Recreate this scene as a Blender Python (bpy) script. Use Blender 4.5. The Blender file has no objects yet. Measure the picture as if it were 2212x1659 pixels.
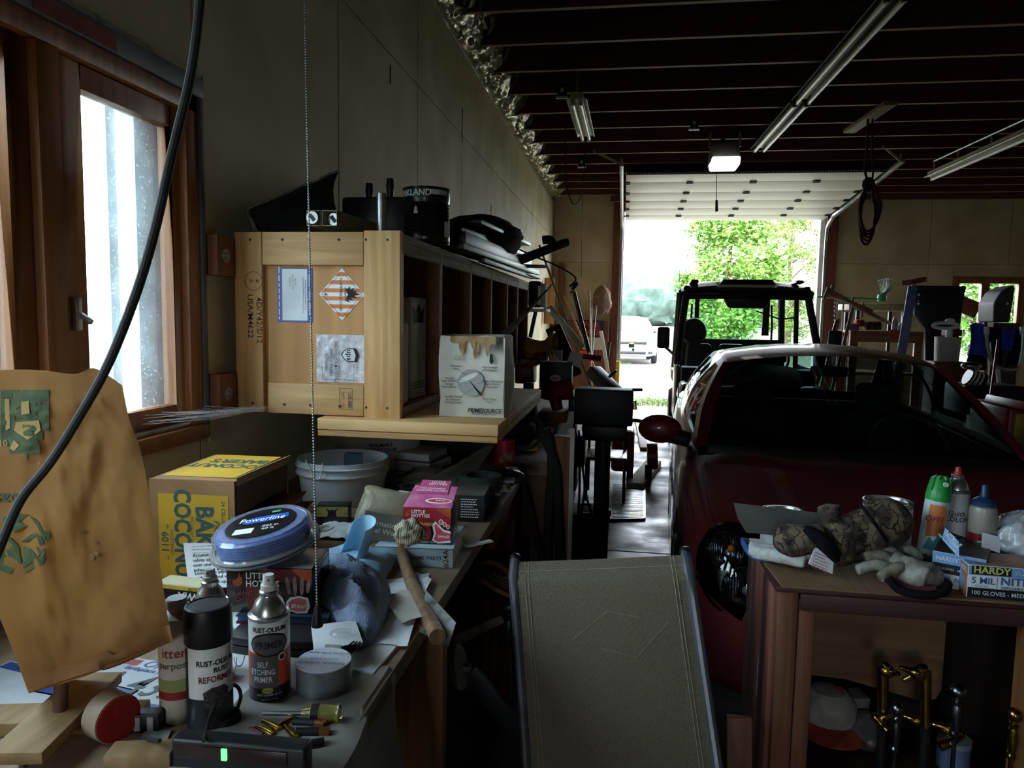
import bpy, bmesh, math, random
from mathutils import Matrix, Vector, Euler, noise as mnoise
from math import pi, sin, cos, radians as rad
random.seed(7)
SC = bpy.context.scene
COL = SC.collection

# ------------------------------------------------------------------ camera
CAMZ = 1.55
YAW, PITCH, ROLL = rad(8.764), rad(-5.262), rad(1.0)
FPX = 1560.0
CAMR = Matrix.Rotation(YAW, 4, 'Z') @ Matrix.Rotation(pi / 2 + PITCH, 4, 'X') @ Matrix.Rotation(ROLL, 4, 'Z')
cam_data = bpy.data.cameras.new('camera')
cam_data.sensor_width = 36.0
cam_data.lens = FPX / 2212 * 36.0
cam_data.clip_start = 0.05
cam_data.clip_end = 2000
cam = bpy.data.objects.new('camera', cam_data)
COL.objects.link(cam)
cam.matrix_world = Matrix.Translation((0, 0, CAMZ)) @ CAMR
SC.camera = cam

# ------------------------------------------------------------------ colour management
SC.view_settings.view_transform = 'Standard'
SC.view_settings.look = 'None'
SC.view_settings.gamma = 1
SC.view_settings.use_curve_mapping = False
SC.view_settings.exposure = 1.08
SC.cycles.use_denoising = True
SC.cycles.max_bounces = 10
SC.cycles.diffuse_bounces = 6
SC.cycles.glossy_bounces = 4
SC.cycles.transparent_max_bounces = 16
SC.cycles.sample_clamp_indirect = 6.0
SC.cycles.caustics_reflective = False
SC.cycles.caustics_refractive = False

# ------------------------------------------------------------------ sky: bright overcast
W = bpy.data.worlds.new('overcast_sky'); SC.world = W; W.use_nodes = True
nt = W.node_tree; nt.nodes.clear()
SKY_STRENGTH = 9.0
_o = nt.nodes.new('ShaderNodeOutputWorld'); _b = nt.nodes.new('ShaderNodeBackground')
_tc = nt.nodes.new('ShaderNodeTexCoord'); _n = nt.nodes.new('ShaderNodeTexNoise'); _r = nt.nodes.new('ShaderNodeValToRGB')
_n.inputs['Scale'].default_value = 2.2; _n.inputs['Detail'].default_value = 5
_r.color_ramp.elements[0].position = .3; _r.color_ramp.elements[0].color = (.74, .86, 1, 1)
_r.color_ramp.elements[1].position = .7; _r.color_ramp.elements[1].color = (.95, 1, 1.03, 1)
nt.links.new(_tc.outputs['Generated'], _n.inputs['Vector']); nt.links.new(_n.outputs[0], _r.inputs[0])
nt.links.new(_r.outputs[0], _b.inputs[0]); _b.inputs[1].default_value = SKY_STRENGTH
nt.links.new(_b.outputs[0], _o.inputs[0])

def portal(loc, rot, sx, sy):
    l = bpy.data.lights.new('window_portal', 'AREA'); l.shape = 'RECTANGLE'; l.size = sx; l.size_y = sy
    l.cycles.is_portal = True
    o = bpy.data.objects.new('window_portal', l); o.location = loc; o.rotation_euler = rot; COL.objects.link(o)

# ------------------------------------------------------------------ pixel rays (layout helpers: a point of the room seen at a pixel)
def ray(px, py):
    return (CAMR.to_3x3() @ Vector(((px - 1106) / FPX, -(py - 829.5) / FPX, -1)))
def AY(px, py, y):
    d = ray(px, py); t = y / d.y; return Vector((d.x * t, y, CAMZ + d.z * t))
def AX(px, py, x):
    d = ray(px, py); t = x / d.x; return Vector((x, d.y * t, CAMZ + d.z * t))
def AZ(px, py, z):
    d = ray(px, py); t = (z - CAMZ) / d.z; return Vector((d.x * t, d.y * t, z))

# ------------------------------------------------------------------ materials
def C(h):
    h = h.lstrip('#'); v = [int(h[i:i + 2], 16) / 255 for i in (0, 2, 4)]
    return tuple((x / 12.92 if x <= .04045 else ((x + .055) / 1.055) ** 2.4) for x in v) + (1,)
MATS = {}
def mat(name, a, b=None, kind='noise', s=8, rough=.6, metal=0, bump=0, bs=None, axis=None, lo=.35, hi=.65, detail=5,
        spec=.5, coat=0, trans=0, alpha=1, sheen=0, emit=None, estr=0, ior=1.45, sss=0):
    if name in MATS: return MATS[name]
    m = bpy.data.materials.new(name); m.use_nodes = True; MATS[name] = m
    n = m.node_tree.nodes; L = m.node_tree.links; p = n['Principled BSDF']
    ca = C(a) if isinstance(a, str) else a
    p.inputs['Base Color'].default_value = ca
    p.inputs['Roughness'].default_value = rough; p.inputs['Metallic'].default_value = metal
    p.inputs['Specular IOR Level'].default_value = spec; p.inputs['Coat Weight'].default_value = coat
    p.inputs['Coat Roughness'].default_value = .08
    p.inputs['Transmission Weight'].default_value = trans; p.inputs['Alpha'].default_value = alpha
    p.inputs['Sheen Weight'].default_value = sheen; p.inputs['IOR'].default_value = ior
    if emit:
        p.inputs['Emission Color'].default_value = C(emit); p.inputs['Emission Strength'].default_value = estr
    if b or bump:
        tc = n.new('ShaderNodeTexCoord'); mp = n.new('ShaderNodeMapping'); L.new(tc.outputs['Object'], mp.inputs[0])
        st = [1, 1, 1]
        if axis is not None: st['xyz'.index(axis)] = .07
        mp.inputs['Scale'].default_value = st
        if kind == 'wave':
            t = n.new('ShaderNodeTexWave'); t.inputs['Scale'].default_value = s; t.inputs['Distortion'].default_value = 6
            t.inputs['Detail'].default_value = detail
        elif kind == 'voronoi':
            t = n.new('ShaderNodeTexVoronoi'); t.inputs['Scale'].default_value = s
        else:
            t = n.new('ShaderNodeTexNoise'); t.inputs['Scale'].default_value = s; t.inputs['Detail'].default_value = detail
            if axis: t.inputs['Distortion'].default_value = 1.2
        L.new(mp.outputs[0], t.inputs['Vector'])
        if b:
            r = n.new('ShaderNodeValToRGB'); e = r.color_ramp.elements
            e[0].position = lo; e[1].position = hi; e[0].color = ca; e[1].color = C(b) if isinstance(b, str) else b
            L.new(t.outputs[0], r.inputs[0]); L.new(r.outputs[0], p.inputs['Base Color'])
        if bump:
            bt = t
            if bs:
                bt = n.new('ShaderNodeTexNoise'); bt.inputs['Scale'].default_value = bs; bt.inputs['Detail'].default_value = 4
                L.new(mp.outputs[0], bt.inputs['Vector'])
            bn = n.new('ShaderNodeBump'); bn.inputs['Strength'].default_value = bump; bn.inputs['Distance'].default_value = .01
            L.new(bt.outputs[0], bn.inputs['Height']); L.new(bn.outputs[0], p.inputs['Normal'])
    return m
def wood(name, a, b, axis, s=9, rough=.6, bump=.15, knots=True, knot='3a2012'):
    if name in MATS: return MATS[name]
    m = mat(name, a, b, s=s * 3.4, rough=rough, axis=axis, bump=bump, lo=.3, hi=.72, detail=8)
    n = m.node_tree.nodes; L = m.node_tree.links; p = n['Principled BSDF']
    r = [x for x in n if x.type == 'VALTORGB'][0]; mp = [x for x in n if x.type == 'MAPPING'][0]
    w = n.new('ShaderNodeTexWave'); w.wave_type = 'BANDS'; w.bands_direction = {'x': 'Y', 'y': 'X', 'z': 'X'}[axis]
    w.inputs['Scale'].default_value = s * 1.3; w.inputs['Distortion'].default_value = 9; w.inputs['Detail'].default_value = 2
    w.inputs['Detail Scale'].default_value = .6
    L.new(mp.outputs[0], w.inputs[0])
    mx = n.new('ShaderNodeMix'); mx.data_type = 'RGBA'; mx.blend_type = 'MULTIPLY'; mx.inputs[0].default_value = .13
    L.new(r.outputs[0], mx.inputs[6]); L.new(w.outputs[0], mx.inputs[7]); out = mx.outputs[2]
    if knots:
        tc = [x for x in n if x.type == 'TEX_COORD'][0]
        v = n.new('ShaderNodeTexVoronoi'); v.inputs['Scale'].default_value = 3.3; L.new(tc.outputs['Object'], v.inputs['Vector'])
        k = n.new('ShaderNodeValToRGB'); k.color_ramp.elements[0].position = .05; k.color_ramp.elements[1].position = .11
        k.color_ramp.elements[0].color = (1, 1, 1, 1); k.color_ramp.elements[1].color = (0, 0, 0, 1)
        L.new(v.outputs['Distance'], k.inputs[0])
        m2 = n.new('ShaderNodeMix'); m2.data_type = 'RGBA'; m2.inputs[7].default_value = C(knot)
        mm = n.new('ShaderNodeMath'); mm.operation = 'MULTIPLY'; mm.inputs[1].default_value = .75
        L.new(k.outputs[0], mm.inputs[0]); L.new(mm.outputs[0], m2.inputs[0]); L.new(out, m2.inputs[6]); out = m2.outputs[2]
    L.new(out, p.inputs['Base Color'])
    return m

# ------------------------------------------------------------------ mesh builder
def frame(o, x, y):
    """matrix with origin o, local x and y axes (z = x cross y)"""
    x = Vector(x).normalized(); y = Vector(y); y = (y - x * y.dot(x)).normalized(); z = x.cross(y)
    m = Matrix((x, y, z)).transposed().to_4x4(); m.translation = Vector(o); return m
def TR(loc=(0, 0, 0), rot=(0, 0, 0), sc=1):
    return Matrix.Translation(loc) @ Euler(rot).to_matrix().to_4x4() @ Matrix.Scale(sc, 4)
class MB:
    def __init__(s): s.v = []; s.f = []
    def add(s, vs, fs, M=None):
        o = len(s.v)
        for v in vs:
            v = Vector(v); s.v.append(M @ v if M is not None else v)
        for f in fs: s.f.append([i + o for i in f])
        return s
    def box(s, c, d, M=None, rot=None, taper=None):
        x, y, z = d[0] / 2, d[1] / 2, d[2] / 2
        t = taper if taper else (1, 1)
        vs = [(-x, -y, -z), (x, -y, -z), (x, y, -z), (-x, y, -z), (-x * t[0], -y * t[1], z), (x * t[0], -y * t[1], z), (x * t[0], y * t[1], z), (-x * t[0], y * t[1], z)]
        m = TR(c, rot or (0, 0, 0))
        if M is not None: m = M @ m
        return s.add(vs, [(0, 3, 2, 1), (4, 5, 6, 7), (0, 1, 5, 4), (1, 2, 6, 5), (2, 3, 7, 6), (3, 0, 4, 7)], m)
    def bb(s, a, b, M=None):
        return s.box([(a[i] + b[i]) / 2 for i in range(3)], [abs(b[i] - a[i]) for i in range(3)], M)
    def bar(s, p, q, w, h, up=(0, 0, 1), w2=None, h2=None):
        """rectangular bar from p to q, w across, h along up"""
        p = Vector(p); q = Vector(q); d = (q - p).normalized(); up = Vector(up)
        if abs(d.dot(up)) > .98: up = Vector((0, 1, 0))
        sx = d.cross(up).normalized(); u = sx.cross(d)
        vs = []
        for c, ww, hh in ((p, w, h), (q, w2 or w, h2 or h)):
            for a, b in ((-1, -1), (1, -1), (1, 1), (-1, 1)): vs.append(c + sx * a * ww / 2 + u * b * hh / 2)
        return s.add(vs, [(0, 1, 2, 3), (7, 6, 5, 4), (0, 4, 5, 1), (1, 5, 6, 2), (2, 6, 7, 3), (3, 7, 4, 0)])
    def tube(s, pts, r, n=8, closed=False, M=None, cap=True):
        P = [Vector(p) for p in pts]; k = len(P)
        R = r if isinstance(r, (list, tuple)) else [r] * k
        T = []
        for i in range(k):
            a = P[(i - 1) % k] if (i or closed) else P[0]; b = P[(i + 1) % k] if (i < k - 1 or closed) else P[-1]
            T.append((b - a).normalized())
        up = Vector((0, 0, 1)) if abs(T[0].z) < .9 else Vector((1, 0, 0))
        N = (up - T[0] * up.dot(T[0])).normalized(); vs = []
        for i in range(k):
            N = (N - T[i] * N.dot(T[i]))
            N = N.normalized() if N.length > 1e-6 else T[i].orthogonal().normalized()
            B = T[i].cross(N)
            for j in range(n):
                a = 2 * pi * j / n; vs.append(P[i] + (N * cos(a) + B * sin(a)) * R[i])
        fs = []
        for i in range(k if closed else k - 1):
            for j in range(n):
                a = i * n + j; b = i * n + (j + 1) % n; c = ((i + 1) % k) * n + (j + 1) % n; d = ((i + 1) % k) * n + j
                fs.append((a, b, c, d))
        if cap and not closed: fs.append(tuple(range(n - 1, -1, -1))); fs.append(tuple((k - 1) * n + j for j in range(n)))
        return s.add(vs, fs, M)
    def cyl(s, p, q, r, r2=None, n=20, cap=True):
        return s.tube([p, q], [r, r if r2 is None else r2], n, cap=cap)
    def lathe(s, prof, n=28, M=None, cap=True, a0=0, a1=2 * pi):
        vs = []; fs = []; full = abs(a1 - a0 - 2 * pi) < 1e-6; m = n if full else n + 1
        for r, z in prof:
            for j in range(m):
                a = a0 + (a1 - a0) * j / n; vs.append((r * cos(a), r * sin(a), z))
        for i in range(len(prof) - 1):
            for j in range(n):
                k = (j + 1) % m; fs.append((i * m + j, i * m + k, (i + 1) * m + k, (i + 1) * m + j))
        if cap and full:
            if prof[0][0] > 1e-5: fs.append(tuple(range(m - 1, -1, -1)))
            if prof[-1][0] > 1e-5: fs.append(tuple((len(prof) - 1) * m + j for j in range(m)))
        return s.add(vs, fs, M)
    def grid(s, fn, nu, nv, M=None, wrapu=False):
        vs = [fn(i / nu, j / nv) for j in range(nv + 1) for i in range(nu + (0 if wrapu else 1))]
        w = nu if wrapu else nu + 1; fs = []
        for j in range(nv):
            for i in range(nu):
                k = (i + 1) % w; fs.append((j * w + i, j * w + k, (j + 1) * w + k, (j + 1) * w + i))
        return s.add(vs, fs, M)
    def prism(s, poly, z0, z1, M=None):
        n = len(poly); vs = [(p[0], p[1], z0) for p in poly] + [(p[0], p[1], z1) for p in poly]
        fs = [tuple(range(n - 1, -1, -1)), tuple(range(n, 2 * n))] + [(i, (i + 1) % n, n + (i + 1) % n, n + i) for i in range(n)]
        return s.add(vs, fs, M)
    def ball(s, c, r, nu=16, nv=10, M=None):
        r = r if isinstance(r, (tuple, list)) else (r, r, r)
        return s.grid(lambda u, v: (c[0] + r[0] * cos(2 * pi * u) * sin(pi * v), c[1] + r[1] * sin(2 * pi * u) * sin(pi * v), c[2] - r[2] * cos(pi * v)), nu, nv, M, True)
    def quad(s, a, b, c, d, M=None): return s.add([a, b, c, d], [(0, 1, 2, 3)], M)
    def build(s, name, m, parent=None, world=True, loc=None, bevel=0, bseg=2, smooth=True, thick=0, sub=0, angle=35, kind=None, disp=None):
        me = bpy.data.meshes.new(name); o = bpy.data.objects.new(name, me)
        bm = bmesh.new()
        for v in s.v: bm.verts.new(v)
        bm.verts.ensure_lookup_table()
        for f in s.f:
            try: bm.faces.new([bm.verts[i] for i in f])
            except ValueError: pass
        bmesh.ops.remove_doubles(bm, verts=bm.verts, dist=1e-6)
        bmesh.ops.recalc_face_normals(bm, faces=bm.faces)
        if thick: bmesh.ops.solidify(bm, geom=bm.faces[:], thickness=thick)
        if bevel:
            ed = [e for e in bm.edges if len(e.link_faces) == 2 and e.calc_face_angle(0) > .5]
            bmesh.ops.bevel(bm, geom=ed, offset=bevel, segments=bseg, affect='EDGES', profile=.5, clamp_overlap=True)
        if sub:
            bmesh.ops.subdivide_edges(bm, edges=bm.edges[:], cuts=sub, use_grid_fill=True)
        if disp:
            for v in bm.verts: v.co += disp(v.co)
        if world and parent is not None:
            im = wm(parent).inverted()
            for v in bm.verts: v.co = im @ v.co
        elif world and len(bm.verts):
            lo = [min(v.co[i] for v in bm.verts) for i in range(3)]; hi = [max(v.co[i] for v in bm.verts) for i in range(3)]
            og = Vector(((lo[0] + hi[0]) / 2, (lo[1] + hi[1]) / 2, lo[2]))
            for v in bm.verts: v.co -= og
            o.location = og
        if loc is not None: o.location = loc
        bm.to_mesh(me); bm.free()
        if m is not None: me.materials.append(m)
        if smooth:
            me.shade_smooth(); me.set_sharp_from_angle(angle=rad(angle))
        if parent is not None: o.parent = parent
        if kind: o['kind'] = kind
        COL.objects.link(o)
        return o
def wm(o):
    m = o.matrix_basis.copy()
    while o.parent: o = o.parent; m = o.matrix_basis @ m
    return m
def thing(name, label, cat, loc=(0, 0, 0), rz=0, group=None, rot=None):
    o = bpy.data.objects.new(name, None); COL.objects.link(o); o.location = loc
    o.rotation_euler = rot or (0, 0, rz); o['label'] = label; o['category'] = cat
    if group: o['group'] = group
    o.empty_display_size = .05
    return o
def tag(o, label, cat, group=None, kind=None):
    o['label'] = label; o['category'] = cat
    if group: o['group'] = group
    if kind: o['kind'] = kind
    return o
def struct(o): o['kind'] = 'structure'; return o
def dup(root, loc, rz=None, label=None, name=None):
    def cp(o, par):
        c = o.copy(); COL.objects.link(c)
        if par: c.parent = par
        for ch in list(o.children): cp(ch, c)
        return c
    r = cp(root, None); r.location = loc
    if rz is not None: r.rotation_euler = (0, 0, rz)
    if label: r['label'] = label
    return r
# lettering: font glyphs turned into a thin mesh; bend = radius of the cylinder it is wrapped on
def text(s, size, m, parent, M, bold=0.0, align='CENTER', bend=None, name='lettering', xs=1.0, shear=0, leading=1.0, world=True):
    cu = bpy.data.curves.new(name, 'FONT'); cu.body = s; cu.size = size; cu.align_x = align; cu.align_y = 'CENTER'
    cu.offset = bold * size * .02; cu.shear = shear; cu.space_line = leading; cu.resolution_u = 2
    to = bpy.data.objects.new(name, cu); COL.objects.link(to)
    dg = bpy.context.evaluated_depsgraph_get(); me = bpy.data.meshes.new_from_object(to.evaluated_get(dg))
    bpy.data.objects.remove(to); bpy.data.curves.remove(cu)
    for v in me.vertices:
        x, y, z = v.co.x * xs, v.co.y, v.co.z
        if bend: v.co = (bend * sin(x / bend), y, bend * cos(x / bend))
        else: v.co = (x, y, z)
    T = (wm(parent).inverted() @ M) if (world and parent is not None) else M
    me.transform(T); me.name = name
    me.materials.clear(); me.materials.append(m)
    o = bpy.data.objects.new(name, me); COL.objects.link(o)
    if parent is not None: o.parent = parent
    return o
def nz(p, s=1.0, seed=0): return mnoise.noise(Vector((p[0] * s + seed * 13.7, p[1] * s + seed * 5.1, p[2] * s - seed * 3.3)))
def spline(pts, n=8):
    P = [Vector(p) for p in pts]; out = []
    for i in range(len(P) - 1):
        a = P[max(i - 1, 0)]; b = P[i]; c = P[i + 1]; d = P[min(i + 2, len(P) - 1)]
        for k in range(n):
            t = k / n
            out.append(.5 * ((2 * b) + (c - a) * t + (2 * a - 5 * b + 4 * c - d) * t * t + (3 * b - a - 3 * c + d) * t ** 3))
    out.append(P[-1]); return out

def schlick(nt_):
    """facing-angle reflectance that behaves the same from both sides of a thin pane"""
    n = nt_.nodes; L = nt_.links; lw = n.new('ShaderNodeLayerWeight'); lw.inputs[0].default_value = .5
    p = n.new('ShaderNodeMath'); p.operation = 'POWER'; p.inputs[1].default_value = 4; L.new(lw.outputs['Facing'], p.inputs[0])
    a = n.new('ShaderNodeMath'); a.operation = 'MULTIPLY_ADD'; a.inputs[1].default_value = .8; a.inputs[2].default_value = .045; a.use_clamp = True
    L.new(p.outputs[0], a.inputs[0]); return a.outputs[0]
def thin_glass(name, tint, rough=.03, haze=0):
    if name in MATS: return MATS[name]
    m = bpy.data.materials.new(name); m.use_nodes = True; MATS[name] = m; n = m.node_tree.nodes; L = m.node_tree.links; n.clear()
    o = n.new('ShaderNodeOutputMaterial'); t = n.new('ShaderNodeBsdfTransparent'); g = n.new('ShaderNodeBsdfGlossy'); x = n.new('ShaderNodeMixShader')
    t.inputs[0].default_value = tuple(tint) + (1,); g.inputs[1].default_value = rough
    L.new(schlick(m.node_tree), x.inputs[0]); L.new(t.outputs[0], x.inputs[1]); L.new(g.outputs[0], x.inputs[2]); 
    if haze:
        d = n.new('ShaderNodeBsdfDiffuse'); d.inputs[0].default_value = (.85, .87, .88, 1); y = n.new('ShaderNodeMixShader'); y.inputs[0].default_value = haze
        L.new(t.outputs[0], y.inputs[1]); L.new(d.outputs[0], y.inputs[2]); L.new(y.outputs[0], x.inputs[1])
    L.new(x.outputs[0], o.inputs[0]); return m
# ================================================================== ROOM SHELL
XL, XR, YB, YF, ZJ, ZC = -1.30, 9.2, 12.9, -2.6, 3.60, 3.92
M_wall = mat('cream_wall_board', 'cdbe9e', 'b6a686', s=2.5, rough=.75, bump=.05, bs=40)
M_seam = mat('board_joint', '8a8470', 'a09a84', s=12, rough=.8)
M_frame = wood('window_wood', 'a86f3e', '7c4a26', 'z', 7, .45, .1, knots=False)
M_joist = wood('dark_joist', '6c3e34', '4c2c26', 'x', 6, .75, .15, knots=False)
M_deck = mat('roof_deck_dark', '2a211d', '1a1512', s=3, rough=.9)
M_redpost = wood('red_brown_post', '8a5444', '6a3b30', 'z', 6, .6, .1, knots=False)
M_white = mat('white_vinyl', 'e6e9ea', 'd2d6d8', s=4, rough=.4)
M_galv = mat('galvanised_steel', 'b9bcbc', '8f9394', s=14, rough=.35, metal=.9)
# concrete floor
M_conc = mat('worn_concrete', '77746f', '45423f', s=2.2, rough=.42, bump=.25, bs=22, detail=9)
_n = M_conc.node_tree.nodes; _l = M_conc.node_tree.links
_t = [x for x in _n if x.type == 'TEX_NOISE'][0]; _q = _n.new('ShaderNodeMapRange')
_q.inputs[1].default_value = .35; _q.inputs[2].default_value = .65; _q.inputs[3].default_value = .34; _q.inputs[4].default_value = .7
_l.new(_t.outputs[0], _q.inputs[0]); _l.new(_q.outputs[0], _n['Principled BSDF'].inputs['Roughness'])
fl = bpy.data.objects.new('floor', None); COL.objects.link(fl); struct(fl)
for y0, y1 in ((YF - .1, 4.78), (4.80, 8.8), (8.82, YB + .25)):
    MB().bb((XL - .3, y0, -.12), (XR + .2, y1, 0)).build('slab', M_conc, fl, smooth=False)
MB().bb((XL - .3, YF, -.14), (XR + .2, YB, -.02)).build('joint_filler', M_deck, fl, smooth=False)

# ---- left wall with the window opening
WY0, WY1, WZ0, WZ1 = -.55, 2.06, 1.16, 2.19
wl = bpy.data.objects.new('wall_left', None); COL.objects.link(wl); struct(wl)
def wall_panel(y0, y1, z0, z1, th=.012):
    g = .003
    MB().bb((XL - th, y0 + g, z0 + g), (XL, y1 - g, z1 - g)).build('wall_panel', M_wall, wl, bevel=.003, smooth=False)
cuts = [YF, -1.6, WY0, WY1, 3.18, 4.43, 5.65, 6.92, 8.14, 9.36, 10.58, 11.8, YB]
for i in range(len(cuts) - 1):
    a, b = cuts[i], cuts[i + 1]
    if a == WY0:
        wall_panel(a, b, 0, WZ0); wall_panel(a, b, WZ1, 2.96)
    else:
        wall_panel(a, b, 0, 2.96)
        wall_panel(a, b, 2.96, ZJ + .02)
b = MB(); b.bb((XL - .16, YF, 0), (XL - .012, WY0, ZC)); b.bb((XL - .16, WY1, 0), (XL - .012, YB + .15, ZC))
b.bb((XL - .16, WY0, 0), (XL - .012, WY1, WZ0)); b.bb((XL - .16, WY0, WZ1), (XL - .012, WY1, ZC))
b.build('wall_core', M_seam, wl, smooth=False)
for y, z0, z1 in ((5.65, 2.9, 3.16), (6.92, 2.2, 2.62), (8.14, 2.1, 2.55), (3.9, 2.8, 2.9)):    # split board joints
    MB().bar((XL + .001, y, z0), (XL + .001, y + .006, z1), .009, .004, (1, 0, 0)).build('joint_crack', M_deck, wl, smooth=False)

# ---- back wall with the garage opening and a small window
DX0, DX1, DZ = -.065, 3.22, 3.42
W2 = [AY(2072, 612, YB), AY(2186, 700, YB)]
wx0, wx1, wz1, wz0 = W2[0].x, W2[1].x + .05, W2[0].z, .95
wb = bpy.data.objects.new('wall_back', None); COL.objects.link(wb); struct(wb)
def bpanel(x0, x1, z0, z1): MB().bb((x0 + .003, YB, z0 + .003), (x1 - .003, YB + .012, z1 - .003)).build('wall_panel', M_wall, wb, bevel=.003, smooth=False)
bpanel(XL, -.24, 0, 2.44 + .1); bpanel(XL, -.24, 2.54, ZC); bpanel(DX0, DX1, DZ, ZC)
bpanel(3.45, 4.9, 0, 2.54); bpanel(3.45, 4.9, 2.54, ZC); bpanel(4.9, wx0 - .1, 0, 2.54); bpanel(wx0 - .1, wx1 + .1, wz1 + .1, 2.54)
bpanel(wx0 - .1, wx1 + .1, 0, wz0 - .1); bpanel(wx1 + .1, XR, 0, 2.54); bpanel(4.9, 6.1, 2.54, ZC); bpanel(6.1, 7.3, 2.54, ZC); bpanel(7.3, XR, 2.54, ZC)
b = MB(); b.bb((XL - .16, YB + .012, 0), (DX0 - .02, YB + .15, ZC)); b.bb((DX0 - .02, YB + .012, DZ), (DX1 + .02, YB + .15, ZC)); b.bb((DX1 + .02, YB + .012, 0), (wx0 - .1, YB + .15, ZC))
b.bb((wx0 - .1, YB + .012, 0), (wx1 + .1, YB + .15, wz0 - .1)); b.bb((wx0 - .1, YB + .012, wz1 + .1), (wx1 + .1, YB + .15, ZC)); b.bb((wx1 + .1, YB + .012, 0), (XR, YB + .15, ZC))
b.build('wall_core', M_seam, wb, smooth=False)
# door posts
dr = bpy.data.objects.new('door_1', None); COL.objects.link(dr); struct(dr)
MB().bb((-.25, YB - .09, 0), (-.075, YB + .1, ZC)).build('post', M_redpost, dr, bevel=.006)
MB().bb((DX1 + .045, YB - .09, 0), (DX1 + .22, YB + .1, ZC)).build('post', M_redpost, dr, bevel=.006)
MB().bb((-.25, YB - .05, DZ + .02), (DX1 + .22, YB + .05, DZ + .25)).build('header_board', M_redpost, dr, bevel=.006)
# exterior white trim boards of the opening
MB().bb((-.075, YB + .0, 0), (DX0 + .005, YB + .14, DZ)).build('jamb', M_white, dr, smooth=False)
MB().bb((DX1 - .04, YB + .0, 0), (DX1 + .045, YB + .14, DZ)).build('jamb', M_white, dr, smooth=False)

# ---- right wall, front wall (out of view) with an unseen window added for fill light
wr = bpy.data.objects.new('wall_right', None); COL.objects.link(wr); struct(wr)
MB().bb((XR, YF, 0), (XR + .15, YB, ZC)).build('wall_panel', M_wall, wr, smooth=False)
wf = bpy.data.objects.new('wall_front', None); COL.objects.link(wf); struct(wf)
FX0, FX1, FZ0, FZ1 = -.85, -.05, 1.25, 1.98
b = MB(); b.bb((XL - .16, YF - .15, 0), (FX0, YF, ZC)); b.bb((FX1, YF - .15, 0), (XR + .15, YF, ZC)); b.bb((FX0, YF - .15, 0), (FX1, YF, FZ0)); b.bb((FX0, YF - .15, FZ1), (FX1, YF, ZC))
b.build('wall_panel', M_wall, wf, smooth=False)
b = MB()
for x in (FX0 + .03, (FX0 + FX1) / 2, FX1 - .03): b.bb((x - .03, YF - .1, FZ0), (x + .03, YF - .02, FZ1))
b.bb((FX0, YF - .1, FZ0), (FX1, YF - .02, FZ0 + .05)); b.bb((FX0, YF - .1, FZ1 - .05), (FX1, YF - .02, FZ1))
w3 = struct(b.build('fill_window', M_frame))
portal(((FX0 + FX1) / 2, YF - .12, (FZ0 + FZ1) / 2), (rad(90), 0, 0), FX1 - FX0, FZ1 - FZ0)
portal((XL - .14, (WY0 + WY1) / 2, (WZ0 + WZ1) / 2), (0, rad(-90), 0), WZ1 - WZ0, WY1 - WY0)
portal(((DX0 + DX1) / 2, YB + .16, DZ / 2), (rad(-90), 0, 0), DX1 - DX0, DZ)
portal(((wx0 + wx1) / 2, YB + .16, (wz0 + wz1) / 2), (rad(-90), 0, 0), wx1 - wx0, wz1 - wz0)

# ---- ceiling: roof deck, joists, foil insulation in the joist bays
ce = bpy.data.objects.new('ceiling', None); COL.objects.link(ce); struct(ce)
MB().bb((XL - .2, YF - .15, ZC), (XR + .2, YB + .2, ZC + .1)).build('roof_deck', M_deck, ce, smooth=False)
JY = [4.98 + .61 * k for k in range(-12, 13)]
JY = [y for y in JY if y < YB - .1]
j0 = MB().bb((.12, -.019, ZJ), (XR - XL - .02, .019, ZC - .005)).build('joist', M_joist, ce, world=False, smooth=False)
j0.location = (XL + .01, JY[0], 0)
for y in JY[1:]:
    c = j0.copy(); c.location = (XL + .01, y + random.uniform(-.012, .012), random.uniform(-.004, .004)); COL.objects.link(c)
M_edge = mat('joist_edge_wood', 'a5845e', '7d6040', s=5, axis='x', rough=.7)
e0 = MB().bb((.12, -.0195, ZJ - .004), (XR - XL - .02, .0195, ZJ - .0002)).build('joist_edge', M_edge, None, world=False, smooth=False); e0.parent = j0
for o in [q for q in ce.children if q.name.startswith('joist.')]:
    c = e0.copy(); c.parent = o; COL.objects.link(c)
M_foil = mat('silver_foil', 'b5ad98', '8f8872', s=5, rough=.34, metal=.8, bump=.5, bs=9)
for k in range(8, len(JY)):
    y0 = JY[k - 1]; y1 = JY[k]
    def f(u, v, k=k, y0=y0, y1=y1):
        y = y0 + (y1 - y0) * u; t = v; g = 1 - abs(2 * u - 1) ** 6
        x = XL + .014 + (.20 + .10 * g) * t; z = ZJ - .03 + (.03 + .27 * g) * t ** 2.2
        q = Vector((y * 4, t * 3, k * 3.1))
        w = .030 * mnoise.noise(q * 1.3) + .022 * abs(mnoise.noise(q * 3.1)) + .016 * sin((u * 3 + t * 5 + 2 * mnoise.noise(q)) * 6)
        e = min(1, 6 * t) * min(1, 8 * u + .1) * min(1, 8 * (1 - u) + .1)
        return (x + w * e * .6, y + .02 * mnoise.noise(q * 2) * e, min(z - w * e, ZC - .012))
    MB().grid(f, 26, 16).build('insulation_batt', M_foil, ce, angle=60)
# thin trim along the wall top under the foil
struct(MB().bb((XL, 2.4, ZJ - .035), (XL + .012, YB, ZJ - .01)).build('trim_1', M_foil))

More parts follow.
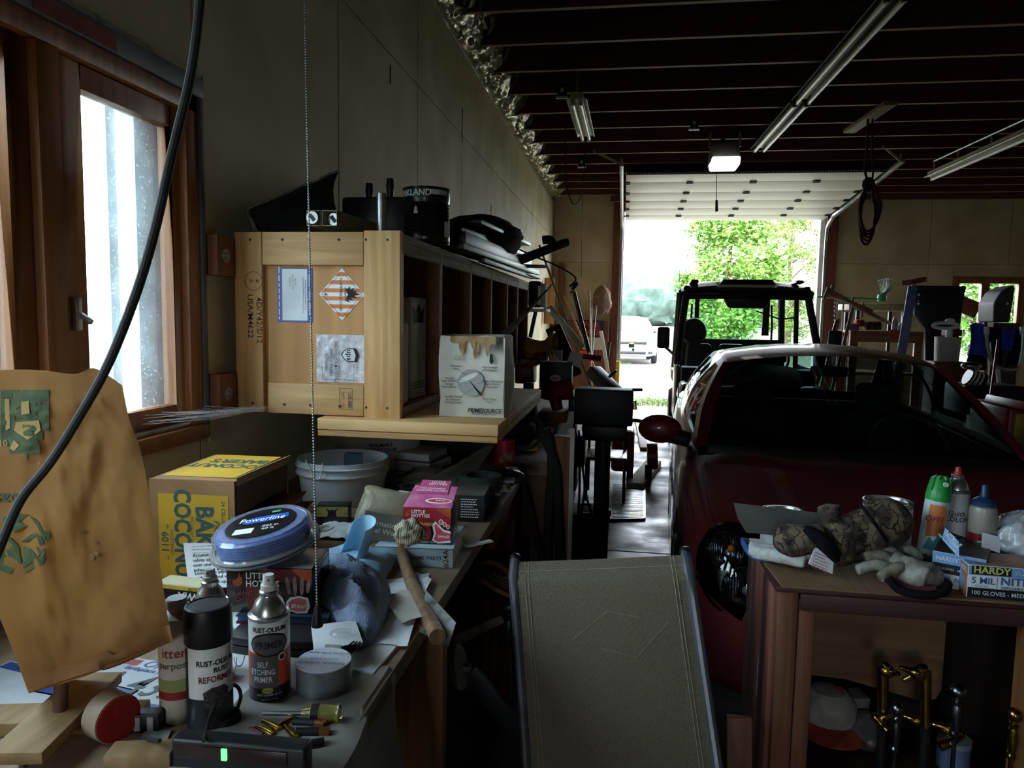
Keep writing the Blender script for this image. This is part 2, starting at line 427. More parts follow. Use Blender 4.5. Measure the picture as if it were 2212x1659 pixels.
# ---- left window: frame, two casement sashes with dusty panes, storm frame outside
w1 = bpy.data.objects.new('window_1', None); COL.objects.link(w1); struct(w1)
XO = XL - .15
def wbox(name, a, b, m, bev=.004): return MB().bb(a, b).build(name, m, w1, bevel=bev)
M_tape = mat('grey_cloth_tape', '5a5e60', '454a4e', s=10, rough=.6)
M_torn = mat('torn_board_edge', 'c4beae', '8f8878', s=30, rough=.9)
wbox('jamb', (XO, WY1 - .06, WZ0), (XL + .012, WY1, WZ1), M_frame)
wbox('jamb', (XO, WY0, WZ0), (XL + .012, WY0 + .06, WZ1), M_frame)
wbox('head', (XO, WY0, WZ1 - .05), (XL + .012, WY1, WZ1), M_frame)
wbox('mullion', (XO, 1.455, WZ0), (XL + .012, 1.52, WZ1 - .05), M_frame)
wbox('mullion', (XO, .795, WZ0), (XL + .012, .855, WZ1 - .05), M_frame)
wbox('mullion', (XO, .125, WZ0), (XL + .012, .18, WZ1 - .05), M_frame)
wbox('sill', (XO, WY0, WZ0), (XL + .03, WY1, WZ0 + .045), M_frame)
wbox('sill_track', (XL - .03, WY0 + .06, WZ0 + .045), (XL + .01, WY1 - .06, WZ0 + .06), M_galv, .002)
M_glass = mat('dusty_glass', 'dfe6e8')
_n = M_glass.node_tree.nodes; _l = M_glass.node_tree.links; _n.clear()
_out = _n.new('ShaderNodeOutputMaterial'); _tr = _n.new('ShaderNodeBsdfTransparent'); _df = _n.new('ShaderNodeBsdfTranslucent'); _gl = _n.new('ShaderNodeBsdfGlossy')
_mx = _n.new('ShaderNodeMixShader'); _m2 = _n.new('ShaderNodeMixShader')
_tr.inputs[0].default_value = (.86, .95, .98, 1); _df.inputs[0].default_value = (.62, .76, .84, 1); _gl.inputs[1].default_value = .08
_tc = _n.new('ShaderNodeTexCoord'); _v = _n.new('ShaderNodeTexNoise'); _v.inputs['Scale'].default_value = 160; _v.inputs['Detail'].default_value = 3
_v2 = _n.new('ShaderNodeTexNoise'); _v2.inputs['Scale'].default_value = 5; _v2.inputs['Detail'].default_value = 6
_a = _n.new('ShaderNodeMapRange'); _a.inputs[1].default_value = .62; _a.inputs[2].default_value = .72; _a.inputs[3].default_value = 0; _a.inputs[4].default_value = .35
_c = _n.new('ShaderNodeMapRange'); _c.inputs[1].default_value = .3; _c.inputs[2].default_value = .7; _c.inputs[3].default_value = .02; _c.inputs[4].default_value = .10
_s = _n.new('ShaderNodeMath'); _s.operation = 'ADD'; _s.use_clamp = True
_l.new(_tc.outputs['Object'], _v.inputs[0]); _l.new(_tc.outputs['Object'], _v2.inputs[0]); _l.new(_v.outputs[0], _a.inputs[0]); _l.new(_v2.outputs[0], _c.inputs[0])
_l.new(_a.outputs[0], _s.inputs[0]); _l.new(_c.outputs[0], _s.inputs[1]); _l.new(_s.outputs[0], _mx.inputs[0])
_l.new(_tr.outputs[0], _mx.inputs[1]); _l.new(_df.outputs[0], _mx.inputs[2]); _l.new(schlick(M_glass.node_tree), _m2.inputs[0]); _l.new(_mx.outputs[0], _m2.inputs[1]); _l.new(_gl.outputs[0], _m2.inputs[2])
_l.new(_m2.outputs[0], _out.inputs[0])
for (y0, y1) in ((-.49, .12), (.185, .79), (.86, 1.455), (1.535, 2.02)):
    z0, z1 = WZ0 + .06, WZ1 - .05; sw = .075
    xs0, xs1 = XL - .055, XL - .012
    p0, p1 = y0 + sw, y1 - sw * .8
    s = MB(); s.bb((xs0, y0, z0), (xs1, p0, z1)); s.bb((xs0, p1, z0), (xs1, y1, z1)); s.bb((xs0, p0, z0), (xs1, p1, z0 + .055)); s.bb((xs0, p0, z1 - .06), (xs1, p1, z1))
    sash = s.build('sash', M_frame, w1, bevel=.003)
    MB().bb((XL - .042, p0 - .004, z0 + .05), (XL - .038, p1 + .004, z1 - .055)).build('pane', M_glass, sash, smooth=False)
    # white storm frame and reveal outside the pane
    t = MB(); t.bb((XO - .02, p1 - .10, z0), (XO + .01, p1 - .06, z1)); t.bb((XO + .01, p1 - .05, z0), (XL - .09, p1 + .03, z1)); t.bb((XO - .02, p0 - .02, z0), (XL - .09, p0 - .005, z1))
    t.bb((XO - .02, p0, z0 - .02), (XO + .02, p1, z0 + .03))
    t.build('storm_frame', M_white, w1, bevel=.003)
wbox('sash_latch', (XL - .012, 1.555, 1.50), (XL + .004, 1.575, 1.58), M_galv, .003)
MB().bar((XL + .0, 1.57, 1.54), (XL + .03, 1.57, 1.52), .012, .012).build('latch_lever', M_galv, w1, bevel=.002)
# grey tape and torn board edges round the casing
MB().bb((XL + .0, WY0, WZ1), (XL + .022, WY1 + .02, WZ1 + .055)).build('head_tape', M_tape, w1, bevel=.002)
MB().bb((XL + .022, 1.44, WZ1 + .004), (XL + .0225, 1.70, WZ1 + .045)).build('red_tape', mat('faded_red_tape', '8a3030', '6b2a2c', s=15), w1, smooth=False)
MB().bb((XL, WY1, WZ0 - .0), (XL + .02, WY1 + .02, WZ1 + .055)).build('side_tape', M_tape, w1, bevel=.002)
def torn(p, q, w):
    pts = []; n = 60
    for i in range(n + 1):
        t = i / n; c = Vector(p).lerp(Vector(q), t); pts.append(c)
    return pts
b = MB(); n = 70
def f(u, v):
    z = WZ0 - .02 + (WZ1 + .09 - WZ0) * u
    return (XL + .004 + .012 * (1 - v), WY1 + .02 + v * (.016 + .006 * mnoise.noise(Vector((z * 40, 0, 0)))), z)
MB().grid(f, n, 2).build('torn_edge', M_torn, w1, thick=.003, smooth=False)
def f(u, v):
    y = WY0 + (1.86 - WY0) * u
    return (XL + .004 + .012 * (1 - v), y, WZ1 + .055 + v * (.022 + .008 * mnoise.noise(Vector((y * 30, 3, 0)))))
MB().grid(f, n, 2).build('torn_edge', M_torn, w1, thick=.003, smooth=False)

# ---- small back window
w2 = bpy.data.objects.new('window_2', None); COL.objects.link(w2); struct(w2)
def f2(a, b): return MB().bb(a, b).build('casing', M_frame, w2, bevel=.004)
f2((wx0 - .1, YB - .02, wz0 - .1), (wx0, YB + .08, wz1 + .1)); f2((wx1, YB - .02, wz0 - .1), (wx1 + .1, YB + .08, wz1 + .1))
f2((wx0, YB - .02, wz1), (wx1, YB + .08, wz1 + .1)); f2((wx0, YB - .02, wz0 - .1), (wx1, YB + .08, wz0))
xm = AY(2126, 650, YB).x
MB().bb((xm - .06, YB - .02, wz0), (xm + .06, YB + .08, wz1)).build('mullion', M_frame, w2, bevel=.004)
M_g2 = thin_glass('clear_pane', (.9, .96, .95))
for a, c in ((wx0, xm - .06), (xm + .06, wx1)):
    MB().bb((a, YB + .03, wz0), (c, YB + .034, wz1)).build('pane', M_g2, w2, smooth=False)

# ================================================================== OUTSIDE
GZ = -.03
M_lawn = mat('field_grass', '4c5638', '3a4628', s=.9, rough=.9, bump=.3, bs=6, detail=8)
M_grav = mat('gravel', '7c766c', '565048', s=9, rough=.9, bump=.6, bs=14, detail=8)
M_field = mat('cut_field', '463c30', '3c3226', s=.08, rough=.9)
struct(MB().bb((-220, -30, GZ - .3), (220, 62, GZ - .01)).build('ground_lawn', M_lawn, smooth=False))
struct(MB().bb((-120, -30, GZ - .2), (-2.2, 62, GZ - .004)).build('ground_crop', mat('crop_green', '2e4026', '22321c', s=1.4, rough=.9, bump=.4, bs=5), smooth=False))
struct(MB().bb((-220, 62, GZ - .3), (220, 260, GZ - .0)).build('ground_field', M_field, smooth=False))
def f(u, v):
    y = YB + .25 + (48 - YB) * v; w = 3.2 + 1.5 * mnoise.noise(Vector((y * .3, u * 2, 0))); x = .8 + .02 * (y - YB) + (u - .5) * 2 * w
    return (x, y, GZ + .01 + .02 * mnoise.noise(Vector((x * 2, y * 2, 0))))
struct(MB().grid(f, 30, 80).build('ground_gravel', M_grav))
# loose stones and grass tufts by the door sill
b = MB()
for k in range(900):
    x = random.uniform(-1.2, 4); y = YB + .3 + random.random() ** 1.6 * 16
    r = random.uniform(.012, .035); b.ball((x, y, GZ + .012), (r, r * .8, r * .6), 5, 3)
tag(b.build('gravel_stones', mat('gravel_stone', '8a857c', '55514a', s=20, rough=.9), kind='stuff', smooth=False), 'loose pale gravel stones scattered on the drive outside the door', 'gravel', kind='stuff')
b = MB()
for k in range(3000):
    if k < 1500: x = random.uniform(-.05, 1.6); y = YB + .35 + random.random() * 1.2
    else: x = random.uniform(-1, .3) if k % 2 else random.uniform(1.2, 4.5); y = YB + .4 + random.random() * 14
    h = random.uniform(.04, .13); a = random.uniform(0, 6.3); w = .006
    b.add([(x - w * cos(a), y - w * sin(a), GZ), (x + w * cos(a), y + w * sin(a), GZ), (x + .04 * cos(a + 1), y + .04 * sin(a + 1), GZ + h)], [(0, 1, 2)])
tag(b.build('grass_tufts', mat('tuft_grass', '6f8a34', '4c6a20', s=5, rough=.8), kind='stuff', smooth=False), 'green grass tufts growing through the gravel just outside the door', 'grass', kind='stuff')
# far tree line across the fields
M_far = mat('hazy_far_trees', '566a62', '42544a', s=.5, rough=.95, detail=8)  # bluish distance haze mixed into the foliage colour
def treeline(x0, x1, y, h, seed, n=60):
    b = MB()
    for k in range(n):
        x = x0 + (x1 - x0) * k / n + random.uniform(-1, 1); r = h * random.uniform(.32, .5); hh = h * random.uniform(.75, 1.1)
        def f(u, v, x=x, r=r, hh=hh, k=k):
            q = Vector((cos(2 * pi * u) * sin(pi * v), sin(2 * pi * u) * sin(pi * v), -cos(pi * v)))
            d = 1 + .25 * mnoise.noise(q * 2 + Vector((k * 3.3, seed, 0))) + .12 * mnoise.noise(q * 6 + Vector((k, 0, 0)))
            return (x + q.x * r * d * 1.3, y + q.y * r * d, GZ + hh * .5 + q.z * hh * .5 * d)
        b.grid(f, 14, 9, None, True)
    return tag(b.build('treeline', M_far, kind='stuff'), 'hazy distant tree line along the far edge of the field', 'trees', kind='stuff')
treeline(-60, 40, 200, 15, 1)
o = treeline(-60, 60, 0, 15, 2, 70); o.rotation_euler = (0, 0, rad(90)); o.location = (-190, 10, GZ); o['label'] = 'hazy distant tree line beyond the green field, seen through the bench window'
# near trees by the drive: trunk, branches, leaf clusters
M_leaf = mat('tree_leaf', '6f9038', '4c7024', s=1.2, rough=.6); M_bark = mat('tree_bark', '6b5a48', '4b3d30', s=12, rough=.9)
M_pine = mat('pine_needle', '76883a', '586a2a', s=1.2, rough=.6)
def leaf_tree(name, label, x, y, h, R, ml, n, seed, zlow=.3, size=.22, slim=1.0):
    rnd = random.Random(seed); root = thing(name, label, 'tree', (x, y, GZ))
    MB().tube([(x, y, GZ), (x + .1, y, h * .3), (x - .1, y + .1, h * .6), (x, y, h * .9)], [.22, .17, .1, .03], 8).build('trunk', M_bark, root)
    b = MB(); br = []
    for k in range(16):
        z = h * (zlow + .6 * k / 16); a = k * 2.4; L = R * (1.05 - .5 * k / 16)
        e = (x + cos(a) * L, y + sin(a) * L, z + h * .12); br.append(e)
        b.tube([(x, y, z), (x + cos(a) * L * .5, y + sin(a) * L * .5, z + h * .08), e], [.06, .04, .015], 5)
    b.build('branch_cluster', M_bark, root)
    c = MB()
    cl = []
    for k in range(90):
        a = rnd.uniform(0, 2 * pi); zz = rnd.uniform(zlow, 1.0); rr = R * math.sqrt(max(0.05, 1 - ((zz - .55) / .5) ** 2)) * rnd.uniform(.35, 1.05)
        cl.append((x + cos(a) * rr, y + sin(a) * rr, h * zz, rnd.uniform(.35, .8)))
    for k in range(n):
        q = rnd.choice(cl); d = Vector((rnd.gauss(0, 1), rnd.gauss(0, 1), rnd.gauss(0, .8))) * q[3] * .6
        p = Vector(q[:3]) + d; s = size * rnd.uniform(.6, 1.3)
        ax = Vector((rnd.gauss(0, 1), rnd.gauss(0, 1), rnd.gauss(0, .6))).normalized(); ay = ax.orthogonal().normalized(); ay = Matrix.Rotation(rnd.uniform(0, 6), 3, ax) @ ay
        c.add([p - ax * s * .5, p + ay * s * .22 * slim, p + ax * s * .5, p - ay * s * .22 * slim], [(0, 1, 2, 3)])
    c.build('foliage', ml, root, smooth=False, kind='stuff')
    return root
leaf_tree('maple_tree', 'leafy yellow-green tree left of centre in the garage doorway', 4.9, 36, 6.8, 2.4, M_leaf, 16000, 3, .12, .26)
leaf_tree('pine_tree', 'feathery tree with bare branches behind the off-road vehicle cab', 10.0, 47, 8.8, 3.2, M_pine, 18000, 5, .1, .3, .5)
leaf_tree('maple_tree', 'leafy tree seen through the small back window', 23, 40, 8, 5, M_leaf, 9000, 8, .05, .34)
leaf_tree('garden_tree', 'pale tree standing outside in the first pane of the back window', 15.5, 32, 6, 3, M_leaf, 7000, 9, .05, .34)
# power lines seen through the bench window
b = MB()
for z in (3.1, 2.3, 5.2):
    b.tube([(-24, -30 + 4 * k, z + .3 * ((k - 10) / 10) ** 2) for k in range(22)], .012, 4)
tag(b.build('power_line', mat('dark_wire', '3a4048')), 'thin overhead wires outside the bench window', 'wires')
# ================================================================== helpers for printed boxes and sheets
def FR(root, dims, face, inset=.0006):
    """world frame at the centre of a face of a box thing (base-centred, size dims)"""
    w, d, h = dims; R = wm(root)
    o, x, y = {'front': ((0, -d / 2 - inset, h / 2), (1, 0, 0), (0, 0, 1)), 'right': ((w / 2 + inset, 0, h / 2), (0, 1, 0), (0, 0, 1)),
               'top': ((0, 0, h + inset), (1, 0, 0), (0, 1, 0)), 'left': ((-w / 2 - inset, 0, h / 2), (0, -1, 0), (0, 0, 1))}[face]
    return R @ frame(o, x, y)
def patch(parent, F, x0, y0, x1, y1, m, z=0, name='print'):
    return MB().add([(x0, y0, z), (x1, y0, z), (x1, y1, z), (x0, y1, z)], [(0, 1, 2, 3)], F).build(name, m, parent, smooth=False)
def poly(parent, F, pts, m, z=.0003, name='print'):
    return MB().add([(p[0], p[1], z) for p in pts], [tuple(range(len(pts)))], F).build(name, m, parent, smooth=False)
def ell(cx, cy, rx, ry, n=28, a=0): return [(cx + rx * cos(2 * pi * k / n) * cos(a) - ry * sin(2 * pi * k / n) * sin(a), cy + rx * cos(2 * pi * k / n) * sin(a) + ry * sin(2 * pi * k / n) * cos(a)) for k in range(n)]
def TF(F, x, y, z=.0008, rot=0): return F @ Matrix.Translation((x, y, z)) @ Matrix.Rotation(rot, 4, 'Z')
def shape(parent, F, shapes, m, z=.0004, name='emblem'):
    b = MB()
    for pts in shapes: b.add([(p[0], p[1], z) for p in pts], [tuple(range(len(pts)))], F)
    return b.build(name, m, parent, smooth=False)
def lines(parent, F, segs, w, m, z=.0005, name='ruling'):
    b = MB()
    for (x0, y0, x1, y1) in segs:
        d = Vector((x1 - x0, y1 - y0)).normalized(); n = Vector((-d.y, d.x)) * w / 2
        b.add([(x0 + n.x, y0 + n.y, z), (x0 - n.x, y0 - n.y, z), (x1 - n.x, y1 - n.y, z), (x1 + n.x, y1 + n.y, z)], [(0, 1, 2, 3)], F)
    return b.build(name, m, parent, smooth=False)
def fineprint(parent, F, x0, y0, x1, y1, n, m, w=.0012, seed=1, z=.0006):
    """rows of tiny dashes standing for print too small to read"""
    r = random.Random(seed); segs = []
    for k in range(n):
        y = y0 + (y1 - y0) * (k + .5) / n; x = x0; e = x1 - (x1 - x0) * r.uniform(0, .35)
        while x < e:
            l = r.uniform(.006, .016) * (x1 - x0) / .1 * .8; segs.append((x, y, min(x + l, e), y)); x += l + (x1 - x0) * .03
    return lines(parent, F, segs, w, m, z, 'fine_print')
def carton(root, dims, m, name='carton', bev=.0015):
    w, d, h = dims
    return MB().bb((-w / 2, -d / 2, 0), (w / 2, d / 2, h)).build(name, m, root, world=False, bevel=bev)
def sheet(P00, P10, P11, P01, nu, nv, amp, fr, seed, edge=1.0, bulge=0):
    P = [Vector(p) for p in (P00, P10, P11, P01)]
    def f(u, v):
        p = P[0].lerp(P[1], u).lerp(P[3].lerp(P[2], u), v)
        n = (P[1] - P[0]).cross(P[3] - P[0]).normalized()
        q = Vector((u * fr, v * fr, seed * 7.7))
        h = mnoise.noise(q) + .45 * mnoise.noise(q * 2.3) + .2 * mnoise.noise(q * 5)
        return p + n * (amp * h + bulge * sin(pi * u) * sin(pi * v))
    return MB().grid(f, nu, nv)
INK = mat('black_ink', '17171a', rough=.7); WHITEINK = mat('white_ink', 'eceae4', rough=.6); M_paper = mat('white_paper', 'e9ecee', 'dcdfe0', s=6, rough=.7)
M_card = mat('brown_cardboard', 'a97f55', '8f6a45', s=7, rough=.8, bump=.05, bs=60)
M_cardw = mat('white_carton', 'dedcd4', 'c9c5ba', s=6, rough=.65)
M_steel = mat('bare_steel', 'a5a7a8', '77797c', s=18, rough=.32, metal=.95)
M_tin = mat('tin_plate', 'cfcfca', 'aeb0ae', s=10, rough=.28, metal=.9)
M_blackp = mat('black_plastic', '1b1d21', '131417', s=20, rough=.45)
M_rubber = mat('black_rubber', '20211f', '2b2b2a', s=12, rough=.75)
M_clear = mat('clear_plastic', 'f2f6f8', rough=.08, trans=.92, ior=1.3)
M_pine = wood('pine_board', 'd9ae74', 'bd8a50', 'z', 7, .6, .15)
M_pineH = wood('pine_board_across', 'ddb47c', 'c2925a', 'x', 7, .6, .15)
M_ply = wood('fir_plywood', 'cf9c62', 'b5804a', 'z', 3.2, .6, .12)
M_oldw = wood('weathered_board', '9a7a58', '6d543a', 'y', 6, .7, .25)
M_dkw = wood('brown_inner_board', '96623f', '734629', 'y', 4, .7, .15)
M_greyw = wood('grey_dusty_board', 'b5ab94', '8c8370', 'y', 8, .8, .3)
BZ = .90

# ================================================================== LEFT WORKBENCH
wbn = thing('workbench', 'long plank workbench along the wall under the window', 'workbench', (-.85, .9, 0))
M_bench = wood('bench_top_board', 'a58c72', '7d664e', 'y', 5, .65, .25)
for x0, x1 in ((-1.285, -1.0), (-.997, -.70), (-.697, -.40)):
    MB().bb((x0, -.5, BZ - .038), (x1, 2.85, BZ)).build('top_plank', M_bench, wbn, bevel=.004)
M_leg = wood('bench_leg_fir', '9a6a3c', '6e4725', 'z', 7, .6, .2)
MB().bb((-.53, 1.50, 0), (-.375, 1.54, BZ - .04)).build('leg', M_leg, wbn, bevel=.004)
MB().bb((-.53, 2.78, 0), (-.41, 2.82, BZ - .04)).build('leg', M_leg, wbn, bevel=.004)
MB().bb((-1.27, 1.50, 0), (-1.15, 1.54, BZ - .04)).build('leg', M_leg, wbn, bevel=.004)
MB().bb((-1.27, 1.54, .74), (-.46, 1.58, BZ - .04)).build('rail', M_leg, wbn, bevel=.004)
MB().bb((-.44, 2.3, BZ - .12), (-.405, 2.72, BZ - .04)).build('front_rail', M_leg, wbn, bevel=.003)
# plastic sheet draped over the bench edge
def f(u, v):
    y = .55 + .68 * u; q = Vector((u * 4, v * 3, 2.2))
    if v < .4: x = -.62 + .225 * v / .4; z = BZ + .003 + .002 * (1 + mnoise.noise(q * 2))
    else:
        t = (v - .4) / .6; x = -.392 + .025 * mnoise.noise(q) + .02 * t; z = BZ + .002 - .30 * t * (.75 + .35 * u)
    return (x, y, z)
tag(MB().grid(f, 30, 24).build('plastic_sheet', mat('milky_plastic_sheet', '9a968f', '7b766e', s=5, rough=.35), thick=.001),
    'dusty milky plastic sheet draped over the near bench edge', 'sheet')

# ================================================================== WALL BLOCKS AND CRATE SHELF
M_blk = wood('red_brown_block', '8a5a3c', '6e4429', 'z', 8, .7, .2)
for z0, z1, lab in ((1.665, 1.79, 'upper brown wooden block bolted to the wall beside the crate'), (1.225, 1.355, 'lower brown wooden block bolted to the wall beside the crate')):
    t = thing('mounting_block', lab, 'block', (-1.26, 2.14, z0))
    MB().bb((-1.298, 2.09, z0), (-1.25, 2.19, z1)).build('block', M_blk, t, bevel=.003)
    MB().cyl((-1.25, 2.135, (z0 + z1) / 2), (-1.247, 2.135, (z0 + z1) / 2), .022).build('washer', M_steel, t)
    MB().cyl((-1.247, 2.135, (z0 + z1) / 2), (-1.241, 2.135, (z0 + z1) / 2), .008, n=6).build('screw_head', M_steel, t)
CY, CX0, CX1, CZ0, CZ1 = 2.20, -1.257, -.698, 1.225, 1.81
cr = thing('crate_shelf', 'row of wooden shipping crates fixed on the wall as an open shelf', 'shelf', (-.98, CY, CZ0))
MB().bb((CX0, CY, CZ0), (CX0 + .095, CY + .02, CZ1)).build('stile', M_pine, cr, bevel=.003)
MB().bb((CX1 - .12, CY - .002, CZ0 - .005), (CX1, CY + .02, CZ1 + .004)).build('stile', M_pine, cr, bevel=.003)
MB().bb((CX0 + .097, CY, CZ1 - .105), (CX1 - .122, CY + .02, CZ1)).build('rail', M_pineH, cr, bevel=.003)
MB().bb((CX0 + .11, CY, CZ0), (CX1 - .122, CY + .02, CZ0 + .10)).build('rail', M_pineH, cr, bevel=.003)
MB().bb((CX0, CY + .02, CZ0), (CX1, CY + .032, CZ1)).build('end_panel', M_ply, cr, smooth=False)
DY = [2.69, 3.23, 3.74, 4.26, 4.68, 5.18]
MB().bb((CX0, CY + .03, CZ1 - .03), (CX1 + .004, 5.2, CZ1 - .004)).build('top_board', M_greyw, cr, bevel=.003)
MB().bb((CX0, CY + .03, CZ0), (CX1 + .002, 5.2, CZ0 + .03)).build('bottom_board', M_dkw, cr, bevel=.003)
MB().bb((CX0, CY + .03, CZ0), (CX0 + .015, 5.2, CZ1 - .03)).build('back_board', M_dkw, cr, smooth=False)
for y in DY: MB().bb((CX0 + .01, y - .011, CZ0 + .03), (CX1 + .003, y + .011, CZ1 - .028)).build('divider', M_dkw, cr, bevel=.002)
for y in DY: MB().bb((CX1 + .002, y - .013, CZ0 + .02), (CX1 + .006, y + .013, CZ1 - .02)).build('lit_divider_edge', M_greyw, cr, smooth=False)  # paler strips paint in the side light on the divider edges
MB().bb((CX1 - .02, CY + .03, CZ1 - .065), (CX1 + .004, 5.2, CZ1 - .03)).build('lit_top_edge', M_greyw, cr, bevel=.002)  # pale front strip, light from the right put into its colour
# bolts and nail heads
for x in (-1.20, -1.09, -1.0, -.9, -.81, -.74):
    for z in (CZ0 + .03, CZ1 - .025): MB().cyl((x, CY - .003, z), (x, CY + .001, z), .004, n=8).build('nail_head', mat('rusty_nail', '4a3020', '2b1c14', s=60, rough=.7), cr, smooth=False)
E_ = CY + .0194
def FC(px, py, y=CY + .019): return AY(px, py, y)
FP = frame((0, CY + .0194, 0), (1, 0, 0), (0, 0, 1))      # plane of the recessed crate panel (x = world x, y = world z)
FS = frame((0, CY - .0008, 0), (1, 0, 0), (0, 0, 1))      # plane of the crate boards
M_stencil = mat('stencil_ink', '4a3424', rough=.8)
# blue and white catalogue label
a = FC(598, 578); c = FC(676, 697)
lb = MB().bb((a.x, CY + .0185, c.z), (c.x, CY + .0195, a.z)).build('shipping_label', mat('label_blue', '3d4c9c', rough=.35), cr, smooth=False)
FL = frame((0, CY + .0182, 0), (1, 0, 0), (0, 0, 1))
patch(lb, FL, a.x + .018, c.z + .006, c.x - .018, a.z - .004, mat('label_paper', 'dfe8ec', 'cfd9df', s=12, rough=.4))
CW = -pi / 2
text('FLAMMABLE SOLID,INORGANIC, N.O.S.\n(PLATINUM DIAMMINE DINITRITE SOLUTION)', .0062, INK, lb, TF(FL, c.x - .028, (a.z + c.z) / 2, rot=CW), xs=.9, leading=1.3)
text('UN 3178\nNET QTY 4.7 KGS\nE.R.G.# 133', .0062, INK, lb, TF(FL, a.x + .055, a.z - .045, rot=CW), leading=1.5)
text('Johnson Matthey Catalysts', .0125, WHITEINK, lb, TF(FL, c.x - .009, (a.z + c.z) / 2, rot=CW), bold=.4, xs=.95)
fineprint(lb, FL @ TR((a.x + .008, (a.z + c.z) / 2, 0), (0, 0, CW)), -.09, -.004, .09, .004, 1, WHITEINK, .004)
# flammable solid diamond
o = FC(739, 636); hw = FC(789, 636).x - o.x
dm = MB().add([(o.x + hw, CY + .0185, o.z), (o.x, CY + .0185, o.z + hw * 1.07), (o.x - hw, CY + .0185, o.z), (o.x, CY + .0185, o.z - hw * 1.07)], [(0, 1, 2, 3)]).build('hazard_diamond', mat('label_white', 'eceff0', rough=.35), cr, thick=.0006, smooth=False)
FD = frame((o.x, CY + .0176, o.z), (1, 0, 0), (0, 0, 1)); M_or = mat('hazard_orange', 'd97a2c', rough=.35); n = 13
for k in range(n):
    if k % 2 == 0: continue
    z0 = -hw * 1.07 + 2.14 * hw * k / n; z1 = z0 + 2.14 * hw / n
    g = lambda z: hw * (1 - abs(z) / (hw * 1.07)) * .97
    poly(dm, FD, [(-g(z0), z0), (g(z0), z0)] + ([(g(0), 0)] if z0 < 0 < z1 else []) + [(g(z1), z1), (-g(z1), z1)] + ([(-g(0), 0)] if z0 < 0 < z1 else []), M_or, name='stripe')
lines(dm, FD, [(hw * .88, 0, 0, hw * .94), (0, hw * .94, -hw * .88, 0), (-hw * .88, 0, 0, -hw * .94), (0, -hw * .94, hw * .88, 0)], .001, INK)
text('FLAMMABLE SOLID', .0125, INK, dm, TF(FD, -.004, 0, rot=CW), xs=1.0)
text('4', .02, INK, dm, TF(FD, -hw * .72, 0, rot=CW))
lines(dm, FD, [(.0105, .022, .0105, -.022)], .002, INK)
fl_ = [[(.015, -.02), (.03, -.026), (.022, -.016), (.045, -.02), (.033, -.011), (.06, -.012), (.045, -.004), (.072, .001), (.05, .006), (.058, .014), (.042, .011), (.046, .022), (.03, .015), (.03, .027), (.02, .016), (.014, .024), (.018, .004), (.024, 0), (.018, -.006)]]
shape(dm, FD, [[(x * .9, y) for x, y in p] for p in fl_], INK, .0009)
# parcel pouch
a = FC(684, 722); c = FC(794, 828); cx_ = (a.x + c.x) / 2; cz_ = (a.z + c.z) / 2; pw = c.x - a.x; ph = a.z - c.z
FU = frame((cx_, CY + .017, cz_), (1, 0, 0), (0, 0, 1))
pch = sheet((a.x, CY + .0165, c.z), (c.x, CY + .0165, c.z), (c.x, CY + .0165, a.z), (a.x, CY + .0165, a.z), 26, 26, .0022, 9, 4).build('document_pouch', mat('pouch_film', 'd9d6d8', 'b9b3b8', s=60, rough=.15, bump=.3, bs=90), cr, angle=70)
FU = frame((cx_, CY + .0112, cz_), (1, 0, 0), (0, 0, 1))
text('HAZARDOUS MATERIALS\nSHIPPING PAPERS\nENCLOSED', .0125, INK, pch, TF(FU, -pw * .2, -.012, rot=CW), bold=.35, leading=1.35, xs=.92)
sh = [(-.022, .02), (-.022, -.008), (-.012, -.022), (0, -.029), (.012, -.022), (.022, -.008), (.022, .02), (0, .027)]
rotp = lambda pts, k=1: [(y * k, -x * k) for x, y in pts]
shape(pch, FU @ TR((pw * .17, .013, 0)), [[(x, y) for x, y in rotp(sh)]], INK, .0004); shape(pch, FU @ TR((pw * .17, .013, 0)), [rotp(sh, .88)], mat('pouch_paper', 'd5d3d6', rough=.4), .0006)
text('ups', .026, INK, pch, TF(FU, pw * .16, .013, .001, CW), bold=.8)
poly(pch, FU @ TR((pw * .17, .013, 0)), rotp([(-.02, .012), (-.02, .019), (0, .025), (.02, .019), (.02, .016), (0, .02)]), INK, .0009)
lines(pch, FU, [(-pw * .37, -ph * .44, pw * .25, -ph * .44), (-pw * .37, -ph * .15, -pw * .37, -ph * .44), (pw * .25, -ph * .1, pw * .25, -ph * .44)], .0012, INK)
# stencils
text('4D/Y42/S/12', .026, M_stencil, cr, TF(FS, FC(560, 690, CY).x, FC(560, 692, CY).z, rot=CW), bold=.5, xs=1.12, name='stencil_lettering')
text('USA/M4622', .026, M_stencil, cr, TF(FS, FC(541, 690, CY).x, FC(541, 683, CY).z, rot=CW), bold=.5, xs=1.12, name='stencil_lettering')
o = FC(548, 607, CY)
lines(cr, FS @ TR((o.x, o.z, 0)), [(.03 * cos(t * .2618), .03 * sin(t * .2618), .03 * cos((t + 1) * .2618), .03 * sin((t + 1) * .2618)) for t in range(24)], .0016, M_stencil, name='stencil_ring')
text('u\nn', .022, M_stencil, cr, TF(FS, o.x + .004, o.z, rot=CW), bold=.4, name='stencil_lettering')
a = FC(733, 838, CY); c = FC(761, 885, CY)
lines(cr, FS, [(a.x, a.z, c.x, a.z), (c.x, a.z, c.x, c.z), (c.x, c.z, a.x, c.z), (a.x, c.z, a.x, a.z), (a.x, a.z - .013, c.x, a.z - .013)], .001, M_stencil, name='stencil_frame')
text('US-085', .016, M_stencil, cr, TF(FS, c.x - .009, (a.z + c.z) / 2 - .006, rot=CW), bold=.3, name='stencil_lettering')
text('HT', .014, M_stencil, cr, TF(FS, a.x + .012, a.z - .026, rot=CW), name='stencil_lettering')
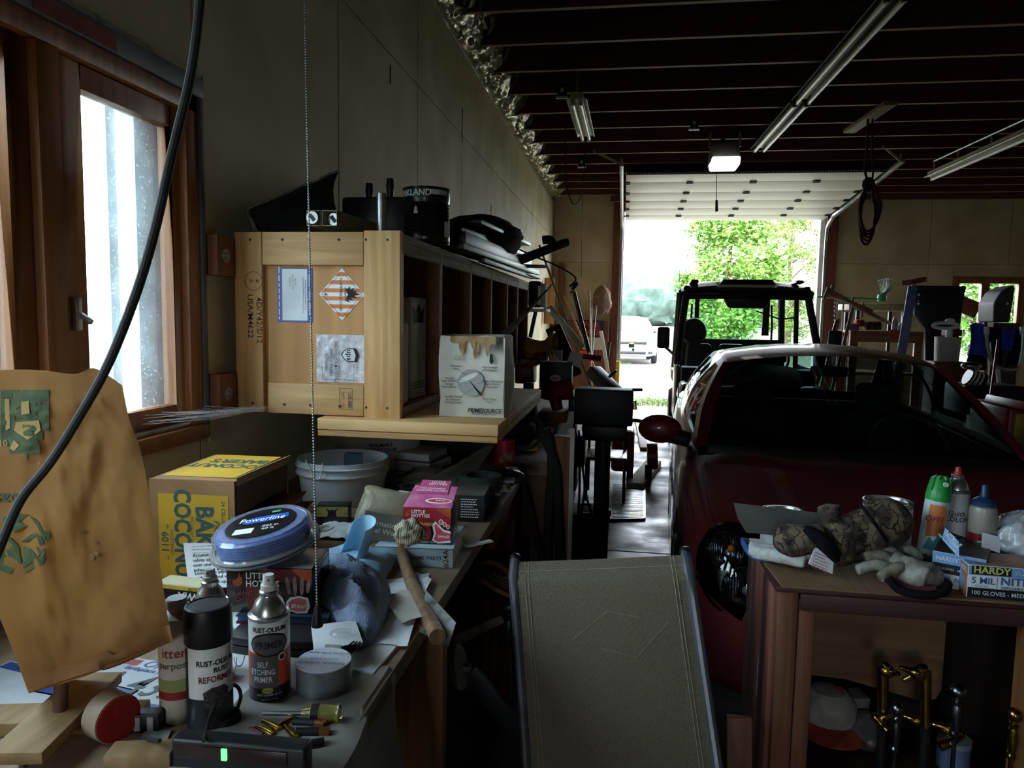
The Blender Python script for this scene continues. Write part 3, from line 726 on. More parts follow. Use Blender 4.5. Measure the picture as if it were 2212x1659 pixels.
oo = (a.x + .012, c.z + .012)
lines(cr, FS @ TR((oo[0], oo[1], 0)), [(.008 * cos(t * .5236), .008 * sin(t * .5236), .008 * cos((t + 1) * .5236), .008 * sin((t + 1) * .5236)) for t in range(12)], .0008, M_stencil, name='stencil_ring')
text('TP', .008, M_stencil, cr, TF(FS, oo[0], oo[1], rot=CW), name='stencil_lettering')

# plank shelf under the crate
sp = thing('plank_shelf', 'thick two-board plank shelf sticking out under the crates', 'shelf', (-.67, 2.4, 1.16))
MB().bb((-.955, 2.15, 1.186), (-.372, 3.3, 1.222)).build('plank', M_pineH, sp, bevel=.003)
MB().bb((-.955, 2.153, 1.165), (-.374, 3.3, 1.184)).build('plank', wood('pine_edge', 'c99a62', 'a5763f', 'x', 9, .6, .2), sp, bevel=.002)
# nail carton with torn water-stained top
M_nb = mat('stained_white_carton', 'd3d0c4', 'b7b2a2', s=5, rough=.75)
nb = thing('nail_carton', 'white stained nail carton standing on the plank shelf end', 'box', (-.495, 2.42, 1.222), rad(2))
D = (.215, .22, .265)
b = MB(); w, d, h = D; th = .004
b.bb((-w / 2, -d / 2, 0), (w / 2, -d / 2 + th, h)); b.bb((-w / 2, d / 2 - th, 0), (w / 2, d / 2, h)); b.bb((-w / 2, -d / 2, 0), (-w / 2 + th, d / 2, h)); b.bb((w / 2 - th, -d / 2, 0), (w / 2, d / 2, h)); b.bb((-w / 2, -d / 2, 0), (w / 2, d / 2, .004))
b.build('carton', M_nb, nb, world=False, sub=3, disp=lambda p: Vector((.006 * nz(p, 9), .005 * nz(p, 9, 2), (.010 * nz(p, 30, 3) + .004 * nz(p, 90)) if p.z > .25 else 0)))
# bulging right side flap
MB().grid(lambda u, v: (w / 2 + .002 + .022 * sin(pi * u) * sin(pi * v) * (1 - .3 * v), -d / 2 + d * u, h * v * .98 + .004 * sin(9 * u)), 10, 10).build('bulging_side', M_nb, nb, world=False, thick=.002)
FN = FR(nb, D, 'front', .0075)
M_stain = mat('water_stain', '8a6238', 'b39a70', s=25, rough=.8)
pts = [(-.07, .132)]
rr = random.Random(3)
for k in range(15): pts.append((-.07 + .15 * k / 14, .132 - (.018 + .028 * rr.random()) * (1 - .3 * abs(k - 7) / 7)))
pts.append((.08, .132)); poly(nb, FN, pts, M_stain, .0002, 'water_stain')
for x, l in ((-.035, .035), (-.028, .05), (.012, .062), (.02, .045), (.052, .05)): poly(nb, FN, [(x - .008, .118), (x + .008, .118), (x + .006, .115 - l * .6), (x + .001, .115 - l), (x - .005, .115 - l * .7)], M_stain, .0003, 'water_stain')
M_grey = mat('print_grey', '9a9a96', rough=.7); M_ghost = mat('faded_print', 'b3ab98', rough=.8)
text('GRI', .022, M_ghost, nb, TF(FN, -.04, .06), bold=.8)
poly(nb, FN, ell(.0, -.02, .044, .045), M_grey, .0004)
poly(nb, FN, ell(-.008, -.002, .034, .008, 20, rad(25)), M_cardw, .0006); 
poly(nb, FN, [(-.006, -.012), (.0, -.016), (.034, -.052), (.036, -.062), (.028, -.058)], INK, .0007); poly(nb, FN, [(.062, .075), (.068, .077), (.074, .052), (.068, .042), (.06, .05)], INK, .0007)
for s_, x, y, al, q in (('Recessed\nHead', -.05, .03, 'CENTER', (-.04, .022, -.015, .005)), ('High-Strength\nPolyethylene', .062, .028, 'CENTER', (.04, .022, .022, .008)), ('Smooth\nEdges Will Not\nDamage\nVapor Barrier', -.072, -.02, 'CENTER', (-.05, -.01, -.02, -.012)),
                       ('Electro-Galvanized\nNail to Resist\nCorrosion', .071, -.022, 'CENTER', (.04, -.018, .02, -.022)), ('Annular Thread\nfor Increased\nHolding Power', -.058, -.076, 'CENTER', (-.035, -.066, .012, -.035)), ('Extra Sharp\nPoint', .062, -.076, 'CENTER', (.045, -.07, .036, -.06))):
    text(s_, .0095, INK, nb, TF(FN, x, y, .001), bold=.3, leading=1.0, xs=.95); lines(nb, FN, [q], .0009, INK, .001)
text('PRIMESOURCE', .021, INK, nb, TF(FN, .045, -.111, .001), bold=1.2, shear=.25, xs=.82)
text('BUILDING PRODUCTS, INC.', .007, INK, nb, TF(FN, .045, -.122, .001), bold=.3, xs=.95)
# long wooden wedge stick standing in the carton
p = AY(1055, 722, 2.5); q = AY(1196, 612, 3.6)
tag(MB().bar(p - Vector((0.03, .03, .1)), q, .042, .012, w2=.006, h2=.006).build('wooden_stake', mat('grey_stake', '8a7d6c', '6a5e50', s=9, rough=.8, axis='y'), bevel=.002), 'long grey tapered wooden stake leaning out of the white nail carton', 'stake')
# cartons inside the first cubby
t = thing('crown_carton', 'tall white carton with a crown print inside the first crate cubby', 'box', (-.79, 2.55, CZ0 + .03), rad(-4)); D = (.10, .16, .36)
carton(t, D, M_cardw); F = FR(t, D, 'right')
shape(t, F @ TR((.0, .12, 0)), [[(-.05, -.03), (.05, -.03), (.05, -.01), (.06, .03), (.03, .01), (0, .04), (-.03, .01), (-.06, .03), (-.05, -.01)]], INK)
fineprint(t, F, -.06, -.15, .06, -.12, 3, INK, .004); F = FR(t, D, 'front'); fineprint(t, F, -.04, -.15, .04, -.11, 3, INK, .004, 3)
lines(t, F, [(-.045, .09, -.02, .04), (-.02, .04, .0, .03), (.0, .03, .02, .04), (.02, .04, .045, .09)], .002, INK)
t = thing('brown_carton', 'narrow brown cardboard box beside the crown carton in the first cubby', 'box', (-.745, 2.34, CZ0 + .03), rad(6)); D = (.035, .12, .27); carton(t, D, M_card)
MB().bb((-.0175, -.06, .27), (.0175, .0, .272)).build('flap', M_card, t, world=False)
# ================================================================== THINGS ON THE LEFT BENCH
from mathutils.bvhtree import BVHTree
def bvh_of(o):
    M = wm(o); me = o.data
    return BVHTree.FromPolygons([M @ v.co for v in me.vertices], [list(p.vertices) for p in me.polygons])
def hitpx(b, px, py, off=.0012):
    d = ray(px, py).normalized(); h = b.ray_cast(Vector((0, 0, CAMZ)), d)
    return (h[0] - d * off) if h[0] is not None else None
def decal(b, parent, pts, m, name='print', off=.0015):
    v = [hitpx(b, x, y, off) for x, y in pts]; v = [p for p in v if p is not None]
    if len(v) > 2: return MB().add(v, [tuple(range(len(v)))]).build(name, m, parent, smooth=False)
def decal_grid(b, parent, x0, y0, x1, y1, n, m, mask=None, name='print', off=.0015):
    g = {}; mb = MB(); fs = []; vs = []
    for j in range(n + 1):
        for i in range(n + 1):
            p = hitpx(b, x0 + (x1 - x0) * i / n, y0 + (y1 - y0) * j / n, off)
            if p is not None: g[i, j] = len(vs); vs.append(p)
    for j in range(n):
        for i in range(n):
            k = [(i, j), (i + 1, j), (i + 1, j + 1), (i, j + 1)]
            if all(q in g for q in k) and (mask is None or mask((i + .5) / n, (j + .5) / n)): fs.append([g[q] for q in k])
    return mb.add(vs, fs).build(name, m, parent, smooth=False)
def decal_text(b, s, size_px, m, parent, px, py, rot=0, bold=.3, xs=1.0, off=.002, align='CENTER'):
    cu = bpy.data.curves.new('lettering', 'FONT'); cu.body = s; cu.size = size_px; cu.align_x = align; cu.align_y = 'CENTER'; cu.offset = bold * size_px * .02; cu.resolution_u = 2
    to = bpy.data.objects.new('t', cu); COL.objects.link(to)
    me = bpy.data.meshes.new_from_object(to.evaluated_get(bpy.context.evaluated_depsgraph_get())); bpy.data.objects.remove(to)
    im = wm(parent).inverted(); c, sn = cos(rot), sin(rot)
    for v in me.vertices:
        x, y = v.co.x * xs, v.co.y
        p = hitpx(b, px + x * c - y * sn, py - (x * sn + y * c), off)
        v.co = im @ p if p is not None else Vector((0, 0, 0))
    me.materials.clear(); me.materials.append(m); me.name = 'lettering'
    o = bpy.data.objects.new('lettering', me); COL.objects.link(o); o.parent = parent; return o
def heap(outline, H, z0, seed, folds=5, nu=72, nv=22, rough=.5, centre=None, top=.0):
    B = spline(outline + [outline[0]], 12)[:-1]; n = len(B); c = Vector(centre) if centre else sum(B, Vector()) / n
    def f(u, v):
        t = (u * n) % n; i = int(t); p = B[i].lerp(B[(i + 1) % n], t - i)
        q = c + (p - c) * v; w = (q - c) * folds
        r = 1 - abs(mnoise.noise(Vector((w.x * 2 + seed, w.y * 2, seed * .7)) ) * 2); r2 = mnoise.noise(Vector((w.x * 5, w.y * 5 + seed, 3)))
        h = H * (1 - v ** 2.2) ** .55 * (1 - rough + rough * r + .18 * r2) if v < 1 else 0
        return (q.x + .004 * r2, q.y + .004 * r, z0 + max(h, 0) + (.004 if v < 1 else 0))
    return MB().grid(f, nu, nv, None, True)
def can_profile(r, h, neck=True):
    p = [(0, 0), (r * .9, 0), (r * .97, .002), (r, .005), (r, h * .76), (r * 1.02, h * .765), (r * 1.02, h * .78), (r * .97, h * .785)]
    return p
def spray_can(name, label, loc, r, h, body_m, rz=0):
    """body, dome, valve cup and nozzle of an aerosol can; h is the shoulder height"""
    t = thing(name, label, 'can', loc, rz)
    MB().lathe([(0, 0), (r * .93, 0), (r, .004), (r, h)], 32).build('can_body', body_m, t, world=False)
    MB().lathe([(r * 1.0, h), (r * 1.03, h + .002), (r * 1.03, h + .006), (r * .96, h + .008), (r * .86, h + .007), (r * .84, h + .012), (r * .66, h + .028), (r * .45, h + .036), (r * .44, h + .038), (r * .47, h + .040), (r * .47, h + .044), (r * .4, h + .046), (0, h + .046)], 32).build('dome', M_tin, t, world=False)
    return t
def nozzle(t, h, m, r=.0105, H=.022):
    MB().lathe([(r * 1.25, h), (r * 1.25, h + H * .35), (r, h + H * .4), (r * .82, h + H), (0, h + H)], 20).build('nozzle', m, t, world=False)
    MB().cyl((0, -r * .8, h + H * .72), (0, -r * .95, h + H * .72), .0018, n=8).build('nozzle_hole', INK, t, world=False)
def CT(t, r, z, x=0, ang=0):  # frame tangent to a can front (facing local -Y), for bent text
    return wm(t) @ Matrix.Rotation(ang, 4, 'Z') @ Matrix(((1, 0, 0, x), (0, 0, -1, 0), (0, 1, 0, z), (0, 0, 0, 1)))
def band(t, r, z0, z1, a0, a1, m, name='label_band', off=.0004):
    """curved printed band; angles in degrees, 0 = towards local -Y, positive to the right"""
    return MB().lathe([(r + off, z0), (r + off, z1)], 24, None, False, rad(a0 - 90), rad(a1 - 90)).build(name, m, t, world=False)
def bend_poly(t, r, pts, m, name='print', off=.0007):
    x0 = min(p[0] for p in pts); x1 = max(p[0] for p in pts); n = 16; b = MB(); rows = []
    for k in range(n + 1):
        x = x0 + (x1 - x0) * (k * .998 + .001 * n) / n; ys = []
        for (ax, ay), (bx, by) in zip(pts, pts[1:] + pts[:1]):
            if ax != bx and (ax - x) * (bx - x) <= 0: ys.append(ay + (by - ay) * (x - ax) / (bx - ax))
        rows.append((x, min(ys), max(ys)))
    P = lambda x, y: ((r + off) * sin(x / r), -(r + off) * cos(x / r), y)
    for (x, a, c), (X, A, D) in zip(rows, rows[1:]): b.add([P(x, a), P(X, A), P(X, D), P(x, c)], [(0, 1, 2, 3)])
    return b.build(name, m, t, world=False, smooth=False)
# ---- self etching primer can
M_pw = mat('can_white', 'e4e5e4', rough=.3); M_orange = mat('can_orange', 'c8502c', rough=.3); M_dg = mat('can_grey', '56585a', rough=.35); M_dk = mat('can_black', '1c1c1f', rough=.3)
p = AZ(565, 1520, BZ); PR = .0335
t = spray_can('spray_can', 'grey etching primer spray can with white nozzle and no cap', (p.x, p.y + .03, BZ), PR, .14, M_pw, rad(26))
nozzle(t, .186, mat('nozzle_white', 'dfdfdb', rough=.5), .0105, .026)
band(t, PR, .012, .088, -180, 180, M_orange); band(t, PR, .002, .030, -180, 180, M_dk, off=.0006)
band(t, PR, .028, .084, -62, 24, M_dg, off=.0007)
rr_ = PR
bend_poly(t, rr_, [(x * .96, y + .1) for x, y in ell(0, .003, .034, .0205, 36)], M_dk, off=.0009); bend_poly(t, rr_, [(x * .96, y + .1) for x, y in ell(0, .003, .031, .0175, 36)], M_dg, off=.0012)
text('RUST-OLEUM', .0112, INK, t, CT(t, PR, .128), bold=1.2, bend=PR + .001, xs=.86)
text('PRIMER', .0165, INK, t, CT(t, PR, .102), bold=.8, bend=PR + .0018, xs=.88)
text('SELF\nETCHING\nPRIMER', .0135, M_pw, t, CT(t, PR, .056, ang=rad(-18)), bold=.5, bend=PR + .0014, xs=.72, leading=.95)
text('RUST-OLEUM  AUTO', .0045, M_pw, t, CT(t, PR, .017), bold=.5, bend=PR + .0014)
text('NET WT 12 OZ', .004, M_pw, t, CT(t, PR, .009), bold=.3, bend=PR + .0014)
bend_poly(t, PR, ell(-.003, .0245, .0095, .005), mat('seal_yellow', 'b8ab52', rough=.4), off=.0012); text('STOPS RUST', .0035, INK, t, CT(t, PR, .0245, ang=rad(-5)), bend=PR + .0016, bold=.5)
bend_poly(t, PR, ell(.021, .079, .0065, .0065), M_pw, off=.0012); bend_poly(t, PR, ell(.021, .079, .0048, .0048), M_dk, off=.0014)
# ---- rust reformer can with black cap
p = AZ(431, 1582, BZ); RR = .0345
t = thing('spray_can', 'rust reformer spray can with a matt black cap', 'can', (p.x, p.y + .03, BZ), rad(-6))
MB().lathe([(0, 0), (RR * .93, 0), (RR, .004), (RR, .135)], 32).build('can_body', M_pw, t, world=False)
MB().lathe([(RR, .135), (RR * 1.04, .137), (RR * 1.04, .188), (RR * .99, .193), (RR * .9, .1945), (RR * .88, .193), (0, .193)], 36).build('cap', M_blackp, t, world=False)
M_capg = mat('cap_emboss', '3a3c40', rough=.5)
FCp = wm(t) @ frame((0, 0, .1934), (1, 0, 0), (0, 1, 0))
lines(t, FCp, [(.022 * cos(k * .2618), .022 * sin(k * .2618), .022 * cos((k + 1) * .2618), .022 * sin((k + 1) * .2618)) for k in range(24)], .001, M_capg, name='cap_emboss')
lines(t, FCp, [(-.008, -.009, .008, -.009), (.008, -.009, .01, 0), (.01, 0, 0, .01), (0, .01, -.01, 0), (-.01, 0, -.008, -.009), (-.004, 0, .004, 0)], .0012, M_capg, name='cap_emboss')
band(t, RR, .004, .134, -42, -22, M_dk); band(t, RR, .0, .055, -180, 180, mat('can_dark_foot', '23262a', '33373c', s=20, rough=.35), off=.0006)
text('RUST-OLEUM', .012, INK, t, CT(t, RR, .112, ang=rad(56)), bold=1.1, bend=RR + .001, xs=.86); text('RUST', .011, INK, t, CT(t, RR, .1, ang=rad(68)), bold=.9, bend=RR + .001)
text('REFORMER', .014, mat('reformer_red', '7a2424', rough=.4), t, CT(t, RR, .086, ang=rad(56)), bold=.8, bend=RR + .001, xs=.82)
bend_poly(t, RR, [(.033 + x, .056 + y) for x, y in ((-.017, -.012), (-.02, .01), (-.008, .017), (.01, .017), (.02, .01), (.017, -.012), (0, -.02))], mat('rust_patch', '4a4a46', '171717', s=220, rough=.6), off=.001)
# ---- white bottle left of it, and the uncapped can behind
p = AZ(365, 1568, BZ); t = thing('cleaner_bottle', 'white cylinder bottle with red lettering beside the black capped can', 'bottle', (p.x, p.y + .028, BZ), rad(10)); r = .029
MB().lathe([(0, 0), (r * .94, 0), (r, .004), (r, .158), (r * .9, .17), (r * .45, .178), (r * .45, .182)], 28).build('bottle_body', mat('bottle_white', 'c9bfb0', 'b3a897', s=8, rough=.4), t, world=False)
MB().lathe([(r * .55, .182), (r * .55, .196), (r * .5, .198), (0, .198)], 20).build('bottle_cap', mat('cap_grey', 'b9bcbd', rough=.4), t, world=False)
MR = mat('label_red', '8c2a24', rough=.5); text('itter', .022, MR, t, CT(t, r, .118, ang=rad(10)), bold=.4, bend=r + .001); text('purpose', .016, mat('label_olive', '5c5a40'), t, CT(t, r, .098, ang=rad(10)), bend=r + .001, bold=.2)
band(t, r, .055, .075, -180, 180, mat('label_green', '8a8f55', rough=.5)); band(t, r, .042, .055, -180, 180, MR)
p = AZ(437, 1475, BZ); t = spray_can('spray_can', 'uncapped spray can standing behind the black capped can', (p.x, p.y + .03, BZ), .031, .13, mat('can_pale', 'c3c6c8', rough=.35)); nozzle(t, .176, mat('nozzle_grey', 'b5b6b2', rough=.5), .0095, .02)
# ---- oil filter carton, upside down
t = thing('filter_carton', 'yellow and black filter carton standing upside down behind the spray cans', 'box', (-.915, 1.385, BZ), rad(-3)); D = (.115, .05, .072)
carton(t, D, M_cardw); F = FR(t, D, 'front'); M_yel = mat('carton_yellow', 'd9b23c', rough=.5)
patch(t, F, -.057, -.035, .057, -.004, M_paper, .0002); patch(t, F, -.057, .004, .057, .027, M_dk, .0002); patch(t, F, -.057, .027, .057, .0355, M_yel, .0002)
text('51394', .008, INK, t, TF(F, .033, .031, .0008, pi), bold=.6); text('WIX', .023, M_pw, t, TF(F, .022, .0155, .0008, pi), bold=1.3, shear=.2)
lines(t, F, [(.05 - .0022 * k, -.004, .05 - .0022 * k, -.022) for k in range(20) if k % 5 != 2], .0011, INK); fineprint(t, F, .0, -.032, .05, -.026, 1, INK, .0025)
F = FR(t, D, 'top'); patch(t, F, -.057, -.024, .057, .024, mat('carton_cream', 'd8cfa8', rough=.5), .0002)
# ---- coconut carton lying open to the right
cb = thing('coconut_carton', 'yellow and brown coconut carton lying on its side, open end to the right', 'box', (-1.02, 1.715, BZ), rad(3)); D = (.215, .31, .25); w, d, h = D; th = .005
b = MB(); b.bb((-w / 2, -d / 2, 0), (w / 2, -d / 2 + th, h)); b.bb((-w / 2, d / 2 - th, 0), (w / 2, d / 2, h)); b.bb((-w / 2, -d / 2, 0), (-w / 2 + th, d / 2, h)); b.bb((-w / 2, -d / 2, h - th), (w / 2, d / 2, h)); b.bb((-w / 2, -d / 2, 0), (w / 2, d / 2, th))
b.build('carton', M_card, cb, world=False, bevel=.0015)
MB().bar((w / 2, -d / 2 + .01, h - .003), (w / 2 + .010, d / 2 - .01, h - .003), .004, .02).build('flap_stub', M_card, cb, world=False)
MB().bb((w / 2 - .003, -d / 2 + .01, h - .085), (w / 2 + .001, d / 2 - .005, h - .012)).build('side_flap', mat('carton_inside', '5e3d28', '4a2f1f', s=8, rough=.8), cb, world=False)
M_cy = mat('coconut_yellow', 'd3a92c', 'c09522', s=6, rough=.7); M_cg = mat('coconut_teal', '3d5a5c', rough=.7)
F = FR(cb, D, 'front'); patch(cb, F, -.085, -.12, .092, .09, M_cy, .0001); o = TF(F, 0, 0)
text("BAKER'S", .062, M_cg, cb, TF(F, .030, .062 - .095, rot=CW), bold=1.6, xs=.85); text('COCONUT', .058, M_cg, cb, TF(F, -.026, -.02, rot=CW), bold=1.6, xs=.82)
text('24 CELLO BAGS', .0135, M_cg, cb, TF(F, .079, .03, rot=CW), bold=.3); text('PREMIUM', .021, M_cg, cb, TF(F, .062, -.014, rot=CW), bold=.3, shear=.2)
text('REG. U.S. PAT. OFF.', .0085, M_cg, cb, TF(F, .0, -.0, rot=CW)); text('SWEETENED', .0115, M_cg, cb, TF(F, -.052, -.03, rot=CW)); text('* 6011 *', .026, M_cg, cb, TF(F, -.07, -.03, rot=CW), bold=.9)
F = FR(cb, D, 'top'); patch(cb, F, -.095, -.12, .09, .15, M_cy, .0001)
text("BAKER'S", .062, M_cg, cb, TF(F, .01, .07, rot=pi * .0 + rad(0) + pi), bold=1.5, xs=.68); text('COCONUT', .058, M_cg, cb, TF(F, .01, .01, rot=pi), bold=1.5, xs=.72)
for k in range(5):
    M_fold = mat('brown_folder', '7d5a44', '5e4231', s=9, rough=.8); z = BZ + .012 + .022 * k
    tag(sheet((-1.06, 1.60 + .02 * k, z), (-.845 + .02 * (k % 3), 1.57 + .03 * (k % 2), z + .02 * ((k * 7) % 3 - 1) + .02), (-.85 + .02 * (k % 2), 1.84, z + .05 + .004 * k), (-1.06, 1.85, z + .02), 12, 10, .004, 3, k).build('paper_folder', M_fold, thick=.002),
        ['lowest brown folder slipping out of the open coconut carton', 'second brown folder from the bottom in the open coconut carton', 'middle brown folder in the open coconut carton', 'fourth brown folder, nearly on top, in the open coconut carton', 'topmost dusty brown folder in the open coconut carton'][k], 'folder', 'folders in the coconut carton')
# ---- instruction sheet leaning against the carton
c4 = (AY(408, 1272, 1.42), AY(618, 1262, 1.44), AY(612, 1143, 1.62), AY(396, 1172, 1.56))
ps = sheet(*c4, 20, 14, .003, 2, 3, bulge=-.008).build('instruction_sheet', M_paper, thick=.0004); tag(ps, 'white printed email sheet leaning on the front of the coconut carton', 'paper')
bv = bvh_of(ps)
decal_text(bv, "Assuming it's a stock engine\nvalves on #1, Intake on\nover one full turn so #6\nexhaust on #4. Intake", 10.5, INK, ps, 417, 1216, rad(4), align='LEFT'); decal_text(bv, 'Loosen the adjuster\nwith one hand while\nlonger move up or', 10.5, INK, ps, 421, 1249, rad(4), align='LEFT')
decal_text(bv, '---- -- ----- -------- ----\n---- --- ------------\n---- ---- --- -- ----', 7, INK, ps, 415, 1187, rad(3), align='LEFT')
# sketched poster sheet under the cans
fs_ = sheet(AZ(450, 1560, BZ + .002), AZ(640, 1500, BZ + .002), AZ(560, 1290, BZ + .003), AZ(395, 1335, BZ + .003), 16, 16, .0006, 3, 9).build('drawing_sheet', M_paper, thick=.0004); tag(fs_, 'white sheet with line drawings lying flat beneath the spray cans', 'paper')
bv = bvh_of(fs_); decal_text(bv, 'TRUMP', 17, mat('grey_print', '6a6c70'), fs_, 497, 1352, rad(-68), bold=0)
for k in range(3): decal(bv, fs_, [(480 + 14 * cos(a) + 18 * k, 1440 + 40 * sin(a) - 20 * k) for a in [i * .2 for i in range(14)]] + [(480 + 13 * cos(a) + 18 * k, 1440 + 38 * sin(a) - 20 * k) for a in [i * .2 for i in range(13, -1, -1)]], INK)
# ---- dark hand warmer carton with trimmer line spool on top, booklets below
for k, (m, lab) in enumerate(((mat('tray_black', '2b2c30', '232428', s=9, rough=.5), 'black flat case with rounded ends under the hand warmer carton'),)):
    p = AZ(690, 1425, BZ); pts = [(.12 * cos(a) * (1 if abs(cos(a)) < .8 else 1), .055 * sin(a)) for a in [2 * pi * i / 32 for i in range(32)]]
    pts = [(max(-.10, min(.10, x * 1.15)) + (.02 * (1 if x > 0 else -1) * (1 - (y / .055) ** 2) ** .5), y) for x, y in pts]
    bc = thing('flat_case', lab, 'case', (-.62, 1.285, BZ), rad(8))
    MB().prism(pts, 0, .016).build('case_bottom', m, bc, world=False, bevel=.002); MB().prism([(x * .985, y * .98) for x, y in pts], .018, .034).build('case_lid', m, bc, world=False, bevel=.003)
bk = thing('pocket_book', 'thin blue and red book lying under the hand warmer carton', 'book', (-.665, 1.36, BZ + .034), rad(8))
MB().bb((-.09, -.06, 0), (.095, .06, .004)).build('cover', mat('book_maroon', '5a2426', rough=.5), bk, world=False); MB().bb((-.088, -.056, .004), (.092, .058, .014)).build('pages', mat('book_blue', '3a6ea8', rough=.5), bk, world=False); MB().bb((-.09, -.06, .014), (.095, .06, .017)).build('cover', mat('book_navy', '2a3850', rough=.5), bk, world=False)
hb = thing('hand_warmer_carton', 'dark shrink-wrapped hand warmer carton under the blue trimmer line spool', 'box', (-.695, 1.375, BZ + .051), rad(8)); D = (.172, .13, .092)
carton(hb, D, mat('carton_charcoal', '2b2828', '1f1c1d', s=7, rough=.22, coat=.6)); F = FR(hb, D, 'front')
M_fire = mat('flame_orange', 'c8683a', 'a03c24', s=30, rough=.3); M_red = mat('warm_red', '7c2422', '5c1a1c', s=16, rough=.3, coat=.5); M_pink = mat('skin_pink', 'd9807c', 'c04e50', s=30, rough=.3)
FLAME = [(-.6, -1), (.2, -1), (.7, -.4), (.55, .1), (.75, .5), (.45, .3), (.3, .9), (.15, 1.3), (.1, .6), (-.15, .1), (-.3, .35), (-.35, .0), (-.8, -.1), (-.85, -.6)]
shape(hb, F @ TR((-.062, .022, 0), (0, 0, 0), .013), [FLAME], M_fire, .03)
poly(hb, F, [(-.02, .044), (.086, .046), (.086, -.0), (.04, .0), (.0, .0), (-.05, -.02), (-.045, .012)][0:3] + [(.086, .012), (.02, .02)], M_red, .0003); poly(hb, F, [(.045, .046), (.086, .046), (.086, .018), (.06, .03)], M_fire, .0004)
poly(hb, F, [(-.05, .01), (.02, .012), (.03, -.03), (-.04, -.04)], M_red, .0003)
text('LITTLE\nHOTTIES', .0185, WHITEINK, hb, TF(F, -.047, .022), bold=1.0, align='LEFT', leading=.85, xs=.92)
text('HAND WARMERS\nCHAUFFE-MAINS', .013, mat('dim_red_print', '8a3a36'), hb, TF(F, -.02, -.012), bold=.6, leading=.9)
for x, l, a in ((.038, .036, .16), (.052, .042, .03), (.066, .040, -.05), (.079, .03, -.12)): poly(hb, F, [(x + px_ * .0042 + a * .0 + (py_ * l / 2) * -a, .012 + py_ * l / 2) for px_, py_ in ell(0, 0, 1, 1, 16)], mat('finger_pale', 'b79a96', '8a6a68', s=60, rough=.3), .0005)
poly(hb, F, [(.036, -.038), (.034, -.022), (.042, -.012), (.06, -.009), (.078, -.012), (.082, -.03), (.076, -.044), (.055, -.045)], WHITEINK, .0005); poly(hb, F, [(.04, -.036), (.039, -.022), (.046, -.016), (.06, -.013), (.074, -.016), (.077, -.03), (.072, -.04), (.055, -.041)], M_pink, .0006)
text('8Hrs/h', .0125, WHITEINK, hb, TF(F, .061, -.03, .001), bold=.9, shear=.15)
patch(hb, FR(hb, D, 'top'), -.084, -.063, .084, .063, mat('carton_top_grey', 'a8a6a2', '8a8886', s=9, rough=.25), .0002)
# trimmer line spool
c = AY(574, 1203, 1.395); sp_ = thing('trimmer_line_spool', 'clear round plastic spool of bright blue trimmer line', 'spool', (c.x, c.y, 1.068), rot=(rad(8), rad(-9), rad(10)))
M_bl = mat('blue_line', '2f6fd0', '2456b0', s=50, rough=.25); M_dome = thin_glass('spool_clear', (.90, .92, .93), .05, .14); M_rim = mat('spool_rim', 'c9cdc4', rough=.15, trans=.6)
MB().lathe([(.100, .0), (.103, -.012), (.092, -.02), (.03, -.022)], 48, None, False).build('lower_shell', M_dome, sp_, world=False)
MB().lathe([(.108, .0035), (.1035, .008), (.1015, .036), (.094, .043), (.02, .044)], 48, None, False).build('upper_shell', M_dome, sp_, world=False)
for z in (.0025, -.004): MB().lathe([(.101, z - .002), (.112, z - .002), (.113, z), (.112, z + .002), (.101, z + .002)], 48, None, False).build('rim_flange', M_rim, sp_, world=False)
for zc, n_, R0 in ((.008, 6, .094), (-.016, 3, .09)):
    b = MB()
    for k in range(n_):
        for j in range(3): b.tube([((R0 - .005 * j) * cos(a), (R0 - .005 * j) * sin(a), zc + .0052 * k + .0015 * sin(3 * a + k)) for a in [2 * pi * i / 48 for i in range(48)]], .0028, 6, True)
    b.build('line_coil', M_bl, sp_, world=False, kind='stuff')
MB().lathe([(.074, .036), (.088, .037), (.088, .040), (.074, .041)], 40, None, False).build('top_turn', M_bl, sp_, world=False)
MB().lathe([(0, .0452), (.072, .0452)], 40).build('disc_label', M_dk, sp_, world=False)
F = wm(sp_) @ frame((0, 0, .0456), (1, 0, 0), (0, 1, 0))
poly(sp_, F, [(-.05, .012), (-.02, .03), (.05, .034), (.056, .012), (.02, .0), (-.03, -.004)], M_bl, .0002); text('Powerline', .03, WHITEINK, sp_, TF(F, .0, .014), bold=.5, xs=.8)
patch(sp_, F, -.045, -.052, -.005, -.026, WHITEINK, .0002); text('.095 in\n60 ft', .014, WHITEINK, sp_, TF(F, .026, -.032), bold=.3); patch(sp_, F, .01, .046, .028, .056, mat('print_green', '48a86a'), .0002)
MB().lathe([(.009, -.002), (.018, -.002), (.018, .001), (.009, .001), (.009, -.002)], 20, TR((.122, .03, .0))).build('hang_loop', M_rim, sp_, world=False)
# ---- towels
M_towel = mat('blue_terry', 'a6bce0', '8aa4cc', s=40, rough=.95, sheen=.5, bump=.8, bs=300)
ol = [AZ(x, y, BZ + .03) for x, y in ((652, 1228), (690, 1215), (755, 1222), (838, 1262), (842, 1300), (800, 1368), (738, 1362), (692, 1335), (655, 1290))]
tw = heap(ol, .105, BZ + .004, 3.1, 6.5, 96, 30, .5, centre=AZ(735, 1300, BZ + .03)).build('terry_towel', M_towel, thick=.002, angle=80); tag(tw, 'crumpled blue terry towel heaped on the bench edge papers', 'towel')
M_shop = mat('shop_towel_blue', 'a4cbe0', '90b8cf', s=14, rough=.9)
def f(u, v):
    a = -1.1 + 4.2 * u; p0 = AZ(680, 1235, BZ).lerp(AZ(668, 1230, BZ), u); r = .036 - .006 * v
    return (-.655 + .03 * v + r * cos(a), 1.66 + r * sin(a) + .02 * v, BZ + .03 + .105 * v + .012 * sin(a))
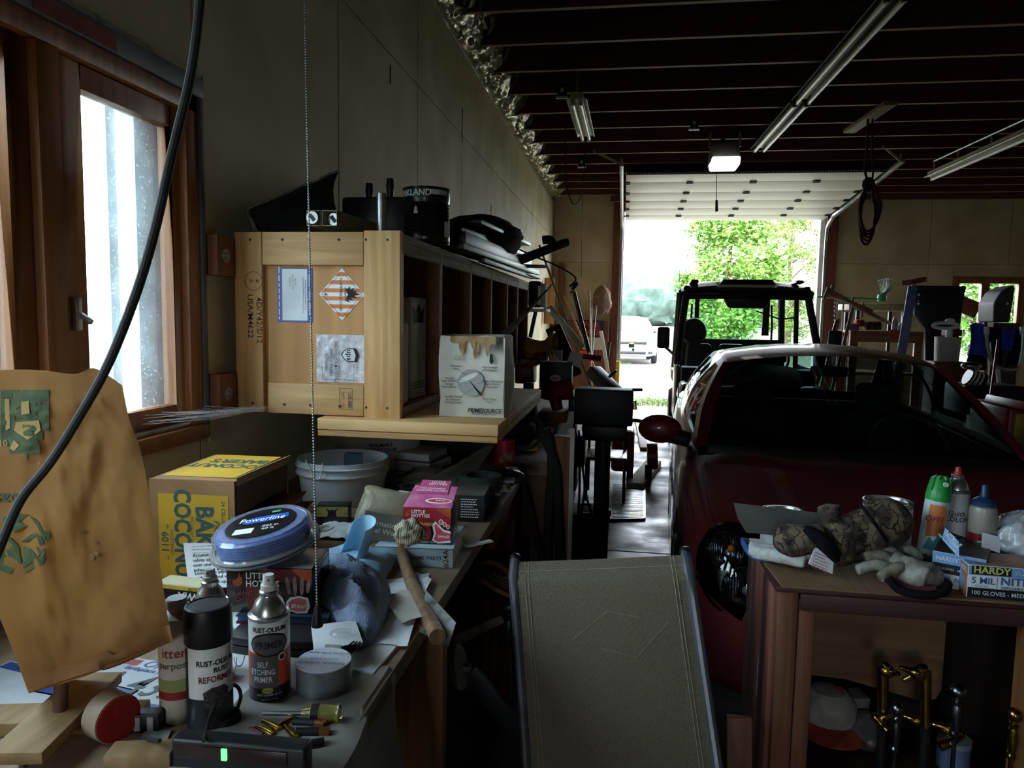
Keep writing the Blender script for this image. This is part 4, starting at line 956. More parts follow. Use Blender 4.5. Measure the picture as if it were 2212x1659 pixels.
tag(MB().grid(f, 22, 8).build('rolled_shop_towel', M_shop, thick=.0012), 'pale blue paper shop towel rolled into a tube behind the trimmer spool', 'towel')
def f(u, v):
    p = AZ(672, 1190, BZ + .05).lerp(AZ(858, 1195, BZ + .03), u).lerp(AZ(690, 1245, BZ + .05).lerp(AZ(828, 1246, BZ + .03), u), v)
    return p + Vector((0, 0, .02 * sin(pi * u) + .012 * mnoise.noise(Vector((u * 3, v * 2, 4))) - .02 * (u > .9) * (u - .9) * 8))
tag(MB().grid(f, 24, 12).build('shop_towel', M_shop, thick=.0012), 'pale blue paper shop towel lying spread with curled edges', 'towel')
def f(u, v):
    p = AZ(738, 1225, BZ + .035).lerp(AZ(850, 1200, BZ + .03), u).lerp(AZ(770, 1243, BZ + .04).lerp(AZ(800, 1247, BZ + .01), u), v)
    return p + Vector((0, 0, .012 * sin(pi * v) + .01 * sin(4 * u)))
tag(MB().grid(f, 16, 8).build('shop_towel', M_shop, thick=.0012), 'smaller folded pale blue shop towel at the front of the towel pile', 'towel')
# ---- papers over the bench edge
M_pap2 = mat('printed_paper', 'eff3f5', 'e2e8ec', s=14, rough=.7)
for k, (c, lab, amp, z) in enumerate((
        (((770, 1262), (928, 1238), (905, 1300), (760, 1390)), 'large white form sheet under the towel, reaching the bench edge', .003, .004),
        (((800, 1300), (925, 1250), (880, 1395), (770, 1385)), 'crumpled white sheet sagging off the bench edge below the envelope', .006, .010),
        (((868, 1250), (900, 1236), (932, 1250), (905, 1305)), 'white receipt curling on top of the paper pile', .004, .016),
        (((825, 1290), (880, 1272), (918, 1330), (868, 1345)), 'cream blank envelope on top of the paper pile', .002, .020))):
    P = [AZ(x, y, BZ + z) for x, y in c]
    o = sheet(P[0], P[1], P[2], P[3], 16, 16, amp, 3, k + 5).build('paper_sheet' if k < 3 else 'envelope', M_pap2 if k < 3 else mat('cream_paper', 'd6d3c6', rough=.7), thick=.0005); tag(o, lab, 'paper')
    if k == 0: F = frame(P[3] + Vector((.03, .06, .0065)), P[2] - P[3], P[0] - P[3]); fineprint(o, F, .05, .05, .14, .13, 7, mat('grey_print', '6a6c70'), .0012)
    if k == 2: F = frame((P[0] + P[2]) / 2 + Vector((-.01, -.01, .0055)), P[1] - P[0], P[1] - P[2]); fineprint(o, F, -.02, -.015, .03, .02, 6, mat('grey_print', '6a6c70'), .0012)
P = [AZ(x, y, BZ + .046) for x, y in ((678, 1408), (784, 1388), (768, 1340), (672, 1352))]
cd = thing('blister_card', 'white blister card with a small bag of screws on the black case', 'card', P[0])
MB().prism([(p.x, p.y) for p in P], BZ + .0455, BZ + .047).build('card', M_paper, cd, bevel=.0005)
MB().ball(((P[0].x + P[2].x) / 2 + .015, (P[0].y + P[2].y) / 2, BZ + .051), (.026, .018, .007), 18, 10).build('blister', thin_glass('blister_clear', (.9, .92, .93), .08), cd)
for k in range(4): MB().cyl((P[0].x + .055 + .007 * k, P[0].y + .03, BZ + .05), (P[0].x + .058 + .006 * k, P[0].y + .045, BZ + .05), .0018, n=6).build('screw', mat('dark_screw', '3a3632', metal=.7, rough=.4), cd)
P = [AZ(x, y, BZ) for x, y in ((735, 1450), (806, 1462), (880, 1375), (800, 1370))]
bb_ = thing('paperback_booklet', 'white booklet lying flat along the bench edge behind the tape roll', 'booklet', P[0])
MB().prism([(p.x, p.y) for p in P], BZ, BZ + .006).build('pages', M_paper, bb_, bevel=.001); MB().prism([(p.x * .999, p.y) for p in P], BZ + .0062, BZ + .0072).build('cover', mat('booklet_cover', 'd9e2e2', 'b8c0bc', s=18, rough=.5), bb_)
# ---- tape roll in shrink film
p = AZ(676, 1518, BZ); t = thing('tape_roll', 'shrink-wrapped roll of silver duct tape with a white label disc', 'tape', (p.x, p.y + .046, BZ), rad(6)); r = .047
MB().lathe([(.02, 0), (r, 0), (r, .052), (.02, .052)], 40).build('roll', mat('tape_silver', '8f9296', '7c7f84', s=30, rough=.3, metal=.4), t, world=False)
MB().lathe([(0, .0535), (r * .98, .0535), (r * 1.0, .0525), (r * 1.0, .051)], 40).build('label_disc', mat('disc_label_white', 'c9d0dc', rough=.3), t, world=False)
F = wm(t) @ frame((0, 0, .0542), (1, 0, 0), (0, 1, 0)); text('1-910-379-3645', .0115, mat('disc_ink', '6f6f80'), t, TF(F, 0, .024, 0, pi), bold=.2); text('GENERAL PURPOSE\nDUCT TAPE', .0095, mat('disc_ink', '6f6f80'), t, TF(F, 0, -.006, 0, pi), leading=1.6)
MB().box((0, .052, .05), (.03, .014, .0015), rot=(rad(20), 0, 0)).build('film_tab', M_rim, t, world=False)
MB().lathe([(r + .001, .001), (r + .0015, .02), (r + .001, .05)], 40, None, False).build('shrink_film', thin_glass('shrink_film_clear', (.93, .94, .95), .1), t, world=False)
# ---- screwdriver
p = AZ(612, 1541, BZ + .014); q = AZ(738, 1541, BZ + .017); m_ = p.lerp(q, .33); n_ = p.lerp(q, .45)
t = thing('screwdriver', 'screwdriver with a clear amber fluted handle beside the tape roll', 'screwdriver', (m_.x, m_.y, BZ))
M_amb = mat('amber_handle', 'c9b868', rough=.12, trans=.75, ior=1.4)
pts = [m_, n_, p.lerp(q, .52), p.lerp(q, .75), p.lerp(q, .9), p.lerp(q, .97), q]
MB().tube(pts, [.010, .012, .0145, .0145, .013, .015, .008], 12).build('handle', M_amb, t); MB().tube([p.lerp(q, .50), p.lerp(q, .62)], .0155, 12).build('handle_band', M_blackp, t)
MB().cyl(p - (q - p) * .35, n_, .0035, n=10).build('shaft', M_steel, t)
# ---- brass cases and batteries
M_brass = mat('brass', 'c9a24a', 'a8823a', s=40, rough=.25, metal=1); M_cop = mat('copper_tip', 'b8764a', rough=.3, metal=.9)
labs = ['brass rifle case lying nearest the tape roll', 'brass rifle case lying left of the other brass cases', 'brass rifle case lying between the two others', 'lowest brass rifle case, pointing to the black box']
for k, (a, c) in enumerate((((638, 1552), (602, 1570)), ((604, 1577), (572, 1560)), ((638, 1594), (614, 1566)), ((590, 1588), (566, 1576)))):
    p = AZ(*a, BZ + .006); q = AZ(*c, BZ + .006); t = thing('cartridge_case', labs[k], 'cartridge', (p.x, p.y, BZ), group='brass cases by the batteries'); d = (q - p); q = p + d.normalized() * .042
    L = lambda s: p.lerp(q, s)
    MB().tube([L(0), L(.03), L(.031), L(.06), L(.07), L(.68), L(.8), L(1)], [.0058, .0058, .0048, .0048, .0056, .0054, .0036, .0035], 14).build('brass_case', M_brass, t)
labs = ['upper copper-topped battery next to the screwdriver', 'middle copper-topped battery of the three', 'lowest copper-topped battery, turned the other way']
for k, (a, c) in enumerate((((634, 1559), (700, 1563)), ((640, 1582), (708, 1581)), ((700, 1603), (632, 1617)))):
    p = AZ(*a, BZ + .0075); q = AZ(*c, BZ + .0075); d = (q - p).normalized(); q = p + d * .052; t = thing('battery', labs[k], 'battery', (p.x, p.y, BZ), group='loose batteries')
    MB().cyl(p, p.lerp(q, .68), .0075, n=18).build('black_sleeve', M_blackp, t); MB().cyl(p.lerp(q, .68), p.lerp(q, .98), .0075, n=18).build('copper_end', M_cop, t); MB().cyl(q, q + d * .002, .003, n=10).build('terminal', M_tin, t)
p = AZ(622, 1622, BZ + .004); q = AZ(660, 1643, BZ + .004)
t = thing('crayon', 'white paper wrapped crayon with a dark red tip at the bench front', 'crayon', (p.x, p.y, BZ)); MB().cyl(p, p.lerp(q, .55), .0045, n=12).build('wrapper', M_paper, t); MB().tube([p.lerp(q, .55), p.lerp(q, .7), q], [.0042, .0042, .001], 12).build('tip', MR, t)
p = AZ(540, 1575, BZ + .004); q = AZ(568, 1590, BZ + .004)
t = thing('marker_pen', 'small purple marker stub beside the brass cases', 'pen', (p.x, p.y, BZ)); MB().cyl(p, q, .0045, n=12).build('barrel', mat('purple_plastic', '6a2f4a', rough=.4), t); MB().cyl(q, q + (q - p) * .3, .003, n=10).build('tip', M_tin, t)
# ---- black charger box with a green light
a = AZ(325, 1640, BZ + .05); c = AZ(618, 1640, BZ + .05)
ch = thing('charger_box', 'black battery charger box with a glowing green light', 'charger', ((a.x + c.x) / 2, .955, BZ), rad(3)); w = abs(c.x - a.x) + .02
MB().bb((-w / 2, -.06, 0), (w / 2, -.03, .046)).build('housing', M_blackp, ch, world=False, bevel=.005, bseg=3)
MB().box((-.01, -.061, .030), (w * .84, .003, .020)).build('front_window', mat('smoked_red', '2a1418', rough=.2), ch, world=False, bevel=.001)
MB().box((-.018, -.0632, .031), (.008, .003, .017)).build('green_light', mat('green_lamp', '30e040', emit='30ff40', estr=5), ch, world=False, bevel=.0008)
pts = spline([AZ(500, 1560, BZ + .004), AZ(520, 1505, BZ + .03), AZ(505, 1480, BZ + .045), AZ(470, 1510, BZ + .05), AZ(450, 1560, BZ + .03), AZ(440, 1600, BZ + .055)], 8)
tag(MB().tube(pts, .003, 8).build('thin_cable', M_rubber), 'thin black cord looping between the two spray cans', 'cord')
pts = spline([AZ(228, 1655, BZ + .004), AZ(270, 1615, BZ + .006), AZ(310, 1598, BZ + .02), AZ(345, 1600, BZ + .045)], 8)
tag(MB().tube(pts, .003, 8).build('thin_cable', M_rubber), 'thin black cord running from the charger box to the front left', 'cord')
p = AZ(485, 1560, BZ); t = thing('grommet', 'black rubber ring sitting by the foot of the black capped can', 'ring', (p.x, p.y, BZ)); MB().lathe([(.014, 0), (.024, 0), (.025, .006), (.024, .014), (.015, .014), (.014, 0)], 24, None, False).build('ring', M_rubber, t, world=False)
MB().lathe([(.0, .002), (.014, .002)], 20).build('web', M_rubber, t, world=False)
# ---- paper bag held up on a dowel stand
def M_kraft_():
    m = mat('kraft_paper', 'ae7e40', '946632', s=7, rough=.8, bump=.25, bs=16); n = m.node_tree.nodes; L = m.node_tree.links; p = n['Principled BSDF']; o = n['Material Output']
    tr = n.new('ShaderNodeBsdfTranslucent'); mx = n.new('ShaderNodeMixShader'); mx.inputs[0].default_value = .42
    L.new(p.inputs['Base Color'].links[0].from_socket, tr.inputs[0]); L.new(p.outputs[0], mx.inputs[1]); L.new(tr.outputs[0], mx.inputs[2]); L.new(mx.outputs[0], o.inputs[0]); return m
M_kraft = M_kraft_()
YBAG = .90
Rr = [(264, 832), (279, 905), (300, 960), (322, 1065), (346, 1225), (362, 1330), (373, 1386)]; Ll = [(-190, 810), (-150, 900), (-120, 1000), (-90, 1100), (-60, 1200), (10, 1360), (62, 1498)]
Tp = [(-190, 815), (0, 803), (90, 803), (160, 810), (205, 797), (264, 832)]; Bt = [(62, 1498), (180, 1462), (373, 1386)]
def pl(P, t):
    s = spline([(x, y, 0) for x, y in P], 10); i = t * (len(s) - 1); k = min(int(i), len(s) - 2); return s[k].lerp(s[k + 1], i - k)
def bagpx(u, v):
    L_ = pl(Ll, v); R_ = pl(Rr, v); T_ = pl(Tp, u); B_ = pl(Bt, u)
    c = L_.lerp(R_, u) + T_.lerp(B_, v) - (Vector((*Tp[0], 0)).lerp(Vector((*Tp[-1], 0)), u).lerp(Vector((*Bt[0], 0)).lerp(Vector((*Bt[-1], 0)), u), v)); return c
def bag(side):
    def f(u, v):
        c = bagpx(u, v); q = Vector((u * 3, v * 4, 1.7)); e = min(1, 6 * u, 6 * (1 - u)) * min(1, 5 * v + .1)
        w = .010 * mnoise.noise(q) + .006 * mnoise.noise(q * 2.6) + .0035 * abs(mnoise.noise(q * 6))
        y = YBAG + .03 * u * v - w * e * (1 if side == 0 else -1)
        if side: y += .10 * min(1, 5 * u, 5 * (1 - u)) ** .7 * min(1, 4 * v)
        else: y -= .012 * sin(pi * u) * v
        return AY(c.x, c.y, y)
    return f
bg = thing('paper_bag', 'big brown paper bag with green print propped upside down on a stick', 'bag', AY(180, 1400, .95))
bf = MB().grid(bag(0), 50, 56).build('bag_front', M_kraft, bg, angle=80); MB().grid(bag(1), 30, 36).build('bag_back', M_kraft, bg, angle=80)
bv = bvh_of(bf); M_bgreen = mat('bag_green', '2f3d26', '46542f', s=60, rough=.8); M_bgr2 = mat('bag_green_light', '9a7c46', rough=.8)
msk = lambda u, v: not (v > .72 and u > .86) and not (v > .9 and u > .78) and not (mnoise.noise(Vector((u * 14, v * 10, 1))) > .42 and v < .6)
decal_grid(bv, bg, 1, 842, 106, 962, 30, M_bgreen, msk)
decal_grid(bv, bg, 20, 958, 92, 980, 12, M_bgreen, lambda u, v: u < .96 - .05 * v)
for pts in ([(34, 912), (84, 908), (88, 930), (60, 950), (30, 930)], [(10, 862), (20, 862), (22, 925), (12, 930)], [(46, 868), (62, 866), (64, 893), (46, 896)], [(30, 950), (42, 962), (30, 975), (20, 968)]): decal(bv, bg, pts, M_bgr2, off=.003)
decal_text(bv, 'Hand', 11, M_bgreen, bg, 60, 921, pi, off=.004); decal(bv, bg, [(x, y) for x, y in ell(60, 936, 11, 6)], M_bgreen, off=.004)
decal(bv, bg, [(52, 978), (60, 980), (57, 996)], M_bgreen); decal_text(bv, '10', 20, M_bgr2, bg, 6, 958, 0, off=.004)
decal_text(bv, 'bass', 40, M_bgreen, bg, 6, 1078, pi, bold=1.0)
for pts in ([(4, 1120), (30, 1108), (62, 1112), (40, 1128), (60, 1135), (30, 1150), (14, 1140)], [(62, 1112), (84, 1128), (100, 1160), (96, 1168), (80, 1136)], [(96, 1150), (106, 1146), (108, 1160), (98, 1175)], [(45, 1170), (70, 1152), (78, 1158), (60, 1172)], [(76, 1150), (88, 1158), (94, 1172), (86, 1180)],
            [(0, 1170), (20, 1160), (40, 1178), (46, 1215), (20, 1240), (0, 1232)], [(50, 1180), (66, 1186), (78, 1200), (70, 1214), (50, 1228)], [(78, 1180), (98, 1186), (94, 1200), (100, 1206), (92, 1220), (72, 1228), (50, 1240), (70, 1218), (84, 1200)]): decal(bv, bg, pts, M_bgreen)
for x, y, r1, r2 in ((183, 1150, 9, 4.5), (207, 1172, 4.5, 3.5), (198, 1204, 6, 6), (208, 1196, 5, 4), (85, 1000, 1.5, 1.5), (226, 916, 2, 2), (175, 1058, 1.5, 1.5)): decal(bv, bg, ell(x, y, r1, r2, 16), mat('grease_spot', '7d5428', rough=.6))
# torn open hem along the lower edge
hem = [(62, 1498), (180, 1458), (250, 1440), (373, 1386)]; top_ = [(55, 1462), (90, 1458), (140, 1440), (180, 1433), (225, 1408), (250, 1415), (300, 1378), (366, 1350)]
b = MB()
def f(u, v):
    a = pl(hem, u); c = pl(top_, u); q = c.lerp(a, v); h = hitpx(bv, q.x, q.y - 2, .004)
    return h if h is not None else AY(q.x, q.y, YBAG + .02 * u)
b.grid(f, 40, 3); b.build('folded_hem', mat('kraft_dark', '8a5c2c', '744a22', s=9, rough=.85), bg, angle=80)
# stand of the bag: dowel on crossed boards
st = thing('dowel_stand', 'crossed scrap boards with a short brown dowel under the paper bag', 'stand', AZ(130, 1535, BZ)); M_scrap = wood('scrap_board', 'a58862', '84683f', 'y', 6, .7, .2)
p = AZ(215, 1462, BZ + .035); q = AZ(30, 1640, BZ + .035); MB().bar(p, q, .075, .018).build('cross_board', M_scrap, st, bevel=.002)
p = AZ(-120, 1560, BZ + .012); q = AZ(310, 1545, BZ + .012); MB().bar(p, q, .06, .022).build('base_board', M_scrap, st, bevel=.002)
p = AZ(130, 1533, BZ + .044); MB().cyl(p, (p.x - .0, p.y + .02, BZ + .23), .0105, n=14).build('dowel', mat('dowel_brown', '6d4836', '563628', s=20, rough=.6), st)
# ---- number plates
M_pl = mat('plate_white', 'c8cdd2', 'b5babf', s=12, rough=.35); M_pb = mat('plate_blue', '2e4a92', rough=.35); M_pr = mat('plate_red', '9c3034', rough=.35)
def plate(label, loc, rz, txt):
    t = thing('number_plate', label, 'license plate', loc, rz); w, h = .305, .152
    MB().bb((-w / 2, -h / 2, 0), (w / 2, h / 2, .0015)).build('plate', M_pl, t, world=False, bevel=.0005); F = wm(t) @ frame((0, 0, .0016), (1, 0, 0), (0, 1, 0))
    patch(t, F, -w / 2 + .004, h / 2 - .026, w / 2 - .004, h / 2 - .006, M_pr, .0002); patch(t, F, -.055, h / 2 - .03, .03, h / 2 - .002, M_pl, .0003); patch(t, F, -w / 2 + .004, -h / 2 + .004, w / 2 - .004, -h / 2 + .026, M_pb, .0002)
    if txt:
        text('Ohio', .034, M_pb, t, TF(F, -.012, h / 2 - .016, .0006), bold=.8, shear=.2); text('Birthplace of Aviation', .016, M_pb, t, TF(F, -.0, h / 2 - .036, .0006), bold=.5, shear=.1); text(txt, .085, mat('plate_digits', '2c3346', rough=.35), t, TF(F, .0, -.008, .0006), bold=.3, shear=.12, xs=.82)
    for x in (-.11, .11): MB().cyl((x, -.062, .0016), (x, -.062, .0022), .006, n=12).build('bolt_hole', INK, t, world=False)
    return t
plate('white Ohio number plate with a red and blue border beside the scrap boards', AZ(305, 1478, BZ + .002), rad(-6), 'A 437')
plate('upside down number plate half hidden by the crossed boards', AZ(70, 1505, BZ + .002), rad(170), '')
# red tape roll on edge, wire clip, small things
p = AZ(222, 1612, BZ); t = thing('tape_roll', 'roll of tape with a red face standing on edge by the crossed boards', 'tape', (p.x, p.y + .02, BZ), rad(70))
M = TR((0, 0, .036), (rad(90), 0, 0)); MB().lathe([(.012, -.017), (.036, -.017), (.036, .017), (.012, .017)], 32, M).build('roll', mat('tape_cream', '97816c', rough=.6), t, world=False); MB().lathe([(0, .0175), (.034, .0175), (.034, .0185), (0, .0185)], 32, M).build('red_face', mat('tape_red', '9a2420', rough=.4), t, world=False)
p = AZ(320, 1575, BZ); t = thing('terminal_block', 'small black and white terminal block by the white bottle', 'connector', (p.x, p.y, BZ), rad(12)); MB().bb((-.022, -.012, 0), (.022, .012, .03)).build('block', M_blackp, t, world=False, bevel=.002)
for x in (-.012, .008): MB().bb((x - .004, -.0125, .004), (x + .005, -.011, .026)).build('slot', mat('slot_white', '9a9a98'), t, world=False)
p = AZ(300, 1650, BZ); t = thing('scrap_block', 'short offcut of wood lying at the left end of the charger box', 'block', (p.x, p.y, BZ), rad(15)); MB().bb((-.04, -.02, 0), (.05, .02, .025)).build('block', M_scrap, t, world=False, bevel=.002)
p = AZ(330, 1595, BZ); P4 = [AZ(x, y, BZ + .003) for x, y in ((290, 1610), (360, 1598), (372, 1575), (315, 1578))]; tag(sheet(*P4, 8, 6, .002, 2, 4).build('foil_packet', mat('foil_paper', 'c8ccd0', '9fa6ac', s=20, rough=.25, metal=.5), thick=.0006), 'crumpled silvery packet between the terminal block and the charger', 'packet')
# glass jar silhouettes at the left corner
p = AZ(50, 1655, BZ); t = thing('bolt', 'dark bolt standing with a nut at the near left corner of the bench', 'bolt', (p.x, p.y, BZ)); MB().cyl((0, 0, 0), (0, 0, .04), .006, n=12).build('shank', M_steel, t, world=False); MB().cyl((0, 0, .03), (0, 0, .042), .013, n=6).build('nut', M_steel, t, world=False)

# ---- hanging black cable in front of the window
pts = [(430, -60, .93), (432, 0, .93), (412, 160, .93), (372, 330, .92), (334, 500, .91), (292, 640, .90), (232, 790, .90), (168, 905, .90), (108, 1000, .89), (45, 1080, .87), (0, 1180, .85), (-60, 1320, .84)]
tag(MB().tube(spline([AY(x, y, d * .82) for x, y, d in pts], 8), .0052, 10).build('power_cable', M_rubber), 'thick black cable hanging diagonally across the left window and paper bag', 'cable')
# ---- bead pull chain with a black bell pull
top = AY(657, -40, 1.30); bot = AY(685, 1320, 1.16)
pc = thing('pull_chain', 'long metal bead pull chain with a black bell shaped pull', 'chain', bot); n = int((top - bot).length / .0052); b = MB()
for k in range(n + 1):
    q = top.lerp(bot, k / n); b.ball((q.x, q.y, q.z), .0021, 7, 5)
b.tube([top, bot], .0006, 4); b.build('bead_string', M_steel, pc, kind='stuff')
MB().lathe([(0, .012), (.003, .012), (.005, .006), (.0095, -.018), (.0105, -.026), (.0095, -.028), (0, -.028)], 20, TR(tuple(bot))).build('bell_pull', M_blackp, pc)
# ================================================================== VEHICLES
def mat_paint(name, c, rough=.3, coat=1, metal=.3, c2=None): return mat(name, c, c2 or c, s=3, rough=rough, coat=coat, metal=metal)
M_tint = thin_glass('car_glass', (.42, .50, .50), .03); M_dkplastic = mat('trim_black', '15161a', rough=.5); M_chrome = mat('chrome', 'c8cacc', rough=.12, metal=1)
M_seat = mat('seat_cloth', '34363a', '26282c', s=30, rough=.9); M_tire = mat('tire_rubber', '1d1d1d', '29292a', s=20, rough=.85); M_hub = mat('hub_cap', '8f9296', rough=.35, metal=.8)
def cat(P, t):
    """catmull-rom through (t, value...) rows"""
    for i in range(len(P) - 1):
        if t <= P[i + 1][0] or i == len(P) - 2: break
    a = P[max(i - 1, 0)]; b = P[i]; c = P[i + 1]; d = P[min(i + 2, len(P) - 1)]; k = max(0, min(1, (t - b[0]) / (c[0] - b[0])))
    return [.5 * ((2 * b[j]) + (c[j] - a[j]) * k + (2 * a[j] - 5 * b[j] + 4 * c[j] - d[j]) * k * k + (3 * b[j] - a[j] - 3 * c[j] + d[j]) * k ** 3) for j in range(1, len(b))]
def car(name, label, loc, rz, paint, S, belt, hood, W, wheels, R, ws, roof, rear, side, hood_u, light, cut=None):
    """sedan body lofted along its length (local x across, y from nose to tail, z up)"""
    t = thing(name, label, 'car', loc, rz)
    L = S[-1][0]; N = 70; prof = lambda u: cat(S, u)
    def sec(u):
        w, zt, zb, zl = prof(u); 
        pts = [(0, zl), (w * .75, zl), (w * .96, zl + .05), (w * .995, zl + .2 * (zb - zl) + .03), (w, zl + .55 * (zb - zl)), (w * .985, zl + .8 * (zb - zl)), (w * .955, zb - .02), (w * .915, zb + .008), (w * .86, zb + (zt - zb) * .25 + .012), (w * .70, zb + (zt - zb) * .62 + .012), (w * .4, zb + (zt - zb) * .92 + .004), (0, zt)]
        return pts
    K = 12; us = [L * (.5 - .5 * cos(pi * k / N)) for k in range(N + 1)]
    parts = {'body_shell': MB(), 'hood': MB()}
    V = [[(s * x, u, z) for s in (-1, 1) for (x, z) in (sec(u) if s == 1 else sec(u)[::-1])] for u in us]
    n2 = 2 * K
    for i in range(N):
        for j in range(n2 - 1):
            q = [V[i][j], V[i][j + 1], V[i + 1][j + 1], V[i + 1][j]]
            c = [sum(p[a] for p in q) / 4 for a in range(3)]
            if any(math.hypot(c[1] - wu, c[2] - R) < R + .045 for wu in wheels) and abs(c[0]) > W * .55: continue
            top = 8 <= (j if j < K else n2 - 2 - j) or False
            if cut and cut(Vector(c)): continue
            jj = min(j, n2 - 2 - j)   # 0 = centre of top on the left half ... mirrored
            up = jj <= 11 and c[2] > cat(S, c[1])[2] - .005
            if up and hood_u[1] + .10 < c[1] < side[1] - .05 and abs(c[0]) < W * .86: continue
            nm = 'hood' if (up and hood_u[0] < c[1] < hood_u[1] and abs(c[0]) < W * .83) else 'body_shell'
            parts[nm].add(q, [(0, 1, 2, 3)])
    parts['body_shell'].build('body_shell', paint, t, world=False, angle=50); parts['hood'].build('hood', paint, t, world=False, angle=50, loc=(0, 0, .006))
    # glass house
    ws0, ws1 = ws; base = lambda s: Vector((ws0[0] * s, ws0[1] + ws0[3] * s * s, ws0[2] - .02 * s * s)); top = lambda s: Vector((ws1[0] * s, ws1[1] + ws1[3] * s * s, ws1[2] - .055 * s * s))
    MB().grid(lambda a, b: base(2 * a - 1).lerp(top(2 * a - 1), b) + Vector((0, -.02, .02)) * sin(pi * b), 24, 12).build('windshield', M_tint, t, world=False)
    r0, r1 = rear; rt = lambda s: Vector((r0[0] * s, r0[1] - r0[3] * s * s, r0[2] - .055 * s * s)); rb = lambda s: Vector((r1[0] * s, r1[1] - r1[3] * s * s, r1[2] - .02 * s * s))
    MB().grid(lambda a, b: top(2 * a - 1).lerp(rt(2 * a - 1), b) + Vector((0, 0, roof * sin(pi * b) ** .8)), 24, 14).build('roof', paint, t, world=False)
    MB().grid(lambda a, b: rt(2 * a - 1).lerp(rb(2 * a - 1), b) + Vector((0, .015, .02)) * sin(pi * b), 24, 8).build('rear_window', M_tint, t, world=False)
    MB().grid(lambda a, b: rb(2 * a - 1) + Vector((0, .16 * b, -.03 * b)), 16, 2).build('rear_deck', paint, t, world=False)
    # black ceramic border and cowl under the windshield
    MB().grid(lambda a, b: base(2 * a - 1) + Vector((0, -.012 - .13 * b, -.004 - .018 * b + .008)), 24, 3).build('cowl', M_dkplastic, t, world=False)
    MB().grid(lambda a, b: base(2 * a - 1).lerp(top(2 * a - 1), .06 * b) + Vector((0, .004, -.004)), 24, 2).build('windshield_border', M_dkplastic, t, world=False)
    for s in (-1, 1):
        bu0, bu1, bv, bz, tu0, tu1, tv, tz = side[0], side[1], side[2], side[3], side[4], side[5], side[6], side[7]
        def sd(a, b, s=s):
            lo = Vector((s * (bv - .05 * (2 * a - 1) ** 2), bu0 + (bu1 - bu0) * a, bz + .03 * a)); hi = Vector((s * tv, tu0 + (tu1 - tu0) * a, tz + .035 * sin(pi * a)))
            return lo.lerp(hi, b) + Vector((s * .035 * sin(pi * b), 0, 0))
        nc, nr = 26, 10; fr_ = MB(); gl = MB()
        for i in range(nc):
            for j in range(nr):
                q = [sd(i / nc, j / nr), sd((i + 1) / nc, j / nr), sd((i + 1) / nc, (j + 1) / nr), sd(i / nc, (j + 1) / nr)]
                gls = 1 <= j <= 8 and (2 <= i <= 12 or 14 <= i <= 21)
                (gl if gls else fr_).add(q, [(0, 1, 2, 3)])
        fr_.build('side_frame', paint, t, world=False); gl.build('side_window', M_tint, t, world=False)
        MB().grid(lambda a, b: (base(s).lerp(top(s), b)).lerp(sd(0, b), a) + Vector((s * .008, -.008, 0)) * sin(pi * a), 4, 12).build('pillar', paint, t, world=False)
        MB().grid(lambda a, b: (rt(s).lerp(rb(s), b)).lerp(sd(1, 1 - b), a), 4, 8).build('pillar', paint, t, world=False)
        MB().grid(lambda a, b: (top(s).lerp(rt(s), b) + Vector((0, 0, roof * sin(pi * b) ** .8))).lerp(sd(b, 1), a), 3, 14).build('roof_rail', paint, t, world=False)
        bw = lambda u: prof(u)
        MB().grid(lambda a, b: Vector((s * prof(bu0 - .02 + (bu1 - bu0 + .04) * b)[0] * .955, bu0 - .02 + (bu1 - bu0 + .04) * b, prof(bu0 + (bu1 - bu0) * b)[2] - .02)).lerp(sd(b, 0), a), 2, 20).build('belt_panel', paint, t, world=False)
        for wu in wheels:
            w = thing_part('wheel', t); M = TR((s * (W - .10), wu, R), (0, rad(90) * s, 0))
            MB().lathe([(R * .62, -.09), (R * .95, -.09), (R, -.06), (R, .06), (R * .95, .09), (R * .62, .09)], 36, M).build('tire', M_tire, w, world=False)
            MB().lathe([(0, .07), (R * .2, .075), (R * .35, .06), (R * .62, .085)], 36, M).build('hub_cap', M_hub, w, world=False)
        # mirror
        mz = side[3] + .07; mu = side[0] + .16; mx = s * (side[2] + .13)
        mi = MB(); mi.grid(lambda a, b: (mx + s * .112 * cos(2 * pi * a) * sin(pi * b) * (1.0 if cos(2 * pi * a) > 0 else 1), mu + .06 * -cos(pi * b) * .9, mz + .076 * sin(2 * pi * a) * sin(pi * b)), 22, 12, None, True)
        mp = mi.build('side_mirror', paint, t, world=False); MB().tube([(mx - s * .05, mu + .02, mz - .03), (s * (side[2] - .02), mu - .01, mz - .05)], [.045, .04], 10).build('mirror_foot', M_dkplastic, mp, world=False)
        MB().ball((mx, mu + .05, mz), (.09, .012, .055), 16, 8).build('mirror_glass', M_chrome, mp, world=False)
    # cabin: seats, dash, wheel
    for x in (-.36, .36):
        st_ = thing_part('seat', t); b = MB(); b.box((x, side[0] + 1.02, .72), (.48, .13, .58), rot=(rad(-14), 0, 0), taper=(.82, .8)); b.build('seat_back', M_seat, st_, world=False, bevel=.05, bseg=3)
        MB().box((x, side[0] + 1.12, 1.10), (.24, .09, .18), rot=(rad(-10), 0, 0)).build('headrest', M_seat, st_, world=False, bevel=.035, bseg=3); MB().box((x, side[0] + .75, .45), (.48, .5, .14)).build('seat_cushion', M_seat, st_, world=False, bevel=.04)
    MB().box((0, side[0] + 1.95, .72), (1.2, .14, .55), rot=(rad(-18), 0, 0)).build('rear_seat', M_seat, t, world=False, bevel=.05)
    MB().grid(lambda a, b: base(2 * a - 1) * 1 + Vector((-.04 * (2 * a - 1), .03 + .42 * b, -.05 - .02 * b - .12 * max(0, b - .75) * 4)), 16, 10).build('dashboard', mat('dash_grey', '2a2d2f', rough=.8), t, world=False)
